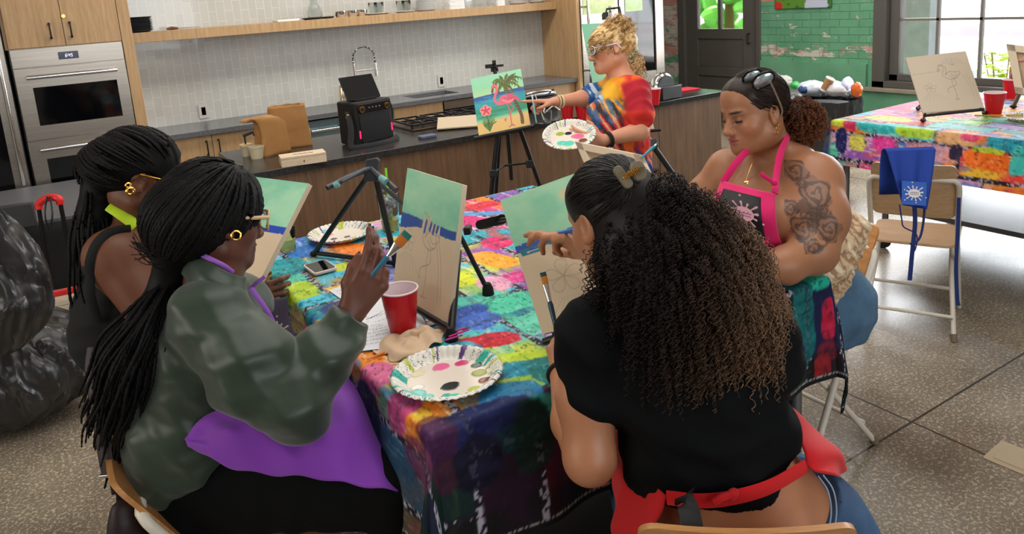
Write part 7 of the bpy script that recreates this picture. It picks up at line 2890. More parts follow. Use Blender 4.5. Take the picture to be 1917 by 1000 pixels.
build('neck_strap', m, PKC, t2)
m = MB().tube(catmull([P(1451, 362, 2.150), P(1454, 325, 2.22), P(1462, 285, 2.27), P(1474, 258, 2.34), P(1478, 246, 2.42)], 6), .011, 8, flat=(cdir(0, 0, 1), .25))
m.tube(catmull([P(1446, 340, 2.15), P(1430, 330, 2.14), P(1424, 324, 2.14)], 4), .006, 8, flat=(cdir(0, 0, 1), .4)).ell(P(1450, 342, 2.15), (.011, .008, .010))
build('neck_strap', m, PKC, t2)
# necklace
m = MB().tube(catmull([P(1414, 272, 2.335), P(1410, 300, 2.285), P(1402, 322, 2.262), P(1397, 338, 2.24)], 6), .0009, 5).tube(catmull([P(1397, 338, 2.24), P(1420, 325, 2.255), P(1450, 303, 2.27)], 6), .0009, 5)
m.box(P(1397, 343, 2.235), (.003, .003, .022), hub).box(P(1397, 340, 2.235), (.012, .003, .003), hub)
build('necklace', m, GOLD, t2, label='fine gold chain with a small cross')
hoop(t2, H2.w(-.082, -.004, -.052), cdir(.9, .1, .4), .013, .0014)
hoop(t2, H2.w(-.085, -.012, -.040), cdir(.9, .1, .4), .006, .0012)
for x in (-1, 1):
    build('eyelashes', MB().tube(catmull([H2.w(x * .017, .0835, -.004), H2.w(x * .025, .0872, -.0068), H2.w(x * .034, .0872, -.0070), H2.w(x * .046, .0805, -.002)], 5), [.0008, .0016, .0012], 6), BLK, t2)
# hair: swept back cap + strand texture, puff
BRN = hairmat('dark_brown_hair', (46, 31, 24), .42)
AUB = M('auburn_hair', vc=True, rough=.5, spec=.3)


def swept(H, gd, n, seed, infl=.010, line=(.25, .30), r=.0013, m=26):
    rg = np.random.default_rng(seed)
    gd = nrm(gd)
    out = []
    while len(out) < n:
        d = nrm(rg.normal(size=3))
        if d[1] > .80 or d[2] < -.45 or (d[1] > line[0] and d[2] < line[1]) or (abs(d[0]) > .7 and d[2] < 0 and d[1] > -.1):
            continue
        om = math.acos(np.clip(d @ gd, -.999, .999))
        s_ = np.linspace(0, 1, m)[:, None]
        v = (np.sin((1 - s_) * om) * d + np.sin(s_ * om) * gd) / max(math.sin(om), 1e-3)
        v = v + .012 * np.sin(s_ * 9 + rg.uniform(0, 6, 3))
        lo_ = H.c + (A(0, -.014, .036) + v * (A(.074, .094, .086) + infl + rg.uniform(-.001, .003))) @ H.R.T * H.s
        out.append(lo_)
    return strands(np.array(out), r * np.interp(np.linspace(0, 1, m), [0, .1, 1], [.4, 1, 1]), 4)


def puff(c, r, n, length, R0, turns, seed, rad=.0011, inner=.55, drop=.5, m=34):
    rg = np.random.default_rng(seed)
    d = rg.normal(size=(n, 3)); d /= np.linalg.norm(d, axis=1, keepdims=True)
    roots = A(c) + d * A(r) * rg.uniform(inner, 1.0, (n, 1))
    cu = curls(roots, d, length, R0, turns, rg, m, drop)
    return strands(cu, rad, 3), d


b = Body(.004)
H2.hair_cap(b, .005, .020)
pc2 = P(1492, 222, 2.40)
b.ell(pc2, (.050, .050, .055), k=.02)
V, F = b.mesh()
gdl = np.linalg.solve(H2.R, pc2 - H2.w(0, -.014, .036))
V2, F2 = swept(H2, gdl, 2800, 4, .0065, (.30, .30), .0011)
mesh_obj('hair', np.concatenate([V, V2]), np.concatenate([F, F2 + len(V)]), BRN, t2, angle=180)
(V3, F3), d = puff(pc2 + cdir(.6, -.25, .1) * .012, (.062, .062, .066), 2600, .045, .005, 4, 6, .00075, .35, .35)
tipw = np.tile(np.repeat(np.linspace(0, 1, 34), 3), 2600)
C = A(58, 34, 24) + (A(140, 84, 54) - A(58, 34, 24)) * tipw[:, None]
mesh_obj('ponytail_puff', V3, F3, AUB, t2, colors=lin_arr(C), angle=180)
t = thing('sunglasses', 'black sunglasses with mirrored lenses pushed up on dark curly hair', 'glasses', P(1430, 160, 2.2))
SGF = M('sunglass_black', (14, 14, 16), .15)
MIR = M('mirror_lens', (206, 226, 236), .2, .7)
gu = cdir(.42, -.25, .3)
for (qx, qy, dd, sx_) in ((1408, 143, 2.26, .025), (1429, 150, 2.19, .029)):
    c = P(qx, qy, dd)
    e1, e2 = cdir(.85, .38, .35), cdir(-.35, .75, .55)
    n_ = nrm(np.cross(e1, e2))
    ring = [c + e1 * sx_ * 1.15 * math.cos(a) + e2 * sx_ * .85 * math.sin(a) for a in np.linspace(0, 2 * math.pi, 25)[:-1]]
    build('lens_frame', MB().tube(ring, .0036, 8, closed=True), SGF, t)
    build('lens', MB().add([q + n_ * .001 for q in ring], [tuple(range(24))]), MIR, t, solid=.0015)
build('bridge', MB().tube([P(1413, 149, 2.25), P(1418, 148, 2.235)], .0035, 8), SGF, t)
build('temple', MB().tube(catmull([P(1441, 151, 2.17), P(1452, 175, 2.20), P(1464, 205, 2.255), P(1462, 218, 2.275)], 6), .0028, 8), M('sunglass_clear_arm', (150, 140, 130), .2, .4), t)
build('temple', MB().tube(catmull([P(1404, 134, 2.30), P(1420, 130, 2.42), P(1440, 150, 2.5)], 6), .0028, 8), SGF, t)

# ------------------------------------------------------------------ 3. curly-haired woman in the black T-shirt (seen from behind)
t3 = person('woman seen from behind with huge curly brown hair and a black T-shirt', (1.0, .98, 0))
H3 = Head(P(1146, 413, 1.46), cdir(-.50, -.20, -.84), cdir(-.10, 1, .06), .96)
sl, sr = P(1128, 632, 1.44), P(1408, 652, 1.42)
neck = P(1225, 560, 1.45)
mid, low = P(1300, 740, 1.42), P(1370, 905, 1.46)
hip = P(1400, 985, 1.50)
el, wl = P(1104, 858, 1.40), P(1052, 700, 1.66)
er, wr = P(1300, 620, 1.78), P(1112, 478, 1.70)
b = Body(.0045)
H3.add(b)
b.chain([H3.w(0, -.02, -.05), neck], [.055, .06], .03)
b.chain([sl, neck + A(0, 0, -.03), sr], [.06, .06, .06], .05)
b.chain([P(1270, 660, 1.46), mid, low, hip], [.10, .11, .115, .145], .05)
b.cap(sl, sr, .07, .07, .05)
b.cap(low, P(1455, 965, 1.46), .10, .105, .05)
b.chain([sl, P(1098, 740, 1.42), el], [.055, .054, .047], .03)
b.chain([el, P(1072, 790, 1.55), wl], [.046, .042, .027], .02)
tl3 = hand(b, wl, nrm(P(1040, 622, 1.74) - wl), cdir(-.75, .1, .6), cdir(.55, .3, -.6), (.75, .85, .95, 1.0), .6, .95, .05)
b.chain([sr, er], [.055, .045], .03)
b.chain([er, P(1200, 560, 1.76), wr], [.044, .040, .027], .02)
tr3 = hand(b, wr, nrm(P(1040, 440, 1.74) - wr), cdir(.1, .8, .6), cdir(-.25, -.2, -1), (.25, .45, .65, .85), .35, 1.05, .12)
SK3 = (176, 120, 88)
kn = []
for s_ in (-.13, .12):
    q = hip + A(.43 * .42, .43 * .75, -.12) + RIGHT * s_
    kn.append(q)
    b.chain([hip + RIGHT * s_ * .8 + A(0, 0, -.04), q, A(q[0], q[1], .10)], [.12, .075, .045], .04)
flesh(t3, b, skin_mat('skin_light_brown', .42), SK3, H3.marks((160, 84, 76), (40, 28, 22)))
b = Body(.005)
for s_, q in zip((-.13, .12), kn):
    b.chain([hip + RIGHT * s_ * .85 + A(0, 0, -.03), q, A(q[0], q[1], .12)], [.150, .095, .065], .05)
b.ell(hip + RIGHT * .085 + A(0, 0, -.055), (.17, .16, .12), k=.04).cap(P(1430, 955, 1.46), P(1462, 960, 1.46), .115, .120, .04)
b.cut(hip + RIGHT * .1 + A(0, 0, .085), nrm(A(0, 0, 1) - RIGHT * .55))
wear(t3, 'jeans', b, M('mid_blue_denim', (62, 92, 128), .85, var=(5, .3), col2=(40, 64, 96), bump=(420, .4, .001)), .006, 18, 6)
m = MB().tube(catmull([P(1532, 892, 1.36), P(1550, 920, 1.33), P(1556, 960, 1.33), P(1548, 1010, 1.33)], 6), .0014, 6).tube(catmull([P(1541, 890, 1.36), P(1560, 918, 1.33), P(1566, 960, 1.33), P(1558, 1010, 1.33)], 6), .0014, 6)
build('jeans_stitching', m, M('stitch_pale', (150, 170, 196), .7), t3)
b = Body(.006)
for q in kn:
    b.chain([A(q[0], q[1], .05), A(q[0] + .08, q[1] + .12, .04)], [.045, .036], .02)
b.cut((0, 0, .002), (0, 0, -1))
wear(t3, 'shoes', b, WHITE_PL)
# T-shirt
b = Body(.0045)
b.chain([sl, neck + A(0, 0, -.035), sr], [.073, .075, .075], .06)
b.cap(sl + A(0, 0, -.01), sr + A(0, 0, -.01), .082, .078, .06)
b.chain([P(1270, 670, 1.45), mid, P(1340, 850, 1.45), P(1365, 915, 1.47)], [.125, .132, .126, .132], .07)
b.cap(P(1245, 860, 1.44), P(1430, 850, 1.46), .080, .078, .06)
b.chain([sl, P(1108, 742, 1.42)], [.066, .064], .04)
b.chain([sr, P(1385, 640, 1.58)], [.072, .066], .04)
b.cut(P(1380, 925, 1.34), nrm(P(1392, 990, 1.45) - P(1345, 850, 1.45) + FWD * .08))
# the sleeve ends cleanly
b2 = MB()
BT = M('black_jersey', (9, 11, 14), .85, bump=(500, .2, .001), spec=.15)
V, F = b.mesh()
V = folds(V, F, .010, 22, 9, [cdir(.55, .8, 0), cdir(.3, 1, .2), cdir(.7, .6, 0)])
mesh_obj('t_shirt', V, F, BT, t3, angle=180)
# red apron tied round the waist
REDC = cloth('red_cotton', (196, 22, 30), .75)
def panel(name, rows, parent, mt, n=30, wob=.006, fq=14, sol=.003, label=None):
    R_ = [resample(catmull([P(*q) for q in r], 8), n) for r in rows]
    out = []
    for j in range(n):
        ctl = catmull([r[j] for r in R_], 8)
        out.append(resample(ctl, n))
    G = np.array(out)
    ii, jj = np.meshgrid(np.linspace(0, 1, n), np.linspace(0, 1, n), indexing='ij')
    G = G + cdir(.2, .2, 1) * (wob * np.sin(fq * ii + 4 * jj + 2 * np.sin(3 * jj)))[..., None]
    return build(name, MB().grid(G), mt, parent, solid=sol, label=label)
panel('collar', [((340, 512, 1.70), (352, 488, 1.70), (368, 474, 1.70)), ((366, 540, 1.64), (385, 515, 1.645), (402, 496, 1.665)), ((410, 560, 1.635), (425, 535, 1.645), (436, 514, 1.675)), ((450, 572, 1.66), (458, 548, 1.68), (462, 520, 1.71))], t1, OL, 20, .002, 9, .004)
panel('apron_skirt', [((1478, 760, 1.46), (1500, 830, 1.40), (1506, 870, 1.38)), ((1510, 790, 1.50), (1536, 840, 1.42), (1530, 884, 1.36)), ((1545, 820, 1.54), (1572, 850, 1.46), (1558, 888, 1.38)), ((1565, 840, 1.60), (1582, 880, 1.50), (1568, 893, 1.42))], t3, REDC, 26, .006, 9)
panel('apron_skirt', [((1150, 790, 1.50), (1180, 840, 1.42), (1215, 895, 1.36), (1250, 930, 1.32)), ((1148, 850, 1.52), (1165, 900, 1.46), (1190, 960, 1.42), (1210, 1000, 1.38)), ((1150, 900, 1.56), (1150, 950, 1.52), (1150, 1010, 1.5), (1180, 1060, 1.46))], t3, REDC, 26, .012, 12)
build('waist_tie', MB().tube(catmull([P(1248, 932, 1.305), P(1310, 938, 1.285), P(1370, 932, 1.28), P(1440, 912, 1.29), P(1508, 874, 1.345)], 8), .013, 8, flat=(cdir(0, 0, 1), .25)), REDC, t3)
build('waist_knot', MB().ell(P(1372, 925, 1.275), (.012, .008, .010)).tube(catmull([P(1372, 925, 1.275), P(1350, 932, 1.265), P(1336, 940, 1.265)], 4), .006, 8), REDC, t3)
# hair
CB = hairmat('curly_root_hair', (22, 15, 14), .45)
b = Body(.0045)
H3.hair_cap(b, .007, -.004)
vol = [(1190, 440, 1.42, .080), (1235, 390, 1.40, .065), (1290, 420, 1.42, .075), (1250, 470, 1.38, .105), (1335, 480, 1.42, .085), (1270, 540, 1.35, .115), (1340, 560, 1.40, .10), (1385, 570, 1.42, .065), (1190, 530, 1.38, .072), (1260, 600, 1.33, .085), (1345, 615, 1.38, .085), (1150, 490, 1.42, .045), (1395, 610, 1.42, .045)]
for (x, y, d_, r_) in vol:
    b.ell(P(x, y, d_), r_ * .66, k=.06)
V, F = b.mesh()
gdl = np.linalg.solve(H3.R, P(1185, 330, 1.36) - H3.w(0, -.014, .036))
V2, F2 = swept(H3, gdl, 1800, 7, .008, (.1, .1), .0011)
mesh_obj('hair', np.concatenate([V, V2]), np.concatenate([F, F2 + len(V)]), CB, t3, angle=180)
rg = np.random.default_rng(12)
paths = []
vw = np.array([v[3] ** 1.4 for v in vol]); vw /= vw.sum()
NC = 8000
for i in range(NC):
    k = rg.choice(len(vol), p=vw)
    x, y, d_, r_ = vol[k]
    dd = nrm(rg.normal(size=3) + cdir(.3, -.1, .5))
    root = P(x, y, d_) + dd * r_ * rg.uniform(.6, .98)
    paths.append((root, nrm(dd + cdir(.25, -.5, .2) * .8)))
cu = curls([p[0] for p in paths], [p[1] for p in paths], .085, .0052, 5.5, rg, 30, .55)
d_f = rg.normal(size=(2600, 3)); fr = [vol[i] for i in rg.choice(len(vol), 2600, p=vw)]
ro = [P(v[0], v[1], v[2]) + nrm(q + cdir(.2, .3, .6)) * v[3] * rg.uniform(.75, .95) for v, q in zip(fr, d_f)]
cu = np.concatenate([cu, curls(ro, [nrm(q + cdir(.2, .2, .5)) for q in d_f], .04, .0042, 3.5, rg, 30, .3)])
V3, F3 = strands(cu, .00085, 3)
# tips are lighter brown than roots; light on the right side is painted in
rt = np.array([p[0] for p in paths] + ro)
NC = len(rt)
lit_side = sst(-.02, .20, (rt - P(1230, 470, 1.40)) @ cdir(1, -.25, .1))
tw = np.linspace(0, 1, 30)
w_ = np.clip(lit_side[:, None] * .75 + .35 * tw[None] * (0.3 + lit_side[:, None]), 0, 1) * rg.uniform(.6, 1.1, (NC, 1))
C = A(26, 17, 15) + (A(150, 116, 88) - A(26, 17, 15)) * np.repeat(np.clip(w_, 0, 1).reshape(-1), 3)[:, None]
mesh_obj('curls', V3, F3, AUB, t3, colors=lin_arr(C), angle=180)
# claw clip
t = thing('hair_clip', 'olive and gold claw clip holding the curly hair', 'clip', P(1172, 330, 1.33))
OC = M('clip_olive', (120, 112, 92), .3)
q = P(1165, 333, 1.345)
build('jaw', MB().prism(rrect(.046, .018, .008), q, cdir(.5, -.72, .2), cdir(.7, .5, .3), cdir(.1, .3, 1) * .008), OC, t, bevel=.002)
q = P(1192, 321, 1.335)
build('jaw', MB().prism(rrect(.036, .026, .012), q, cdir(.3, -.9, .1), cdir(.8, .3, .4), cdir(.4, .3, 1) * .008), OC, t, bevel=.002)
m = MB()
for k in range(5):
    m.tube([P(1172 + k * 5, 328 - k * 2, 1.325) + cdir(.3, .5, .4) * .010 * math.cos(a) + cdir(0, 0, 1) * .008 * math.sin(a) for a in np.linspace(0, 6.28, 13)[:-1]], .0016, 6, closed=True)
build('spring', m, GOLD, t)
hoop(t3, P(1127, 470, 1.40), cdir(.7, 0, .7), .016, .0012, mt=M('dark_metal', (60, 50, 46), .3, .8))
w0 = P(1052, 655, 1.655)
brush('flat brush with amber bristles held upright in front of the mint canvas', P(1054, 668, 1.66), P(1016, 510, 1.72), (34, 62, 80), ferr=.04, tip=.028, w=.0075, tipc=(196, 120, 30), tipc2=(30, 70, 70), r=.0052)
brush('blue brush held against the mint canvas by the painting hand', P(1112, 420, 1.60), P(1012, 447, 1.80), (60, 100, 180), ferr=.02, tip=.016, w=.005, tipc=(50, 80, 170), tipc2=(30, 70, 160), r=.0045)
t = thing('wrist_band', 'black band round the wrist of the woman in the black T-shirt', 'band', wl)
build('band', MB().tube([wl + frame(nrm(wl - el), UP) @ A(.030 * math.cos(a), 0, .028 * math.sin(a)) for a in np.linspace(0, 6.28, 25)[:-1]], .006, 8, closed=True), RUBBER, t)

# ------------------------------------------------------------------ 4. standing blonde teacher in the tie-dye shirt
t4 = person('standing woman with curly blonde updo in a red-orange tie-dye shirt', (2.36, 2.82, 0))
B0 = 3.66
H4 = Head(P(1143, 92, B0), cdir(-.97, -.16, .12), cdir(-.14, 1, 0), .98)
sn, sf = P(1186, 176, B0 - .10), P(1142, 176, B0 + .14)
neck = P(1163, 140, B0 + .02)
e1_, w1_ = P(1092, 184, B0 + .12), P(1040, 190, B0 + .06)
e2_, w2_ = P(1196, 246, B0 - .16), P(1128, 263, B0 - .24)
hp = P(1165, 330, B0 + .02)
b = Body(.005)
H4.add(b)
b.chain([H4.w(0, -.02, -.05), neck], [.05, .052], .03)
b.chain([sn, neck + A(0, 0, -.04), sf], [.06, .055, .06], .05)
b.chain([P(1165, 200, B0), P(1158, 260, B0), hp], [.11, .115, .13], .06)
b.chain([sf, e1_, w1_], [.055, .040, .024], .02)
th4 = hand(b, w1_, cdir(-1, .02, .05), cdir(.1, .9, .3), cdir(-.1, -.1, 1), (.02, 1.0, 1.15, 1.2), .6, .95, .06)
b.chain([sn, e2_], [.056, .045], .02).chain([e2_, w2_], [.044, .026], .02)
hand(b, w2_, cdir(-1, .05, .1), cdir(-.1, -.6, .8), cdir(.1, 1, .3), (.35, .4, .45, .5), .3, .95, .1)
for s_ in (-.09, .09):
    b.chain([hp + A(s_ * .4, s_, 0), A(hp[0] + s_ * .5, hp[1] + s_, .5), A(hp[0] + s_ * .5, hp[1] + s_, .09)], [.105, .062, .04], .03)
    b.cap(A(hp[0] + s_ * .5, hp[1] + s_, .05), A(hp[0] + s_ * .5 - .14, hp[1] + s_ + .09, .035), .042, .032, .02)
SK4 = (206, 146, 116)
flesh(t4, b, skin_mat('skin_light', .5), SK4, H4.marks((176, 92, 84), (130, 96, 70)) + [(H4.w(x * .045, .06, -.03), .025, I3, (206, 116, 92), .8, .5) for x in (-1, 1)] + [(e1_, .1, I3, (206, 128, 96), .9, .4)])
b = Body(.006)
for s_ in (-.09, .09):
    b.chain([hp + A(s_ * .4, s_, -.03), A(hp[0] + s_ * .5, hp[1] + s_, .5), A(hp[0] + s_ * .5, hp[1] + s_, .16)], [.118, .08, .065], .03)
b.cut((0, 0, .14), (0, 0, -1))
wear(t4, 'trousers', b, M('white_cotton', (214, 210, 204), .8), .006, 20, 2)
b = Body(.006)
for s_ in (-.09, .09):
    b.cap(A(hp[0] + s_ * .5, hp[1] + s_, .05), A(hp[0] + s_ * .5 - .15, hp[1] + s_ + .095, .04), .050, .040, .02)
b.cut((0, 0, .002), (0, 0, -1))
wear(t4, 'shoes', b, BLACK)
def tiedye(V):
    c = P(1165, 165, B0)
    x, y = (V - c) @ RIGHT, (V - c) @ UP
    n = fbm(x * 14 + 3, y * 9, 5)
    n2 = fbm(x * 22, y * 30 + x * 40, 8)
    C = np.tile(A(206, 44, 34), (len(V), 1))
    C = lerpc(C, sst(.50, .62, n), (236, 104, 30))
    ctr = np.hypot((x + .07) / .08, (y + .02) / .12) + .8 * (n - .5)
    C = lerpc(C, 1 - sst(.7, 1.15, ctr), (240, 150, 30))
    C = lerpc(C, (1 - sst(.2, .55, ctr)) * .8, (244, 190, 50))
    slv = sst(-.035, -.015, x + .04 * (n - .5)) * sst(-.13, -.11, y) * (1 - sst(.0, .035, y - x * .3))
    C = lerpc(C, slv, (170, 14, 34))
    st = np.sin(x * 120 + y * 60 + 6 * n)
    fr = (1 - sst(-.04, .0, x)) * (1 - sst(-.08, -.05, y))
    C = lerpc(C, fr * (st > .35) * .85, (30, 40, 60))
    C = lerpc(C, fr * (st < -.72) * .7, (230, 200, 160))
    C = lerpc(C, fr * sst(.60, .66, n2) * .7, (40, 110, 180))
    lowm = 1 - sst(-.34, -.26, y)
    C = lerpc(C, lowm * sst(.5, .58, n2), (40, 60, 130))
    C = lerpc(C, lowm * (n2 < .38) * .8, (240, 130, 50))
    bl = (1 - sst(-.125, -.105, x + .10 * (n - .5))) * sst(-.085, -.06, y)
    C = lerpc(C, bl, (36, 84, 150))
    C = lerpc(C, bl * sst(.55, .62, n2), (190, 210, 230))
    return C
b = Body(.0045)
b.chain([sn, neck + A(0, 0, -.05), sf], [.072, .066, .07], .05)
b.chain([P(1166, 200, B0), P(1158, 258, B0), P(1164, 315, B0 + .02)], [.125, .132, .142], .06)
b.ell(P(1130, 212, B0 - .02), (.07, .07, .07), k=.05)
b.chain([sn, P(1194, 215, B0 - .14)], [.075, .078], .03)
b.chain([sf, P(1112, 182, B0 + .14)], [.07, .066], .03)
b.cap(neck + cdir(-.3, .5, .1) * .03, neck + cdir(-.3, -1, .1) * .045, .050, .050, .01, sub=True)
wear(t4, 'shirt', b, M('tie_dye_cotton', vc=True, rough=.8, bump=(400, .2, .001)), .010, 30, 5, colors=tiedye)
BLO = M('blonde_hair', vc=True, rough=.45, spec=.3)
b = Body(.005)
H4.hair_cap(b, .008, -.004)
bun = P(1160, 52, B0)
b.ell(bun, (.055, .05, .045), k=.03).ell(P(1172, 78, B0), (.06, .05, .06), k=.04)
V, F = b.mesh()
C0 = np.tile(A(166, 124, 74), (len(V), 1))
V2, F2 = swept(H4, np.linalg.solve(H4.R, bun - H4.w(0, -.014, .036)), 700, 3, .012, (.3, .3), .0016)
(V3, F3), d3 = puff(P(1158, 55, B0), (.065, .06, .055), 700, .06, .009, 3, 5, .0013, .5, .2)
(V4, F4), d4 = puff(P(1128, 78, B0 - .03), (.05, .06, .05), 420, .05, .007, 3, 9, .0013, .4, .6)
(V5, F5), d5 = puff(P(1187, 118, B0 + .02), (.028, .03, .06), 160, .07, .008, 3, 11, .0012, .3, .8)
(V6, F6), d6 = puff(P(1118, 105, B0 - .08), (.018, .02, .03), 50, .06, .007, 3, 12, .0012, .3, .9)
Vs, Fs, off = [V], [F], len(V)
for v_, f_ in ((V2, F2), (V3, F3), (V4, F4), (V5, F5)):
    Vs.append(v_); Fs.append(f_ + off); off += len(v_)
Vs = np.concatenate(Vs)
nn = fbm(Vs[:, 0] * 70, Vs[:, 2] * 70 + Vs[:, 1] * 50, 4)
C = A(166, 122, 70) + (A(240, 210, 156) - A(166, 122, 70)) * sst(.35, .65, nn)[:, None]
mesh_obj('hair', Vs, np.concatenate(Fs), BLO, t4, colors=lin_arr(C), angle=180)
glasses('pale rimmed glasses worn by the standing blonde woman', H4, M('pale_frame', (214, 216, 226), .2), LENS, r=(.024, .020), w=.0026)
# bracelets and watch
t = thing('bracelet', 'beaded bracelet on the outstretched wrist of the blonde woman', 'bracelet', w1_)
Rw = frame(nrm(w1_ - e1_), UP)
build('beads', MB().tube([w1_ + cdir(1, 0, 0) * .03 + Rw @ A(.029 * math.cos(a), 0, .029 * math.sin(a)) for a in np.linspace(0, 6.28, 25)[:-1]], .005, 8, closed=True).tube([w1_ + cdir(1, 0, 0) * .016 + Rw @ A(.028 * math.cos(a), 0, .028 * math.sin(a)) for a in np.linspace(0, 6.28, 25)[:-1]], .004, 8, closed=True), M('bead_cream', (206, 190, 150), .4), t)
t = thing('wrist_watch', 'black banded watch on the wrist that holds the plate', 'watch', w2_)
Rw = frame(nrm(w2_ - e2_), UP)
build('band', MB().tube([w2_ + cdir(1, .1, 0) * .03 + Rw @ A(.031 * math.cos(a), 0, .031 * math.sin(a)) for a in np.linspace(0, 6.28, 25)[:-1]], .009, 8, closed=True), RUBBER, t)
build('face', MB().cyl(w2_ + cdir(1, .1, 0) * .03 + Rw @ A(0, 0, -.03), w2_ + cdir(1, .1, 0) * .03 + Rw @ A(0, 0, -.042), .014, n=20), CHROME, t)
pR = frame(cdir(-.1, .55, -.8), cdir(-.12, .80, .55))
bl = [(.0, .25, .13, (30, 30, 34)), (.35, -.05, .2, (230, 100, 150)), (.2, .0, .14, (230, 100, 150)), (-.1, -.4, .22, (90, 200, 180)), (-.35, -.3, .18, (90, 200, 180)), (-.3, .3, .16, (150, 170, 60)), (.45, -.35, .16, (120, 70, 50)), (.5, .15, .12, (140, 190, 60))]
party_plate('round party plate palette held up by the standing blonde woman', P(1066, 258, B0 - .27), .122, pR, bl, 7)
q0, q1 = P(1004, 222, B0 + .0), P(996, 178, B0 + .0)
brush('thin white and teal brush held by the pointing hand', q0 + cdir(.0, -.2, 0) * .02, q1, (120, 190, 200), ferr=.02, tip=.015, w=.004, tipc=(220, 220, 220), tipc2=(230, 230, 226), r=.004)
brush('teal brush sticking out above the canvas seen from behind', P(1200, 296, 2.60), P(1232, 268, 2.62), (30, 140, 150), ferr=.01, tip=.008, w=.004, r=.005, tipc=(30, 140, 150), tipc2=(30, 120, 130))

# ------------------------------------------------------------------ 5. woman in the black tank top (behind the olive shirt)
t5 = person('woman in a black tank top with a lime neck strap and long braids', (.02, 2.62, 0))
H5 = Head(P(262, 335, 2.16), cdir(.80, -.20, -.52), cdir(-.04, 1, .06), 1.06)
sn, sf = P(212, 480, 2.08), P(345, 470, 2.30)
neck = P(262, 425, 2.18)
hp = A(.13, 2.60, .60)
b = Body(.005)
H5.add(b)
b.chain([H5.w(0, -.02, -.05), neck], [.052, .052], .03)
b.chain([sn, neck + A(0, 0, -.03), sf], [.072, .06, .06], .05)
b.chain([P(250, 520, 2.18), P(232, 610, 2.22), hp], [.110, .112, .13], .06)
el5, wr5 = P(300, 620, 2.05), P(400, 560, 2.15)
b.chain([sn, el5, wr5], [.072, .048, .028], .03)
hand(b, wr5, cdir(1, .3, 0), cdir(0, 0, 1), cdir(0, 1, 0), (.5, .6, .6, .7), .4, .95)
b.chain([sf, P(400, 600, 2.35), P(450, 560, 2.25)], [.06, .045, .028], .03)
hand(b, P(450, 560, 2.25), cdir(1, .2, 0), cdir(0, 0, 1), cdir(0, 1, 0), (.5, .6, .6, .7), .4, .95)
for s_ in (-.10, .10):
    q = hp + A(.40, -.12 + s_, .0)
    b.chain([hp + A(0, s_, 0), q, A(q[0], q[1], .06)], [.12, .07, .042], .04)
SK5 = (112, 68, 48)
body5 = flesh(t5, b, skin_mat('skin_dark_brown', .48), SK5, H5.marks((120, 62, 58), (20, 14, 12)))
b = Body(.005)
b.chain([P(236, 575, 2.20), P(228, 620, 2.22), hp + A(0, 0, .03)], [.122, .124, .142], .06)
b.chain([sn, neck + A(0, 0, -.03)], [.077, .066], .05).cap(P(250, 520, 2.18), P(236, 575, 2.20), .121, .128, .05)
b.ell(P(232, 520, 1.99), (.10, .10, .115), k=.006, sub=True).ell(P(262, 398, 2.13), .098, k=.006, sub=True)
wear(t5, 'tank_top', b, M('tank_black', (11, 13, 13), .85, bump=(400, .2, .001)), .004, 24, 4)
b = Body(.006)
for s_ in (-.10, .10):
    q = hp + A(.40, -.12 + s_, .0)
    b.chain([hp + A(0, s_, -.01), q, A(q[0], q[1], .12)], [.145, .09, .06], .04)
wear(t5, 'trousers', b, M('black_trousers', (9, 9, 10), .9), .004, 20, 4)
b = Body(.006)
for s_ in (-.10, .10):
    q = hp + A(.40, -.12 + s_, .0)
    b.chain([A(q[0], q[1], .05), A(q[0] + .14, q[1] - .03, .04)], [.045, .036], .02)
b.cut((0, 0, .002), (0, 0, -1))
wear(t5, 'shoes', b, BLACK)
q = onskin(body5, [(168, 520), (168, 490), (178, 460), (196, 440), (218, 431), (244, 428)], .003)
q = [q[0] + cdir(.02, -1, -.25) * .13, q[0] + cdir(-.05, -1, -.1) * .05] + q
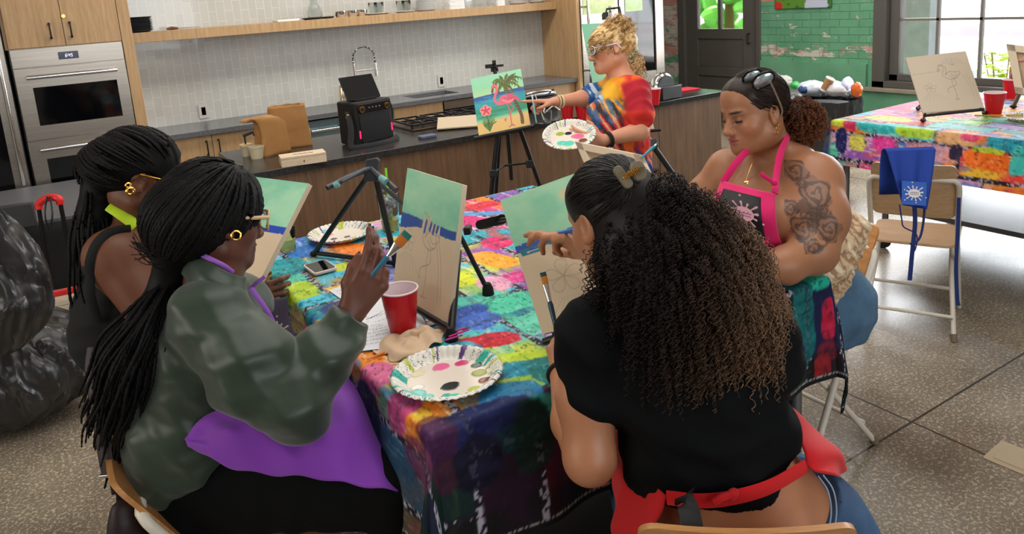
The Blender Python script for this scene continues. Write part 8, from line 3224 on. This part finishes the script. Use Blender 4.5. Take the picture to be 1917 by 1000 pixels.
build('shoulder_strap', MB().tube(catmull(q, 6), [.017, .013, .011], 8, flat=(cdir(0, 0, 1), .35)), M('tank_black'), t5)
build('neck_strap', MB().tube(catmull(onskin(body5, [(204, 386), (222, 398), (240, 411), (256, 424)], .004), 6), .0155, 8, flat=(cdir(.2, .5, 1), .3)), M('lime_ribbon', (190, 226, 30), .6), t5, label='lime green strap')
b = Body(.005)
H5.hair_cap(b, .010, .028)
b.ell(H5.w(0, -.085, .03), A(.062, .05, .07), H5.R, k=.04)
b.chain([P(186, 300, 2.16), P(180, 400, 2.14), P(182, 500, 2.14), P(192, 590, 2.16)], [.045, .045, .04, .02], .03)
V, F = b.mesh()
g5 = [P(182, 300, 2.16), P(176, 380, 2.13), P(178, 460, 2.12), P(186, 540, 2.13), P(196, 620, 2.15)]
pa, ra = braids(H5, P(190, 270, 2.16), g5, 300, .017, seed=9, m=100, r=.0045)
V2, F2 = strands(pa, ra, 5)
mesh_obj('hair', np.concatenate([V, V2]), np.concatenate([F, F2 + len(V)]), BLK, t5, angle=180)
build('loose_braid', MB().tube(catmull([H5.w(.0, .075, .085), P(315, 262, 2.13), P(328, 285, 2.12), P(334, 312, 2.12)], 6), .006, 8), BLK, t5)
hoop(t5, P(244, 358, 2.03), cdir(.6, 0, 1), .009, .0035)
hoop(t5, P(240, 347, 2.03), cdir(.6, 0, 1), .006, .0025)
glasses('thin gold wire glasses worn by the woman in the tank top', H5, GOLD, LENS, w=.0017)

# ------------------------------------------------------------------ 6. hand of someone beyond the frame holding the raised canvas
t6 = person('hand of a person at the picture edge gripping the raised canvas', P(2040, 260, 3.6) * A(1, 1, 0))
b = Body(.005)
w6 = P(1925, 150, 3.62)
b.chain([P(2060, 240, 3.5), P(2000, 200, 3.6), w6], [.05, .042, .028], .02)
hand(b, w6, cdir(-.85, .5, 0), cdir(-.3, -.2, -1), cdir(.4, .9, 0), (.6, .7, .8, .9), .5, 1.0)
b.chain([P(2060, 240, 3.5), P(2080, 150, 3.6)], [.05, .06], .03)
flesh(t6, b, skin_mat('skin_light', .5), (206, 146, 120), [])
